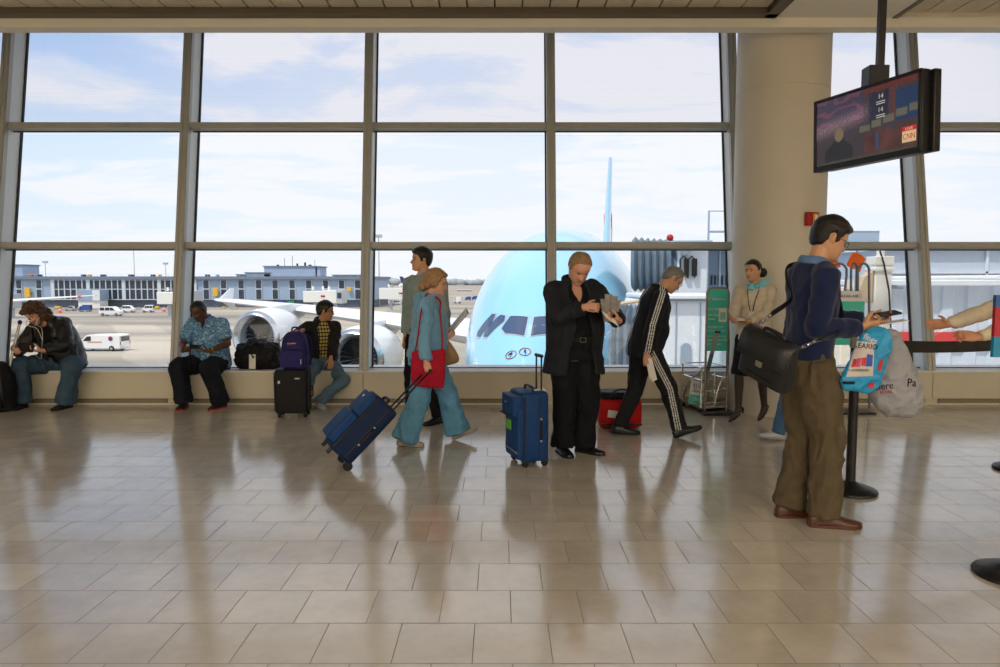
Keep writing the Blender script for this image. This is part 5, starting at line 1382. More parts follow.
# --- tall young man in the pale shirt behind her
r = root_at(428, 422); Y = r.y
p = Person('tall young black haired man in pale grey-green shirt facing left behind woman in teal', r, 148, 1.78,
           dict(R=ftz(FP(412, 418), 0, 0), L=ftz(FP(438, 423), -6, 0)), chest=(-1, 0), head=(104, -2, 0), bulk=1.04, skin_m=SK['asian'],
           hands=dict(R=dict(at=(.27, .02, .86), curl=.4), L=dict(at=(-.27, .04, .86), curl=.4)))
p.body(); p.hair(H_['black'], hairline(.062, .036, -.02, .02, -.07), lambda q: .018 + .01 * smoothstep(.0, .1, q.z))
p.top('shirt', C_['greyshirt'], hem=-.03, th=.018, boxy=1.02, sleeve=.94, cuff=.034, sl=1.14, collar=(.062, .060, .012, .012), seed=11, fold=.006)
p.trousers(C_['blackcloth'], seed=12); p.shoes(C_['shoeblack'])

# --- airline attendant by the pillar
r = root_at(748, 423); Y = r.y
p = Person('smiling attendant in beige cardigan, black skirt and aqua neck scarf by pillar', r, 150, 1.60,
           dict(R=ftz(FP(738, 422.5), -35, 22), L=ftz(FP(764, 421), -20, 26)), hipoff=(.0, .0), chest=(0, 0), head=(128, 4, 4), sex='f', bulk=.99, skin_m=SK['asian'],
           hands=dict(R=dict(at=AT(733, 322, Y - .22), dir=(-.3, .9, .05), palm=(-.4, 0, .8), curl=.6, pole=(.7, -.3, -.7)), L=dict(at=AT(748, 322, Y - .20), dir=(.85, .5, .0), palm=(0, -.3, .9), curl=.6, pole=(-.7, -.3, -.7))))
p.lip = (.42, .10, .10); att = p
p.body(); p.hair(H_['black'], hairline(.072, .046, -.005, .012, -.07), .011, blobs=[((-.045, -.108, -.03), (.056, .046, .054)), ((0, -.05, .05), (.07, .07, .05))])
def skirt_obj(p, m, t1, name='skirt', flare=.03):
    mb = MB(); rs = []
    for t in (.11, .08, .02, -.04):
        c, R = p.spine(t); a, b, y = p.sect(t, .014); rs.append([c + R @ Vector((a * cos(q), y + b * sin(q), 0)) for q in [2 * pi * i / 36 for i in range(36)]])
    mb.rings(rs[::-1])
    for f0, f1, w in ((0, t1, .088),):
        for sd in 'LR': mb.tube([p.hip[sd].lerp(p.kn[sd], q) for q in (0, .3, .6, f1)], [.10 * p.s, .098 * p.s, .092 * p.s, .088 * p.s], 18)
        A, B = (p.hip['L'] + p.hip['R']) / 2, (p.kn['L'] + p.kn['R']) / 2; mb.tube([A, A.lerp(B, f1)], [.11 * p.s, .075 * p.s], 18)
        hull = [p.hip['L'].lerp(p.kn['L'], f1), p.hip['R'].lerp(p.kn['R'], f1)]
        mb.rings([[p.hip['L'].lerp(hull[0], f) + p.fwd * .075, p.hip['R'].lerp(hull[1], f) + p.fwd * .075, p.hip['R'].lerp(hull[1], f) - p.fwd * .075, p.hip['L'].lerp(hull[0], f) - p.fwd * .075] for f in (0, .5, 1)])
    me = remesh(mb, .008, 10); return finish(me, name, m, p.t, fold=.004, seed=13)
skirt_obj(p, C_['skirt'], 1.04)
for sd in 'LR':
    mb = MB(); P_ = [(p.kn[sd] + (p.hip[sd] - p.kn[sd]) * .6, .40)] + [q for q in p.leg_path(sd, .02) if q[1] > .48]
    f_, R_ = p.foot[sd]; mb.tube([p.an[sd], p.an[sd] + R_ @ Vector((0, .035, -.038)) * p.s, p.an[sd] + R_ @ Vector((0, .14, -.052)) * p.s], [.038 * p.s, .038 * p.s, .021 * p.s], 12)
    p.limb(mb, P_, [(.4, .063), (.5, .054), (.65, .056), (.8, .045), (1, .036)], p.s * .90); mb.build('stocking', C_['stocking'], p.t, smooth=70)
p.top('blouse', C_['cream'], hem=.0, th=.008, sleeve=0, seed=14, fold=.002)
p.top('cardigan', C_['beige'], hem=-.055, th=.018, boxy=1.05, sleeve=.93, cuff=.031, sl=1.12, gap=lambda t: 3 + 22 * smoothstep(.36, .54, t), seed=15, fold=.005, flare=.1)
p.shoes(C_['heelblack'], kind='heel', k=.92)
c, R = p.spine(.565)
sc = MB().tube([c + R @ Vector((.062 * sin(a), -.008 + .064 * cos(a), -.012 * cos(a))) for a in [2 * pi * i / 24 for i in range(24)]], .017, 8, closed=True)
sc.ball(c + R @ Vector((-.03, .066, -.022)), (.028, .022, .024))
k0 = c + R @ Vector((-.03, .066, -.02)); X = Vector((1, 0, 0)); Z = Vector((0, 0, 1))
def leafpoly(a, dx, dz, w): 
    d = (X * dx + Z * dz); n = Vector((-dz, 0, dx)).normalized() * w
    return [a, a + d * .4 + n, a + d, a + d * .55 - n]
sc.prism(leafpoly(k0, .16, .075, .03), (0, .012, 0)); sc.prism(leafpoly(k0, .10, -.035, .03), (0, .012, 0)); sc.prism(leafpoly(k0, -.10, -.03, .028), (0, .012, 0))
finish(remesh(sc, .005, 2), 'neck_scarf', C_['scarf'], p.t, fold=.003, seed=16)
ln = MB()
for sx in (-1, 1): ln.tube([p.spine(t)[0] + p.spine(t)[1] @ Vector((sx * w, p.sect(t, .026, 1.05)[2] + p.sect(t, .026, 1.05)[1], 0)) for t, w in ((.50, .055), (.42, .04), (.33, .025), (.25, .008))], .004, 6)
lo = ln.build('lanyard', C_['darkjeans'], p.t); c, R = p.spine(.22); q = p.sect(.22, .03, 1.05); MB().box(c + R @ Vector((0, q[2] + q[1], 0)), (.055, .006, .085), R).build('badge', M['white'], lo, bevel=.003)

# --- man in navy sweater and khaki trousers, nearest the viewer
r = root_at(806, 522); Y = r.y
p = Person('man in navy sweater and khaki trousers holding phone and shopping bags', r, -90, 1.835,
           dict(R=ftz(FP(823, 526), -8, 0), L=ftz(FP(789, 516), 4, 0)), hipoff=(-.02, 0), chest=(4, 0), head=(-86, 22, 0), bulk=.88, belly=.0, skin_m=SK['asian'], headk=1.02,
           hands=dict(R=dict(at=AT(861, 328, Y - .12), dir=(-.15, 1, .12), palm=(-.75, .0, .55), curl=.85, thumb=.6, pole=(.15, -1, -.25)), L=dict(at=AT(866, 321, Y + .16), dir=(.25, .95, .05), palm=(.1, -.2, 1), curl=.55, pole=(-.5, -.3, -1))))
khaki = p
p.body(.005); p.hair(H_['black'], hairline(.060, .034, -.024, .026, -.072), lambda q: .017 + .008 * smoothstep(.02, .1, q.z) + .006 * smoothstep(.04, .08, q.y), vox=.005)
p.glasses(M['darkmetal'])
p.top('shirt', C_['bluecollar'], hem=.02, th=.011, boxy=.98, sleeve=.985, cuff=.033, sl=1.02, collar=(.066, .068, .013, .014), seed=17, fold=.003, neck=.575)
p.top('sweater', C_['navy'], hem=.03, th=.020, boxy=1.0, sleeve=.955, cuff=.038, sl=1.22, collar=None, seed=18, fold=.007, vox=.0065, neck=.55, flare=0)
p.trousers(C_['khaki'], k=1.14, th=.010, waist=.10, seed=19, fold=.010, vox=.0065, rt=[(0, .09), (.1, .104), (.24, .098), (.42, .084), (.5, .080), (.63, .080), (.8, .076), (1, .078)])
p.shoes(C_['shoebrown'], C_['shoebrown'], k=1.04)

# --- person mostly hidden behind him: only a jeans leg and silver trainer show
r = root_at(797, 439)
p = Person('person hidden behind man in navy sweater, jeans leg and silver trainer showing', r, 90, 1.50,
           dict(R=ftz(FP(826, 437), 0, 26), L=ftz(FP(778, 440), 4, -8)), hipoff=(.03, 0), chest=(4, 0), head=(90, 6, 0), sex='f', skin_m=SK['tan'],
           hands=dict(R=dict(at=(.20, .12, .76), curl=.4), L=dict(at=(-.20, .10, .76), curl=.4)))
p.body(.007); p.hair(H_['brown'], hairline(.07, .04, -.03, -.02, -.08), .018)
p.top('sweatshirt', C_['royal'], hem=-.05, th=.02, boxy=1.0, sl=1.1, seed=20); p.trousers(C_['midjeans'], seed=21); p.shoes(C_['silver'], C_['greysole'])

# --- attendant reaching in from the right edge (only the forearms show)
r = Vector((3.44, 4.30, 0))
p = Person('person in beige sleeves reaching both hands in from the right edge', r, 90, 1.70,
           dict(R=ftz((3.44, 4.42), 0, 0), L=ftz((3.44, 4.18), 0, 0)), pelvis=(8, 0), chest=(24, 0), head=(90, 16, 0), sex='f', skin_m=SK['tan'],
           hands=dict(R=dict(at=AT(940, 327, 4.40), dir=(0, 1, .0), palm=(-.95, .0, -.3), curl=[.02, .1, .18, .25], thumb=.1, pole=(.3, -.1, -1)), L=dict(at=AT(979, 337, 4.14), dir=(.05, 1, .1), palm=(.85, .0, -.5), curl=[.5, .6, .7, .8], thumb=.5, pole=(-.4, -.2, -1))))
p.body(.005); p.hair(H_['black'], None, .014, blobs=[((0, -.11, -.01), .04)])
p.top('sweater', C_['beige'], hem=-.06, th=.014, boxy=1.04, sleeve=.985, cuff=.029, sl=1.0, seed=22, fold=.006); p.trousers(C_['blacktrouser'], seed=23); p.shoes(C_['shoeblack'])

# --- seated: long-haired man in the leather jacket, far left
def seated(label, hippx, Ys, face, h, feet, **kw):
    hp = AT(hippx, 360, Ys); k = h / 1.75; hz = SEAT + .088 * k * kw.pop('lift', 1.0)
    q = Person(label, (hp.x, Ys - .25, 0), face, h, feet, hip=Vector((hp.x, Ys, hz)), **kw); q.seated = True
    return q
YS = YF + .17
p = seated('long-haired man in black leather jacket seated on ledge holding a tablet', 65, YS, 174, 1.70,
           dict(R=ftz(FP(22, 408), 12, 0), L=ftz(FP(66, 408), -4, 0), knee=dict(R=(.35, .9, .5), L=(-.75, .8, .5))), pelvis=(8, 0), chest=(33, 12, 4), head=(166, 36, 6), bulk=1.14, belly=.05, skin_m=SK['fair'], headk=1.06,
           hands=dict(R=dict(at=AT(17, 352, YS - .52), dir=(-.55, .75, .1), palm=(-.5, .0, .85), curl=.7, thumb=.8, pole=(.8, -.2, -.7)), L=dict(at=AT(43, 351, YS - .52), dir=(.8, .45, .1), palm=(.2, -.1, .9), curl=.7, thumb=.8, pole=(-.8, -.3, -.7))))
p.brow = (.08, .05, .03); p.stubble = .35; curly = p
p.body(.006)
p.hair(H_['brown'], hairline(.062, .03, -.05, -.05, -.1), .026, blobs=[((.07, -.01, -.03), (.036, .055, .075)), ((-.07, -.01, -.03), (.036, .055, .075)), ((.065, -.045, -.09), (.042, .05, .05)), ((-.068, -.045, -.09), (.042, .05, .05)), ((0, -.10, -.06), (.08, .045, .08)), ((0, -.02, .095), (.075, .085, .045)), ((.045, .07, .075), (.035, .028, .032)), ((-.045, .07, .075), (.035, .028, .032))], curls=.024, vox=.0055)
p.top('shirt', C_['blackcloth'], hem=-.02, th=.010, sleeve=.6, seed=24, fold=.003)
p.top('leather_jacket', C_['leather'], hem=-.06, th=.032, boxy=1.05, sleeve=.95, cuff=.040, sl=1.26, gap=lambda t: 12 + 16 * smoothstep(.3, .53, t), collar=(.078, .074, .013, .03), seed=25, fold=.010)
p.trousers(C_['jeans'], k=1.10, th=.014, seed=26, fold=.009, rt=[(0, .092), (.1, .102), (.24, .096), (.42, .086), (.5, .082), (.63, .078), (.8, .080), (1, .090)])
p.shoes(C_['sneaker'], k=1.05); p.watch('L', C_['beltblack'], M['darkmetal'])
mb = MB()
for sg in (-1, 1):
    a = p.head_pt((sg * .076, .0, -.012)); mids = [a, a + Vector((sg * -.0, -.09, -.10)), p.spine(.47)[0] + p.F @ Vector((sg * .03, .16, .0)), p.spine(.30)[0] + p.F @ Vector((.0, .24, .0))]
    mb.tube(catmull([tuple(q) for q in mids], 6), .0035, 6)
j = p.spine(.30)[0] + p.F @ Vector((0, .24, 0)); mb.tube(catmull([tuple(j), tuple(j + Vector((0, -.03, -.10))), tuple(j + Vector((-.01, -.03, -.2))), tuple(AT(34, 354, YS - .52))], 6), .0035, 6)
mb.build('earphone_cord', C_['whitecord'], p.t)

# --- seated: man in blue checked short-sleeved shirt
p = seated('man in blue checked short-sleeved shirt seated on ledge looking at phone', 213, YS, 170, 1.66,
           dict(R=ftz(FP(184, 408), 16, 0), L=ftz(FP(221, 408), -8, 0), knee=dict(R=(.25, .9, .5), L=(-.1, .9, .5))), pelvis=(6, 0), chest=(20, 1, 4), head=(158, 34, 0), bulk=1.10, belly=.05, skin_m=SK['brown'], headk=1.02,
           hands=dict(R=dict(at=AT(183, 351, YS - .46), dir=(-.85, .45, .1), palm=(-.3, -.1, .9), curl=.75, thumb=.8, pole=(.8, -.2, -.7)), L=dict(at=AT(210, 351, YS - .46), dir=(.95, .3, .1), palm=(.1, -.1, .95), curl=.7, thumb=.8, pole=(-.8, -.2, -.7))))
p.lip = (.16, .06, .05); p.brow = (.01, .008, .006); phoneman = p
p.body(.006); p.hair(H_['black'], hairline(.082, .056, -.01, .03, -.06), .003, rough=.001)
p.top('checked_shirt', C_['plaidblue'], hem=-.06, th=.022, boxy=1.06, sleeve=.44, cuff=.066, sl=1.34, gap=lambda t: 14 * smoothstep(.46, .55, t), collar=(.070, .068, .012, .016), seed=27, fold=.007)
p.trousers(C_['darkjeans'], k=1.10, th=.014, seed=28, fold=.008, rt=[(0, .092), (.1, .102), (.24, .098), (.42, .09), (.5, .086), (.63, .084), (.8, .082), (1, .088)])
p.shoes(C_['sneaker'], C_['redsole'], k=1.05); p.watch('L', C_['gold'], C_['gold'], .93)

# --- seated: man in glasses by the black case
p = seated('man in glasses and dark jacket seated on ledge looking right beside black case', 322, YS, 205, 1.54,
           dict(R=ftz(FP(303, 408.5), 10, 0), L=ftz(FP(319, 408), 10, 0), knee=dict(R=(.1, .9, .5), L=(-.95, .55, .35))), pelvis=(4, 0), chest=(8, 0, 0), head=(282, 8, 0), bulk=.98, skin_m=SK['tan'],
           hands=dict(R=dict(at=AT(303, 330, YS - .36), dir=(.9, .3, -.1), palm=(0, 0, -1), curl=.6, pole=(.8, -.2, -.6)), L=dict(at=AT(330, 363, YS - .34), dir=(.1, .55, -.8), palm=(.2, -.6, -.4), curl=.5, pole=(-.8, -.4, -.3))))
glassman = p
p.body(.006); p.hair(H_['black'], hairline(.064, .036, -.02, .02, -.07), .022); p.glasses(M['darkmetal'], C_['lens'])
p.top('checked_shirt', C_['plaidyellow'], hem=-.05, th=.012, boxy=1.0, sleeve=.6, collar=(.062, .060, .011, .012), seed=29, fold=.003)
p.top('jacket', C_['darkjacket'], hem=-.07, th=.030, boxy=1.05, sleeve=.94, cuff=.040, sl=1.24, gap=lambda t: 16 + 10 * smoothstep(.3, .53, t), collar=(.074, .070, .013, .022), seed=30, fold=.008)
p.trousers(C_['palejeans'], k=1.06, th=.012, seed=31, fold=.008); p.shoes(C_['silver'], C_['greysole'])
# ================================================================== LUGGAGE, BAGS AND HAND-HELD THINGS
B_ = {'bluecase': cloth('blue_case_nylon', (22, 62, 116), .6, bump=.3), 'bluedark': cloth('dark_blue_nylon', (17, 37, 72), .65), 'casetrim': mat('case_trim', (20, 20, 24), .5), 'blackcase': cloth('black_case_nylon', (22, 22, 24), .6),
      'purple': cloth('purple_backpack_nylon', (44, 38, 100), .7), 'duffel': cloth('black_duffel_nylon', (20, 20, 23), .6), 'redbag': cloth('red_bag_nylon', (190, 24, 24), .65), 'redtote': cloth('crimson_felt', (168, 26, 50), .95),
      'tanbag': mat('tan_leather', (166, 130, 84), .5, var=.1), 'tagwhite': mat('paper_tag', (228, 226, 220), .7), 'taggreen': mat('green_tag', (96, 178, 50), .6), 'paper': mat('newsprint', (150, 147, 140), .85, var=.2, vscale=30),
      'paper2': mat('white_paper', (232, 230, 224), .8), 'screen': mat('dark_screen', (16, 18, 22), .08), 'bluebag': mat('blue_plastic_bag', (42, 160, 216), .3, var=.12, vscale=18, bump=.5, bscale=22), 'panelwhite': mat('bag_panel_white', (214, 204, 200), .35, var=.08, vscale=20),
      'leatherbag': mat('bag_leather', (26, 27, 30), .32, var=.12, bump=.3, bscale=70), 'redpaper': mat('passport_red', (160, 28, 34), .5), 'pink': mat('print_pink', (206, 66, 120), .5), 'printred': mat('print_red', (206, 52, 40), .5), 'printblue': mat('print_blue', (52, 92, 190), .5), 'ink': mat('ink', (24, 24, 28), .6)}
def _plastic(name, rgb):
    m = bpy.data.materials.new(name); m.use_nodes = True; nt = m.node_tree; N = nt.nodes; L = nt.links; b = N['Principled BSDF']
    b.inputs['Base Color'].default_value = srgb(*rgb); b.inputs['Roughness'].default_value = .38
    o = N['Material Output']; t_ = N.new('ShaderNodeBsdfTranslucent'); t_.inputs[0].default_value = srgb(*rgb); mx = N.new('ShaderNodeMixShader'); mx.inputs[0].default_value = .32
    L.new(b.outputs[0], mx.inputs[1]); L.new(t_.outputs[0], mx.inputs[2]); L.new(mx.outputs[0], o.inputs[0])
    tc = N.new('ShaderNodeTexCoord'); n = N.new('ShaderNodeTexNoise'); n.inputs['Scale'].default_value = 16; n.inputs['Detail'].default_value = 5; n.inputs['Distortion'].default_value = 1.2
    L.new(tc.outputs['Object'], n.inputs['Vector']); bp = N.new('ShaderNodeBump'); bp.inputs['Strength'].default_value = .6; bp.inputs['Distance'].default_value = .02; L.new(n.outputs[0], bp.inputs['Height']); L.new(bp.outputs[0], b.inputs['Normal'])
    return m
B_['greybag'] = _plastic('grey_plastic_bag', (188, 188, 194))
I3 = Matrix.Identity(3)
def rbox(mb, c, d, r, R=I3, n=5, bulge=0.0):
    """soft box: rounded superellipsoid rings along z"""
    c = Vector(c); rs = []; prof = [(-1, .80), (-.985, .90), (-.95, .965), (-.88, 1), (-.4, 1 + bulge), (0, 1 + bulge * 1.3), (.4, 1 + bulge), (.88, 1), (.95, .965), (.985, .90), (1, .80)]
    for z, k in prof:
        ring = []
        for i in range(40):
            a = 2 * pi * i / 40; x, y = cos(a), sin(a); q = (abs(x) ** r + abs(y) ** r) ** (-1 / r)
            kx = 1 - (1 - k) * min(1, d[1] / d[0] + .1); ring.append(c + R @ Vector((x * q * d[0] / 2 * kx, y * q * d[1] / 2 * k, z * d[2] / 2)))
        rs.append(ring)
    return mb.rings(rs)
def trolley(label, loc, R, w, d, h, main, side, grip=None, rod=.28, group=None, pockets='two', wheels=4, logo=True):
    """wheeled soft case; local x = width, -y = pocket face, z = up; grip is a world point the rods reach"""
    t = thing('suitcase', label, 'suitcase', loc, group); t.rotation_mode = 'QUATERNION'; t.rotation_quaternion = R.to_quaternion()
    z0 = .045; zc_ = z0 + h / 2
    mb = MB(); rbox(mb, (0, 0, zc_), (w, d, h), 7, bulge=.015); mb.build('case_body', side, t, local=True, smooth=50)
    for k, zz in ((-1, -.28), (-1, .30)):
        pass
    fy = -d / 2
    def pocket(zc2, ph, pw, dp, nm='front_pocket'):
        m_ = MB(); rbox(m_, (0, fy - dp / 2 + .012, zc2), (pw, dp + .03, ph), 6, bulge=.02); o = m_.build(nm, main, t, local=True, smooth=50)
        m2 = MB().tube([Vector((pw / 2 * sx * .93, fy - dp * .55, zc2 + ph / 2 * sz * .93)) for sx, sz in ((-1, -1), (-1, 1), (1, 1), (1, -1))], .006, 6, closed=True); m2.build('zip', B_['casetrim'], o, local=True)
        return o
    if pockets == 'two':
        a = pocket(z0 + h * .77, h * .36, w * .90, .035); b = pocket(z0 + h * .33, h * .50, w * .88, .06)
        if logo: MB().box((0, fy - .042, z0 + h * .86), (.03, .006, .022)).build('badge', B_['tagwhite'], a, local=True, bevel=.003)
    elif pockets == 'flap':
        a = pocket(z0 + h * .40, h * .72, w * .92, .03); b = pocket(z0 + h * .80, h * .30, w * .86, .065, 'flap_pocket')
        MB().tube([Vector((w * .43 * sx, fy - .07, z0 + h * .66)) for sx in (-1, 1)], .008, 6).build('zip', B_['casetrim'], b, local=True)
        MB().box((-w * .05, fy - .072, z0 + h * .84), (.05, .006, .012)).build('badge', M['steel'], b, local=True)
        MB().box((-w * .1, fy - .04, z0 + h * .50), (.10, .008, .075)).build('green_tag', B_['taggreen'], t, local=True)
        MB().box((0, fy - .032, z0 + h * .14), (w * .8, .006, .012)).build('pocket_piping', M['steel'], t, local=True)
    elif pockets == 'plain':
        m_ = MB(); rbox(m_, (0, fy - .004, zc_), (w * .92, .03, h * .94), 6); m_.build('front_panel', main, t, local=True, smooth=50)
        MB().box((w * .2, fy - .022, z0 + h * .80), (.05, .005, .014)).build('badge', M['steel'], t, local=True)
        MB().box((-w * .34, fy - .022, z0 + h * .72), (.022, .008, .03)).build('zip_pull', M['steel'], t, local=True, bevel=.002)
    # piping round the side faces, gusset band
    for sx in (-1, 1):
        m_ = MB()
        for yy in (-d * .42, d * .12): m_.tube([Vector((sx * (w / 2 - .002), yy, z0 + .03)), Vector((sx * (w / 2 + .002), yy, z0 + h - .03))], .006, 6)
        m_.build('gusset', B_['casetrim'], t, local=True)
        hm = MB().tube([Vector((sx * (w / 2), .04, z0 + h * .32)), Vector((sx * (w / 2 + .022), .04, z0 + h * .37)), Vector((sx * (w / 2 + .022), .04, z0 + h * .55)), Vector((sx * (w / 2), .04, z0 + h * .60))], (.008), 8)
        ho = hm.build('side_handle', B_['casetrim'], t, local=True)
        st = MB()
        for zz in (.30, .62): st.ball((sx * (w / 2 + .004), .04, z0 + h * zz), (.006, .009, .009), 10, 6)
        st.build('stud', M['steel'], ho, local=True)
    MB().tube(catmull([(-.09, 0, z0 + h - .005), (-.07, 0, z0 + h + .03), (.07, 0, z0 + h + .03), (.09, 0, z0 + h - .005)], 5), .010, 8).build('carry_handle', B_['casetrim'], t, local=True)
    top = Vector((0, d / 2 - .03, z0 + h))
    if grip is not None: g = R.inverted() @ (Vector(grip) - Vector(loc))
    else: g = top + Vector((0, 0, rod))
    hw = .055; rb = MB()
    for sx in (-1, 1): rb.tube([top + Vector((sx * hw, 0, -.02)), Vector((g.x + sx * hw, g.y, g.z))], .0075, 8)
    ro = rb.build('pull_rods', M['darkmetal'], t, local=True)
    gm = MB(); gm.tube([g + Vector((-hw - .012, 0, 0)), g + Vector((hw + .012, 0, 0))], .014, 10); gm.build('grip', M['black'], ro, local=True)
    pts = [(-w / 2 + .04, d / 2 - .03), (w / 2 - .04, d / 2 - .03)] + ([(-w / 2 + .04, -d / 2 + .04), (w / 2 - .04, -d / 2 + .04)] if wheels == 4 else [])
    for x, y in pts:
        wr, wy, wz = (.036, .02, .03) if wheels == 2 else (.026, 0, .026)
        m_ = MB().cyl((x - .014, y + wy, wz), (x + .014, y + wy, wz), wr, n=18); wo = m_.build('wheel', M['rubber'], t, local=True, bevel=.004)
        MB().box((x, y, .052), (.04, .06, .03)).build('wheel_housing', M['black'], wo, local=True, bevel=.006)
    if wheels == 2:
        for x in (-w / 2 + .05, w / 2 - .05): MB().cyl((x, -d / 2 + .03, 0.002), (x, -d / 2 + .03, .05), .016, n=12).build('foot', M['black'], t, local=True)
    return t
def palm_of(p, sd, f=.075, q=.03): d, pn = p.hd[sd][:2]; return p.wr[sd] + d * f * p.s + pn * q * p.s

# tilted blue case: its rods reach the woman's right hand
base = FL(345, 466.5); grip = palm_of(woman, 'R', .085, .028); R0 = rz(-63)
dv = grip - base; run = Vector((dv.x, dv.y, 0)).length
yw = math.degrees(atan2(-dv.x, dv.y)); Rc_ = rz(yw - 20) @ rx(-math.degrees(atan2(run, dv.z)) + 4)
wc = Rc_ @ Vector((0, .105, .03)); base = Vector((base.x - wc.x, base.y - wc.y, .036 - wc.z))
t = trolley('tilted blue suitcase on wheels pulled by the woman in teal', base, Rc_, .35, .23, .53, B_['bluecase'], B_['bluedark'], grip=grip, wheels=2)
# upright blue case beside the man in the suit
b2 = FL(528.5, 462.5)
t = trolley('upright blue suitcase with raised handle beside the man in the dark suit', b2, rz(-72), .34, .23, .54, B_['bluecase'], B_['bluecase'], rod=.27, pockets='flap')
top = b2 + rz(-60) @ Vector((0.0, -.02, .62)); MB().prism([top + Vector((.02, -.05, 0)), top + Vector((.10, -.06, -.035)), top + Vector((.10, -.03, -.09)), top + Vector((.05, -.06, -.04))], (0, -.004, .004)).build('paper_tag', B_['tagwhite'], t) if False else None
tg = MB(); tg.box(Vector((.06, .07, .585)), (.05, .10, .004), ry(28) @ rz(14)); tg.box(Vector((.085, .05, .56)), (.05, .07, .004), ry(52)); tg.build('paper_tag', B_['tagwhite'], t, local=True)
# black case beside the seated man in glasses, backpack on top
b3 = FL(294, 416); RB = rz(4)
t = trolley('black upright suitcase in front of the seated man in glasses, carrying the purple backpack', b3, RB, .35, .22, .47, B_['blackcase'], B_['blackcase'], grip=palm_of(glassman, 'R', .07, .03), pockets='plain')
zt = .045 + .47 + .002
bp = thing('backpack', 'purple backpack standing on top of the black suitcase', 'backpack', b3 + RB @ Vector((.04, -.055, zt)))
mb = MB(); rs = []
for z, w_, d_ in ((0, .27, .16), (.02, .31, .20), (.10, .33, .22), (.20, .325, .21), (.29, .30, .19), (.35, .25, .15), (.385, .17, .09), (.395, .10, .04)):
    rs.append([Vector((w_ / 2 * cos(a) * (abs(cos(a)) ** -.35 if abs(cos(a)) > .05 else 1) * .86, d_ / 2 * sin(a) * (abs(sin(a)) ** -.35 if abs(sin(a)) > .05 else 1) * .86, z)) for a in [2 * pi * (i + .5) / 36 for i in range(36)]])
mb.rings(rs).build('pack_body', B_['purple'], bp, local=True, smooth=70)
mb = MB(); rbox(mb, (0, -.105, .115), (.25, .07, .17), 5, bulge=.03); fp = mb.build('front_pocket', B_['purple'], bp, local=True, smooth=60)
MB().tube(catmull([(-.12, -.115, .14), (-.10, -.142, .205), (0, -.150, .215), (.10, -.142, .205), (.12, -.115, .14)], 5), .004, 6).build('zip', B_['casetrim'], fp, local=True)
MB().tube(catmull([(-.15, -.06, .16), (-.13, -.085, .30), (0, -.07, .372), (.13, -.085, .30), (.15, -.06, .16)], 6), .005, 6).build('zip', B_['casetrim'], bp, local=True)
MB().tube(catmull([(-.04, .03, .385), (-.03, .03, .43), (.03, .03, .43), (.04, .03, .385)], 5), .009, 8).build('grab_loop', B_['purple'], bp, local=True)
for sx in (-1, 1): MB().tube(catmull([(sx * .07, .08, .37), (sx * .12, .14, .30), (sx * .13, .13, .14), (sx * .13, .08, .03)], 6), [(.022, .008)] * 19, 8).build('shoulder_strap', B_['purple'], bp, local=True)
MB().box((.10, -.15, .09), (.006, .006, .05)).build('zip_pull', M['steel'], fp, local=True)
tx = text_mb('JANSPORT', .019, (0, -.118, .275), (1, 0, 0), (0, .25, 1)); tx.build('lettering', C_['gold'], bp, local=True)

# black duffel on the ledge
c = AT(259, 357, YF + .24); z = LZ + .012
du = thing('duffel_bag', 'black duffel bag with a white tag lying on the window ledge', 'bag', (c.x, YF + .24, z))
mb = MB(); rs = []
for i, (x, k) in enumerate(((-.245, .55), (-.235, .80), (-.20, .96), (-.1, 1.0), (.0, .97), (.1, 1.02), (.20, .97), (.235, .82), (.245, .58))):
    rs.append([Vector((x + .01 * sin(a * 3 + i), .15 * k * cos(a) * 1.05, .155 + (.15 * k + .012 * sin(i * 2.1)) * (sin(a) if sin(a) > 0 else max(-1, 1.25 * sin(a))))) for a in [2 * pi * j / 28 for j in range(28)]])
me = remesh(MB().rings(rs), .008, 2)
for v in me.vertices: v.co.z = max(v.co.z, .002); v.co += du.location
finish(me, 'bag_body', B_['duffel'], du, fold=.012, fscale=11, seed=40, stretch=(1, 1, 1))
for yy in (-.07, .07): MB().tube(catmull([(-.12, yy * 2, .16), (-.10, yy * 1.4, .30), (-.03, yy * .8, .335), (.05, yy * .8, .325), (.11, yy * 1.4, .28), (.12, yy * 2, .15)], 5), [(.006, .014)] * 26, 8).build('strap_handle', B_['casetrim'], du, local=True)
MB().tube([(-.2, -.0, .30), (.2, 0, .30)], .006, 6).build('zip', B_['casetrim'], du, local=True)
MB().box((-.02, -.172, .10), (.075, .006, .17), rx(-6)).build('paper_tag', B_['tagwhite'], du, local=True)

# black bag with pull handle at the far left edge
q = FL(6, 411)
fb = thing('backpack', 'black wheeled backpack with pale pull handle at the far left edge', 'backpack', q)
mb = MB(); rs = []
for z, w_, d_ in ((0, .24, .2), (.02, .30, .25), (.2, .33, .27), (.38, .30, .25), (.47, .25, .19), (.53, .16, .10), (.55, .08, .04)):
    rs.append([Vector((-.06 + w_ / 2 * cos(a), d_ / 2 * sin(a), z)) for a in [2 * pi * j / 32 for j in range(32)]])
me = remesh(MB().rings(rs), .009, 2)
for v in me.vertices: v.co += q
finish(me, 'pack_body', B_['duffel'], fb, fold=.010, fscale=9, seed=41)
mb = MB(); rbox(mb, (-.06, -.135, .18), (.24, .07, .26), 5); mb.build('front_pocket', B_['duffel'], fb, local=True, smooth=60)
for sx in (-1, 1): MB().tube(catmull([(sx * .08 - .06, -.10, .50), (sx * .12 - .06, -.15, .38), (sx * .13 - .06, -.14, .2), (sx * .1 - .06, -.1, .06)], 5), [(.016, .006)] * 16, 8).build('strap', B_['casetrim'], fb, local=True)
a, b = AT(9.5, 366, q.y + .02) - q, AT(19.5, 324, q.y + .02) - q
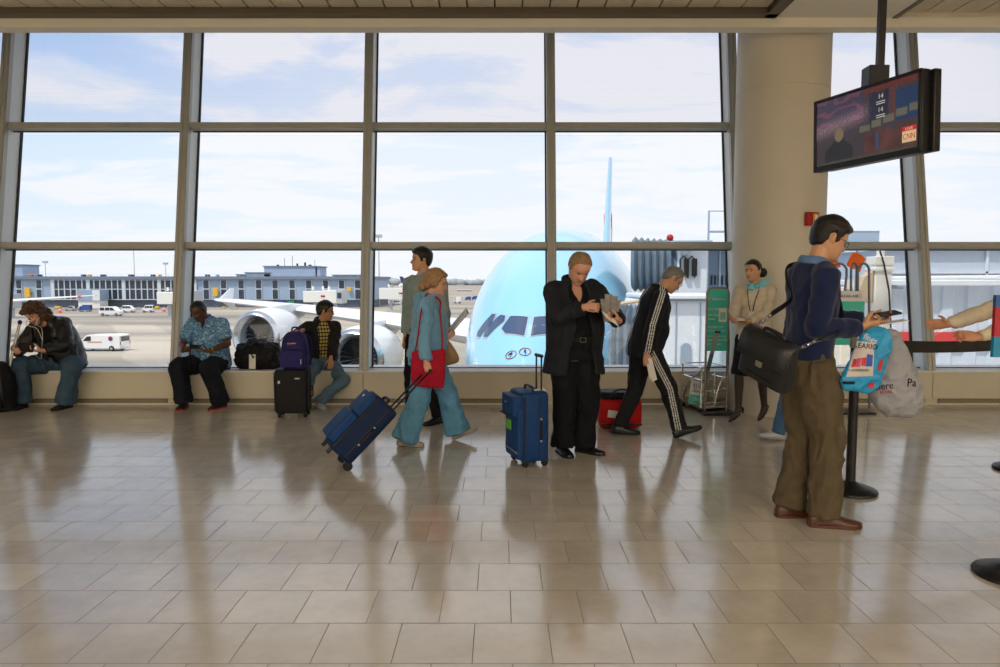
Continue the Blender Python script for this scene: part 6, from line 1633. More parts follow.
hb = MB().tube([a, b], [(.016, .010), (.016, .010)], 10).build('pull_handle', M['steel'], fb, local=True)
MB().ball(b + (b - a).normalized() * .02, (.022, .022, .026)).build('knob', B_['purple'], hb, local=True)

# red bag on the floor
q = FL(619, 427.5)
rb = thing('duffel_bag', 'red and black bag on the floor behind the striding man', 'bag', q)
mb = MB(); rs = []
for x, k in ((-.20, .8), (-.19, .93), (-.16, 1), (0, 1.02), (.16, 1), (.19, .93), (.20, .8)):
    rs.append([Vector((x, .14 * k * cos(a) * (abs(cos(a)) + .001) ** -.3, .16 + .158 * k * sin(a) * (abs(sin(a)) + .001) ** -.3)) for a in [2 * pi * (j + .5) / 28 for j in range(28)]])
mb.rings(rs).build('bag_body', B_['redbag'], rb, local=True, smooth=60)
mb = MB(); rbox(mb, (0, 0, .335), (.40, .27, .07), 4, bulge=.02); mb.build('top_flap', B_['duffel'], rb, local=True, smooth=60)
MB().box((-.075, -.150, .16), (.12, .006, .07), ry(8)).build('paper_tag', B_['tagwhite'], rb, local=True)
MB().tube(catmull([(-.12, -.13, .30), (-.09, -.15, .37), (.0, -.12, .40), (.09, -.15, .37), (.12, -.13, .30)], 5), .009, 8).build('strap_handle', B_['casetrim'], rb, local=True)
MB().box((0, -.148, .06), (.39, .006, .02)).build('piping', B_['casetrim'], rb, local=True)

def crumple(mb, amp, scale, vox=.007, seed=0):
    me = remesh(mb, vox, 2); out = MB(); nn = [v.normal.copy() for v in me.vertices]; vs = []
    for v, n in zip(me.vertices, nn):
        q = v.co * scale + Vector((seed, 0, 0)); w = noise.noise_vector(q * .7) * .9; vs.append(v.co + n * (amp * (1 - 2 * abs(noise.noise(q + w))) + amp * .5 * noise.noise(q * 2.7)))
    out.add(vs, [list(p.vertices) for p in me.polygons]); bpy.data.meshes.remove(me); return out
# ---- soft flat bags hung from hands
def pillow(pts, thick, n=7, bumpy=.0, seed=0):
    """closed outline (world points in one plane) filled out to a soft two-sided body"""
    P_ = catmull([tuple(p) for p in pts + pts[:1]], 4)[:-1]; P_ = [Vector(p) for p in P_]; c0 = sum(P_, Vector((0, 0, 0))) / len(P_)
    nrm = (P_[0] - c0).cross(P_[len(P_) // 4] - c0).normalized(); ks = [1.0, .985, .94, .84, .68, .48, .26, .06]; mb = MB()
    def lay(sg): 
        out = []
        for k in ks[1:] if sg < 0 else ks:
            h = sqrt(max(0, 1 - k ** 2.6)) * thick / 2 * sg
            out.append([c0 + (p - c0) * k + nrm * (h * (1 + bumpy * noise.noise((p - c0) * k * 14 + Vector((seed, sg, 0))))) for p in P_])
        return out
    mb.rings(lay(-1)[::-1] + lay(1)); return mb, c0, nrm
def px_poly(pl, Y): return [AT(x, y, Y) for x, y in pl]
# crimson tote at the woman's hip
Yw = woman.root.y - .30
mb, c0, nr = pillow(px_poly([(412, 352), (418, 350), (430, 351), (442, 349), (445, 351), (445.5, 368), (444, 386), (440, 388.5), (425, 387.5), (413, 385.5), (411, 382), (411, 365)], Yw + .10), .055)
t = thing('tote_bag', 'crimson felt tote hanging at the hip of the woman in teal', 'bag', (c0.x, c0.y, c0.z - .2))
mb.build('tote_body', B_['redtote'], t, smooth=70)
sh = woman.spine(.53)[0] + woman.rgt * .085 * woman.s
mb = MB().tube(catmull([tuple(AT(415, 352, Yw + .10)), tuple(AT(418, 335, Yw + .06)), tuple(AT(421, 312, Yw + .10)), tuple(AT(425, 297, Yw + .22)), tuple(sh + Vector((.0, 0, .055))), tuple(sh + Vector((.09, 0, .0))), tuple(AT(440, 312, Yw + .16)), tuple(AT(442, 335, Yw + .12)), tuple(AT(442, 351, Yw + .10))], 6), [(.006, .010)] * 49, 8)
mb.build('shoulder_strap', B_['redtote'], t)
# tan shoulder bag on her far side
mb, c0, nr = pillow(px_poly([(444, 343), (449, 341), (455, 349), (459, 357), (458, 362), (452, 364.5), (445, 365), (442, 358)], woman.root.y + .16), .09)
t = thing('handbag', 'tan leather handbag hanging on the far side of the woman in teal', 'bag', (c0.x, c0.y, c0.z - .15))
mb.build('bag_body', B_['tanbag'], t, smooth=70)
MB().tube(catmull([tuple(AT(446, 343, woman.root.y + .16)), tuple(AT(444, 325, woman.root.y + .14)), tuple(AT(438, 303, woman.root.y + .12))], 6), .007, 8).build('bag_strap', B_['tanbag'], t)
# magazine in her far hand
g = palm_of(woman, 'L', .08, .01); dz = Vector((.115, .0, .135)); w_ = Vector((-.02, .20, .02)); ncr = dz.cross(w_).normalized()
t = thing('magazine', 'grey covered magazine held up by the woman in teal', 'magazine', g)
MB().prism([g - dz * .6, g + dz * 1.25, g + dz * 1.25 + w_, g - dz * .6 + w_], ncr * .008).build('cover', mat('magazine_cover', (112, 112, 112), .5), t)
MB().prism([g - dz * .55 + ncr * .009, g + dz * 1.2 + ncr * .009, g + dz * 1.3 + w_ + ncr * .02, g - dz * .55 + w_ + ncr * .02], ncr * .004).build('pages', B_['paper2'], t)
# folded newspaper in the suit man's hand
g = palm_of(suitman, 'L', .07, .035)
t = thing('newspaper', 'folded newspaper and leaflets in the hand of the man in the dark suit', 'newspaper', g)
mb = MB()
for i, (dx, dy, tilt, L, w_) in enumerate(((-.028, .045, -.16, .18, .05), (-.008, .036, -.04, .215, .055), (.012, .028, .07, .20, .055), (.026, .05, .16, .17, .045))):
    u = Vector((tilt, .12 - .04 * i, 1)).normalized(); a = g + Vector((dx, dy, -.05)); s_ = Vector((w_ / 2, .012 * (-1) ** i, 0))
    mb.rings([[a - s_ + u * (L * f) + Vector((0, -.004, 0)), a + s_ + u * (L * f) + Vector((0, -.004, 0)), a + s_ + u * (L * f) + Vector((.006 * sin(f * 5 + i), .012, 0)), a - s_ + u * (L * f) + Vector((0, .012, 0))] for f in (0, .35, .7, 1)])
mb.build('folded_sheets', B_['paper'], t, smooth=40)
a = g + Vector((-.05, -.03, -.01)); MB().prism([a, a + Vector((-.03, .0, .045)), a + Vector((.075, -.03, -.03)), a + Vector((.10, -.03, -.075))], Vector((0, .006, .004))).build('leaflet', B_['paper2'], t)
# paper in the striding man's hand
g = palm_of(track, 'R', .07, .0)
t = thing('boarding_papers', 'folded white papers in the hand of the man in the tracksuit', 'papers', g)
for k, (dx, dz_) in enumerate(((.0, 0), (.022, -.02))):
    a = g + Vector((dx - .02, -.01 - .006 * k, .05 + dz_)); MB().prism([a, a + Vector((.035, .0, .0)), a + Vector((.085, -.0, -.19)), a + Vector((.04, 0, -.21))], Vector((0, .004, 0))).build('sheet', B_['paper2'], t)
# red passport in the attendant's hands
g = (palm_of(att, 'R', .08, .02) + palm_of(att, 'L', .08, .02)) / 2
t = thing('passport', 'red passport held in both hands by the attendant', 'passport', g)
MB().box(g, (.15, .07, .008), rx(20)).build('cover', B_['redpaper'], t, bevel=.002); MB().box(g + Vector((0, -.002, .006)), (.13, .06, .004), rx(20)).build('pages', B_['paper2'], t)
# tablet of the long-haired man, phone of the man in the checked shirt
def device(nm, label, cat, g, sx, sy, R, case):
    t = thing(nm, label, cat, g); MB().box(g, (sx, sy, .011), R).build('case', case, t, bevel=.004); MB().box(g + R @ Vector((0, 0, .0062)), (sx * .92, sy * .86, .002), R).build('screen', B_['screen'], t); return t
g = (palm_of(curly, 'R', .085, .03) + palm_of(curly, 'L', .085, .03)) / 2
device('tablet', 'black tablet held by the long-haired seated man', 'tablet', g + Vector((0, 0, .015)), .20, .12, rz(-6) @ rx(62), M['black'])
g = (palm_of(phoneman, 'R', .085, .03) + palm_of(phoneman, 'L', .085, .03)) / 2
device('phone', 'black phone held by the seated man in the blue checked shirt', 'phone', g + Vector((0, 0, .012)), .13, .068, rz(-10) @ rx(35), M['black'])
# phone and boarding pass of the man in the navy sweater
g = palm_of(khaki, 'L', .10, .028); 
device('phone', 'dark phone held by the man in the navy sweater', 'phone', g + Vector((.01, -.01, .012)), .145, .07, rz(8) @ ry(-8) @ rx(12), M['black'])
g2 = palm_of(khaki, 'L', .13, -.012)
t = thing('boarding_pass', 'white boarding pass under the phone of the man in the navy sweater', 'ticket', g2)
MB().prism([g2 + Vector((-.10, -.03, -.015)), g2 + Vector((.10, -.02, .012)), g2 + Vector((.11, .06, .016)), g2 + Vector((-.09, .05, -.01))], (0, 0, -.004)).build('card', B_['paper2'], t)

# blue plastic bag and grey plastic bag in his hands
Yk = khaki.root.y - .16
mb, c0, nr = pillow(px_poly([(866, 330), (876, 327), (885, 329), (891, 337), (891, 349), (886, 362), (881, 377), (878, 387), (867, 392.5), (852, 391), (843, 388.5), (841, 380), (847, 367), (854, 352), (860, 338)], Yk), .085, bumpy=.25, seed=3); mb = crumple(mb, .007, 15)
t = thing('shopping_bag', 'bright blue printed plastic bag held by the man in the navy sweater', 'bag', (c0.x, c0.y, c0.z - .2))
bb = mb.build('bag_body', B_['bluebag'], t, smooth=75)
bvb = BVHTree.FromPolygons([tuple(v) for v in mb.v], mb.f)
def decal(pl, m, nm, parent=None, off=.003, n=8):
    """print that follows the bag's front"""
    pts = px_poly(pl, Yk - .2); vs = []; fs = []
    for i in range(n + 1):
        for j in range(n + 1):
            u, v = i / n, j / n; p = pts[0] * (1 - u) * (1 - v) + pts[1] * u * (1 - v) + pts[2] * u * v + pts[3] * (1 - u) * v
            d = (p - CAMP).normalized(); h = bvb.ray_cast(CAMP, d)[0]; h = h if h is not None else CAMP + d * ((Yk - .03) / d.y); vs.append(h - d * off)
    for i in range(n):
        for j in range(n): k = i * (n + 1) + j; fs.append((k, k + 1, k + n + 2, k + n + 1))
    return MB().add(vs, fs).build(nm, m, parent or bb)
decal([(857, 341), (874.5, 343), (873, 376), (846, 377)], B_['panelwhite'], 'printed_panel')
for pl, m_ in (([(853.5, 359), (857, 359), (855.5, 367), (851, 367)], 'printred'), ([(857.5, 358), (861.5, 358), (860, 367), (856, 367)], 'pink'), ([(862, 357.5), (866.5, 357.5), (865.5, 366), (861, 366)], 'printred'), ([(867, 354), (873, 355), (872, 366.5), (866, 366)], 'printblue'),
               ([(852, 369), (869, 369), (868, 371.5), (851, 371.5)], 'paper'), ([(842.5, 381.5), (855, 381.5), (855, 384.3), (842.5, 384.3)], 'ink'), ([(869, 383), (874.5, 382.5), (874, 388), (868.5, 388.5)], 'printred'), ([(879, 361), (884, 359), (881, 371), (878, 371)], 'printred')):
    decal(pl, B_[m_], 'print', off=.006, n=4)
def flat_text(txt, size, px, py, px2, py2, m, parent, Yp, squash=1.0, nm='lettering', bv=None):
    o = AT(px, py, Yp); x = AT(px2, py2, Yp) - o; x.y = 0; x.normalize(); z = Vector((-x.z, 0, x.x))
    tm = text_mb(txt, size, o, x, z, .001, 'LEFT', squash)
    if bv is not None:
        nv = []
        for v in tm.v:
            d = (v - CAMP).normalized(); h = bv.ray_cast(CAMP, d)[0]; nv.append((h if h is not None else v) - d * .006)
        tm.v = nv
    return tm.build(nm, m, parent)
flat_text('EARIO', .042, 858, 345.5, 874, 347, B_['ink'], bb, Yk, .95, bv=bvb)
flat_text('fines', .05, 864, 336, 884, 345, B_['paper2'], bb, Yk, .9, bv=bvb)
Yg = Yk + .13
mb2, c0, nr = pillow(px_poly([(883, 331), (892, 330), (899, 333), (903, 346), (910, 361), (917, 377), (921, 392), (921, 404), (917, 413), (906, 418.5), (892, 417), (881, 411), (873, 399), (868, 390), (872, 372), (879, 350)], Yg), .17, bumpy=.2, seed=9); mb2 = crumple(mb2, .010, 10, seed=4)
t = thing('shopping_bag', 'large grey plastic carrier bag held by the man in the navy sweater', 'bag', (c0.x, c0.y, c0.z - .25))
gb = mb2.build('bag_body', B_['greybag'], t, smooth=75)
bvg = BVHTree.FromPolygons([tuple(v) for v in mb2.v], mb2.f)
flat_text('dfere', .062, 873.5, 387.5, 893, 385.5, B_['ink'], gb, Yg, .9, bv=bvg)
flat_text('RETAIL', .024, 880, 392.8, 893, 391.6, B_['printred'], gb, Yg, 1.0, bv=bvg)
flat_text('Pa', .07, 907, 383, 917, 383, B_['ink'], gb, Yg, .85, bv=bvg)

# black leather briefcase slung across his back
ex, et = Vector((.52, -.77, -.36)).normalized(), Vector((.82, .45, .22)); et = (et - ex * et.dot(ex)).normalized(); ez = ex.cross(et).normalized()
RBg = Matrix((ex, et, ez)).transposed(); c = AT(769, 359, khaki.root.y - .36)
t = thing('briefcase', 'black leather briefcase slung behind the man in the navy sweater', 'bag', c)
P = lambda x, y, z: c + RBg @ (Vector((x, y, z)) * .9)
rs = []
for z, w_, d_ in ((-.145, .33, .10), (-.14, .345, .125), (-.05, .34, .13), (.05, .33, .11), (.12, .32, .085), (.135, .31, .07)):
    rs.append([P(w_ / 2 * cos(a) * (abs(cos(a)) + 1e-3) ** -.6, d_ / 2 * sin(a) * (abs(sin(a)) + 1e-3) ** -.6, z) if False else P(*(lambda q: (cos(a) * q * w_ / 2, sin(a) * q * d_ / 2, z))((abs(cos(a)) ** 6 + abs(sin(a)) ** 6) ** (-1 / 6))) for a in [2 * pi * i / 40 for i in range(40)]])
MB().rings(rs).build('bag_body', B_['leatherbag'], t, smooth=45)
fl = []
for y, z in ((.045, .138), (.0, .150), (-.045, .140), (-.062, .10), (-.074, .04), (-.076, -.005)): fl.append((y, z))
vs = []; fs = []
for y, z in fl:
    for x in (-.172, -.09, 0, .09, .172): vs.append(P(x * (1 + .02), y - .004, z + .004))
for i in range(len(fl) - 1):
    for j in range(4): k = i * 5 + j; fs.append((k, k + 1, k + 6, k + 5))
o = MB().add(vs, fs).build('flap', B_['leatherbag'], t, smooth=60); sm = o.modifiers.new('thick', 'SOLIDIFY'); sm.thickness = .008; sm.offset = 1
MB().box(P(0, -.088, -.005), (.04, .012, .034), RBg).build('clasp', M['steel'], t, bevel=.003)
MB().tube([P(*q) for q in catmull([(-.07, .0, .152), (-.06, .0, .185), (.06, .0, .185), (.07, .0, .152)], 5)], .009, 8).build('carry_handle', B_['leatherbag'], t)
MB().box(P(0, -.066, -.10), (.17, .006, .006), RBg).build('seam', B_['casetrim'], t)
def chain(a, b, n):
    mb = MB(); a, b = Vector(a), Vector(b); d = (b - a).normalized(); u = d.orthogonal().normalized(); w = d.cross(u)
    for i in range(n):
        q = a.lerp(b, (i + .5) / n); s1, s2 = (u, w) if i % 2 else (w, u); L = (b - a).length / n * .72
        mb.tube([q + d * (L * cos(t_)) + s1 * (.009 * sin(t_)) for t_ in [2 * pi * k / 12 for k in range(12)]], .003, 6, closed=True)
    return mb
kp = lambda tt, ang, th=.035: (lambda cR, ab: cR[0] + cR[1] @ Vector((ab[0] * sin(radians(ang)), ab[2] + ab[1] * cos(radians(ang)), 0)))(khaki.spine(tt), khaki.sect(tt, th, 1.06))
a0, b0 = P(-.155, .02, .14), P(.155, .02, .14)
up1, up2 = kp(.35, 170, .035), kp(.20, 62, .06)
chain(a0, a0.lerp(up1, .45), 4).build('chain', M['chrome'], t); chain(b0, b0.lerp(up2, .5), 4).build('chain', M['chrome'], t)
sp_ = [a0.lerp(up1, .45), up1, kp(.43, 185, .04), kp(.50, 208, .045), kp(.54, 235, .06), kp(.555, 275, .06), kp(.52, 330, .035), kp(.44, 355, .026), kp(.34, 25, .028), up2, b0.lerp(up2, .5)]
MB().tube([Vector(q) for q in catmull([tuple(q) for q in sp_], 5)], [(.005, .016)] * (len(sp_) * 5 - 4), 8).build('shoulder_strap', B_['casetrim'], t)

# ================================================================== SIGNS, RACK, STANCHIONS, SCREEN
S_ = {'teal': mat('sign_teal', (66, 202, 186), .45), 'signframe': mat('sign_frame', (150, 136, 124), .35, metal=.6), 'tube': mat('grey_tube', (110, 116, 130), .35, metal=.5), 'korblue': mat('sign_blue', (52, 74, 140), .5), 'mint': mat('sign_mint', (140, 208, 196), .5)}
def flat(mb_, origin, X, Z, pts, th=.004):
    Nn = X.cross(Z); return mb_.prism([origin + X * x + Z * z for x, z in pts], Nn * th)
# tall teal notice stand
Yt = 7.55; bl, tr = AT(704.5, 409, Yt), AT(729, 288, Yt); W_, Hh = tr.x - bl.x, tr.z
c = Vector(((bl.x + tr.x) / 2, Yt, 0)); X = Vector((1, 0, 0)); Z = Vector((0, 0, 1)); zb = AT(716, 340, Yt).z
t = thing('notice_stand', 'tall teal airline notice stand in a rounded metal frame before the windows', 'sign', c)
fr = [(-W_ / 2, .02), (-W_ / 2, Hh - .05), (-W_ / 2 + .015, Hh - .015), (-W_ / 2 + .05, Hh), (W_ / 2 - .05, Hh), (W_ / 2 - .015, Hh - .015), (W_ / 2, Hh - .05), (W_ / 2, .02)]
MB().tube([c + X * x + Z * z for x, z in fr], .013, 10).build('frame', S_['signframe'], t)
zlow = AT(716, 352, Yt).z
pn = MB().box(c + Z * ((Hh + zlow) / 2), (W_ - .02, .012, Hh - zlow - .02)).build('notice_panel', S_['teal'], t)
MB().box(c + Z * (zlow - .10), (W_ - .02, .010, .2)).build('lower_panel', glass('clear_acrylic', (.85, .92, .92)), t)
MB().box(c + Z * .015, (W_ + .1, .3, .03)).build('base', M['darkmetal'], t, bevel=.006)
yy = Yt - .008
def sgn(txt, sz, px, py, m=M['white'], align='LEFT', sq=1.0, parent=pn, Yq=yy): text_mb(txt, sz, AT(px, py, Yq), X, Z, .0015, align, sq).build('lettering', m, parent)
sgn('KOREAN AIR', .030, 717.5, 299.5, align='CENTER'); MB().cyl(AT(711, 299.5, yy - .003), AT(711, 299.5, yy), .012).build('emblem', M['red'], pn)
sgn('기내수하물 규격', .030, 706.5, 309.5); sgn('Cabin Baggage', .028, 706.5, 315); sgn('Measure', .028, 706.5, 318.8)
q = AT(722.8, 315, yy); MB().box(q, (.085, .004, .15)).build('picture_box', M['white'], pn); MB().box(q + Vector((0, -.003, -.01)), (.06, .003, .08)).build('picture', S_['mint'], pn)
for i, py in enumerate((327, 331, 336, 340, 344)): sgn(('휴대 수하물의 규격은', '세 변의 합 115cm 이하', 'Cabin baggage size must', 'not exceed 115cm in total', 'and 12kg in weight')[i], .021, 706.5, py)
# baggage sizer rack
A0, A1, A2, A3 = FL(681, 406), FL(700.5, 413.5), FL(728, 411.5), FL(708, 404.8)
t = thing('baggage_rack', 'low chrome tube baggage sizer rack in front of the teal notice stand', 'rack', (A0 + A1 + A2 + A3) / 4)
mb = MB().prism([p + Z * .045 for p in (A0, A1, A2, A3)], (0, 0, .03)); mb.build('base_plate', M['steel'], t, bevel=.006)
for p in (A0, A1, A2, A3):
    q = p.lerp((A0 + A2) / 2, .12); MB().ball(q + Z * .024, (.022, .022, .024), 12, 8).build('caster', M['rubber'], t)
hz = .50; up = lambda p, z: p.lerp((A0 + A2) / 2, .04) + Z * z
mb = MB()
for p in (A0, A1, A2, A3): mb.tube([up(p, .06), up(p, hz)], .010, 8)
mid1, mid2 = A0.lerp(A3, .5), A1.lerp(A2, .5)
mb.tube([up(mid2, .06), up(mid2, hz * .9)], .010, 8)
mb.build('upright', M['chrome'], t)
mb = MB()
for z in (hz, hz * .74, hz * .48, hz * .22):
    for a, b in ((A0, A1), (A1, A2), (A2, A3), (A3, A0)): mb.tube([up(a, z), up(b, z - (.0 if z == hz else .01))], .008, 8)
mb.build('rail', M['chrome'], t)
mb = MB()
for a, b in ((A0, A1), (mid2, A2)):
    pts = [up(a.lerp(b, .05), .08), up(a.lerp(b, .2), .22), up(a.lerp(b, .55), .36), up(a.lerp(b, .95), .46)]; mb.tube([Vector(q) for q in catmull([tuple(p) for p in pts], 5)], .009, 8)
mb.build('curved_bar', M['steel'], t)
a, b = AT(706, 379, 7.70), AT(717.5, 332, 7.42); d = (b - a); s_ = Vector((.022, 0, .004))
t2 = thing('metal_bar', 'flat silver bar leaning up out of the baggage rack', 'bar', (a.x, a.y, a.z - .05))
MB().prism([a - s_ - d * .45, a + s_ - d * .45, b + s_, b - s_], (0, .03, 0)).build('bar', mat('bar_grey', (172, 174, 178), .3, metal=.35), t2, bevel=.004)
MB().box(b, (.05, .04, .02)).build('end_cap', M['darkmetal'], t2)
ps = AT(697, 391, 7.72); Rs = ry(8) @ rx(-8); Xs, Zs = Rs @ X, Rs @ Z
t3 = thing('small_sign', 'small white and teal sign board standing inside the baggage rack', 'sign', ps - Z * .16)
MB().box(ps, (.16, .012, .30), Rs).build('board', M['white'], t3, bevel=.003)
MB().box(ps - Zs * .095, (.155, .016, .10), Rs).build('teal_band', S_['teal'], t3)
text_mb('탑승', .06, ps + Zs * .05 - Vector((0, .01, 0)), Xs, Zs, .002).build('lettering', B_['ink'], t3); text_mb('안내', .045, ps - Zs * .095 - Vector((0, .012, 0)), Xs, Zs, .002).build('lettering', M['white'], t3)
for zz in (-.01, .12): text_mb('KOREAN AIR', .018, ps + Zs * zz - Vector((0, .01, 0)), Xs, Zs, .002).build('lettering', S_['korblue'], t3)

# queue sign with looped tubes
Ym = 7.55; t = thing('queue_sign', 'white and teal queue sign on looped grey tubes right of the pillar', 'sign', (AT(850, 300, Ym).x, Ym, 0))
p0, p1 = AT(834, 291, Ym), AT(863, 345, Ym)
pb = MB().box(((p0.x + p1.x) / 2, Ym, (p0.z + p1.z) / 2), (p1.x - p0.x, .014, p0.z - p1.z)).build('board', S_['teal'], t, bevel=.003)
q1 = AT(848, 301.5, Ym); MB().box(((p0.x + p1.x) / 2, Ym - .003, (p0.z + q1.z) / 2), (p1.x - p0.x - .004, .014, p0.z - q1.z - .003)).build('white_band', M['white'], pb)
text_mb('KOREAN AIR', .045, AT(847, 296.3, Ym - .012), X, Z, .002, 'CENTER', .92).build('lettering', S_['korblue'], pb)
e = AT(840.2, 296.3, Ym - .014); MB().cyl(e, e + Vector((0, -.002, 0)), .014).build('emblem', M['red'], pb)
e = AT(860, 296, Ym - .012); MB().tube([e + Vector((x, 0, z)) for x, z in ((-.012, -.02), (.012, -.02), (.012, .02), (-.012, .02))], .002, 6, closed=True).build('symbol', S_['korblue'], pb)
text_mb('Morning Calm', .052, AT(848, 311.5, Ym - .01), X, Z, .002, 'CENTER', .82).build('lettering', M['white'], pb)
def loop(xa, xb, yt, yb_a, yb_b, dy):
    Yq = Ym + dy; pts = [AT(xa, yb_a, Yq)] + [AT(xa, yt + 9, Yq)]
    for k in range(1, 8): a = pi * k / 8; pts.append(AT((xa + xb) / 2 - (xb - xa) / 2 * cos(a), yt + 9 - 9 * sin(a), Yq))
    return pts + [AT(xb - .5, yt + 12, Yq), AT(xb - (2 if xb < 860 else 0), yb_b, Yq)]
for k, (xa, xb, yt, ya, yb_, dy) in enumerate(((832.5, 847, 263.5, 408, 291, .02), (851, 857.5, 263, 330, 408, .05), (857.8, 869.5, 263.5, 330, 408, .03))):
    MB().tube(loop(xa, xb, yt, ya, yb_, dy), .013, 10).build('tube_loop', S_['tube'], t)
MB().box((AT(851, 408, Ym).x, Ym + .03, .012), (.46, .25, .024)).build('base', M['darkmetal'], t, bevel=.005)

# belt stanchions
def stanchion(px, py, label, h=.96, sign=False):
    q = FL(px, py); t = thing('stanchion', label, 'stanchion', q)
    MB().lathe(q, [(.172, 0), (.175, .012), (.168, .022), (.12, .042), (.06, .060), (.035, .075), (.03, .08)], 40).build('base', M['darkmetal'], t, smooth=50)
    MB().cyl(q + Z * .07, q + Z * h, .031, n=24).build('post', M['black'], t)
    MB().lathe(q, [(.036, h - .10), (.038, h - .095), (.038, h - .01), (.030, h)], 24).build('belt_head', M['steel'], t)
    return t, q
s1, q1 = stanchion(850, 491.5, 'black belt stanchion behind the front foot of the man in the navy sweater', AT(849, 333, FL(850, 491.5).y).z)
s2, q2 = stanchion(810, 470, 'black belt stanchion between the legs of the man in the navy sweater', .98)
s3, q3 = stanchion(1019, 470, 'black belt stanchion at the middle of the right edge', .98)
s4, q4 = stanchion(1013, 576, 'black belt stanchion close by at the lower right corner', .93)
def belt(a, b, za, zb_, label):
    a = Vector((a.x, a.y, za)); b = Vector((b.x, b.y, zb_)); d = (b - a); L = d.length; d.normalize(); s_ = d.cross(Z).normalized()
    t = thing('belt_barrier', label, 'belt', (a + b) / 2); mb = MB(); rs = []
    for i in range(13):
        p = a.lerp(b, .012 + .976 * i / 12) + Z * (-.018 * sin(pi * i / 12)); rs.append([p - s_ * .002 - Z * .041, p + s_ * .002 - Z * .041, p + s_ * .002 + Z * .041, p - s_ * .002 + Z * .041])
    mb.rings(rs).build('belt', M['black'], t)
    e = b - d * .055; MB().box(e, (.05, .02, .09), Matrix((d, s_, Z)).transposed()).build('belt_clip', M['darkmetal'], t, bevel=.004)
belt(q1 + (q3 - q1).normalized() * .045, q3 - (q3 - q1).normalized() * .045, AT(880, 345.5, q1.y).z, AT(990, 343.5, q3.y).z, 'wide black belt stretched between two stanchions at the right')
# striped card on the near stanchion
Yc = q4.y - .02; zt_, zm1, zm2, zb_ = (AT(996, y, Yc).z for y in (295, 307, 336.5, 357))
xl = AT(993.5, 320, Yc).x; t = thing('sign_panel', 'blue, red and teal striped panel on a stanchion at the right edge', 'sign', (xl + .1, Yc, zb_ - .3))
for (a, b), m_ in zip(((zt_, zm1), (zm1, zm2), (zm2, zb_)), (mat('panel_blue', (24, 84, 150), .4), mat('panel_red', (170, 24, 40), .4), mat('panel_teal', (20, 130, 170), .4))):
    MB().box((xl + .11, Yc, (a + b) / 2), (.22, .02, a - b)).build('stripe', m_, t)
MB().tube([(xl + .11, Yc + .02, .90), (xl + .11, Yc + .02, zt_ - .03)], .014, 10).build('holder', M['black'], t)

# ceiling screen
tr_, br_, bl_, tl_ = None, None, None, None
def AD(px, py, depth): r = ray(px, py); return CAMP + r * depth
d_r, d_l = 4.50, 5.36
TR, BR, TL, BL = AD(921.5, 69, d_r), AD(922.5, 151.5, d_r), AD(811, 103, d_l), AD(818.5, 172.5, d_l)
cx = (TR + BR + TL + BL) / 4; ux = ((TR + BR) - (TL + BL)).normalized(); uz = ((TR + TL) - (BR + BL)); uz = (uz - ux * uz.dot(ux)).normalized(); un = ux.cross(uz)   # un points away from the viewer side
if un.dot(CAMP - cx) > 0: un = -un
RT = Matrix((ux, un, uz)).transposed(); TWd = ((TR - TL).length + (BR - BL).length) / 2; THt = ((TR - BR).length + (TL - BL).length) / 2
t = thing('television', 'black flat television hung back to back from the ceiling pole', 'television', cx)
TP = lambda x, y, z: cx + RT @ Vector((x, y, z))
MB().box(TP(0, .035, 0), (TWd, .07, THt), RT).build('case', M['black'], t, bevel=.008)
bz = MB(); b_ = .022
for x, z, sx, sz in ((0, THt / 2 - b_ / 2, TWd, b_), (0, -THt / 2 + b_ * .8, TWd, b_ * 1.6), (-TWd / 2 + b_ / 2, 0, b_, THt), (TWd / 2 - b_ / 2, 0, b_, THt)): bz.box(TP(x, -.006, z), (sx, .014, sz), RT)
bz.build('bezel', M['black'], t, bevel=.003)
def screen_material():
    m, nt, b = _bsdf('screen_picture'); N = nt.nodes; L = nt.links
    at = N.new('ShaderNodeAttribute'); at.attribute_name = 'tint'; b.inputs['Base Color'].default_value = (.02, .02, .02, 1); b.inputs['Roughness'].default_value = .15
    L.new(at.outputs['Color'], b.inputs['Emission Color']); b.inputs['Emission Strength'].default_value = .36
    return m
sw, sh_ = TWd - 2 * b_, THt - 2.6 * b_; nx, nz = 120, 68; vs = []; cs = []; fs = []; random.seed(5)
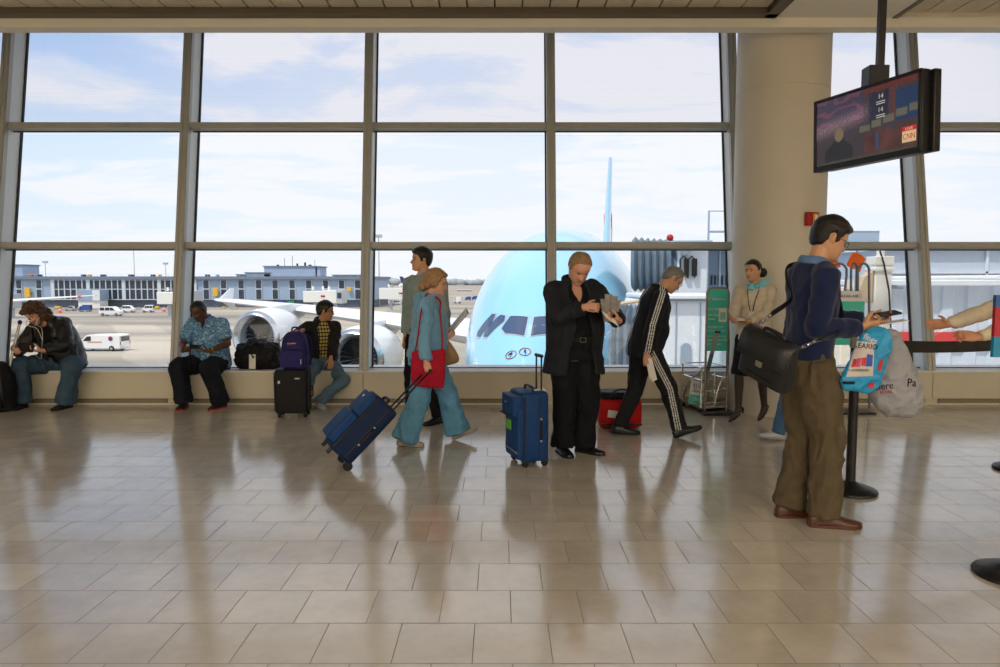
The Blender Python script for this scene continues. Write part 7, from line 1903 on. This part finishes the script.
def scr(u, v):
    """television studio crowd: u 0..1 left to right, v 0..1 bottom to top"""
    n = noise.noise(Vector((u * 9, v * 6, 2))); n2 = noise.noise(Vector((u * 60, v * 40, 5)))
    col = Vector((.10, .07, .085))
    band = bell(v - (.52 + .25 * u), .10) * (1 - smoothstep(.45, .6, u))
    col += Vector((.30, .17, .18)) * band * (1 + .8 * n2) + Vector((.06, .07, .12)) * max(0, n2) * smoothstep(.35, .5, v)
    if u < .5 and v > .58: col += Vector((.0, .0, .05)) + Vector((.18, .03, .05)) * (1 if int(v * 16 + n * 2) % 3 == 0 else 0)
    if .55 < u < .78 and v > .45: col = Vector((.03, .04, .09)) + Vector((.10, .10, .14)) * (1 if n2 > .45 else 0)
    if u > .80 and .42 < v < .85: col = Vector((.03, .08, .22))
    if .74 < u < .80 and v > .45: col = Vector((.26, .10, .10)) * (.6 + .8 * abs(n2))
    if v > .90 and u > .5: col = Vector((.30, .07, .06)) * (.7 + .6 * abs(n2))
    for k in range(5):
        a = .46 + k * .115; w = .10; h0 = .37 + .035 * k
        if a < u < a + w and h0 < v < h0 + .10: col = Vector((.30, .28, .20)) * (.85 + .3 * abs(n2))
    for k in range(6):
        a = .56 + k * .09
        if ((u - a) / .05) ** 2 + ((v - .17) / .21) ** 2 < 1: col = Vector((.24, .075, .06)) * (.8 + .4 * n)
    if ((u - .25) / .048) ** 2 + ((v - .42) / .10) ** 2 < 1: col = Vector((.42, .30, .15))
    elif v < .36 and abs(u - .25) < .05 + .10 * smoothstep(.36, .18, v): col = Vector((.025, .025, .035))
    if .62 < u < .65 and .08 < v < .32: col = Vector((.04, .14, .36))
    if v < .035: col = Vector((.22, .18, .14)) * (.4 + .8 * abs(n2))
    return col
for k in range(nz + 1):
    for i in range(nx + 1): u, v = i / nx, k / nz; vs.append(TP(-sw / 2 + sw * u, -.003, -sh_ / 2 + .012 + sh_ * v)); cs.append(scr(u, v))
for k in range(nz):
    for i in range(nx): a = k * (nx + 1) + i; fs.append((a, a + 1, a + nx + 2, a + nx + 1))
so = MB().add(vs, fs).build('screen', screen_material(), t)
a_ = so.data.attributes.new('tint', 'FLOAT_COLOR', 'POINT'); a_.data.foreach_set('color', [q for c_ in cs for q in (c_.x, c_.y, c_.z, 1)])
lit = lambda n, c_, e: mat(n, c_, .4, emit=e)
S_['litwhite'], S_['litred'], S_['litcream'] = lit('lit_white', (214, 210, 200), .3), lit('lit_red', (196, 40, 36), .5), lit('lit_cream', (220, 200, 160), .45)
def scr_text(txt, sz, u, v, m, sq=1.0): text_mb(txt, sz, TP(-sw / 2 + sw * u, -.006, -sh_ / 2 + .012 + sh_ * v), ux, uz, .0006, 'CENTER', sq).build('lettering', m, so)
def scr_box(u, v, w, h, m, nm='caption'): MB().box(TP(-sw / 2 + sw * u, -.0045, -sh_ / 2 + .012 + sh_ * v), (w, .001, h), RT).build(nm, m, so)
scr_text('14', .045, .665, .82, S_['litwhite']); scr_text('14', .045, .665, .63, S_['litwhite'])
for v in (.75, .72, .56, .53): scr_box(.665, v, .07, .006, S_['litwhite'])
scr_box(.925, .17, .105, .075, S_['litcream'], 'logo_plate'); scr_box(.925, .275, .105, .03, S_['litred'], 'live_plate')
scr_text('CNN', .052, .925, .165, S_['litred'], .8); scr_text('LIVE', .026, .925, .272, S_['litcream'], 1.2)
scr_text('LG', .02, .5, -.062, S_['litwhite'])
c2 = .095; MB().box(TP(.04, c2, .0), (TWd * .99, .06, THt * .98), RT).build('rear_screen', M['black'], t, bevel=.008)
MB().box(TP(.03, .085, 0), (TWd * .5, .04, THt * .5), RT).build('bracket', M['darkmetal'], t)
pt = AD(879.5, 75, 4.95); ptop = Vector((pt.x, pt.y, zc))
MB().box((pt.x, pt.y, (pt.z + zc) / 2), (.046, .046, zc - pt.z)).build('pole', M['black'], t, bevel=.004)
MB().box(pt + Vector((-.03, 0, -.03)), (.14, .12, .17)).build('pole_box', M['black'], t, bevel=.006)
MB().box((pt.x, pt.y, zc - .01), (.16, .16, .02)).build('ceiling_plate', M['black'], t)
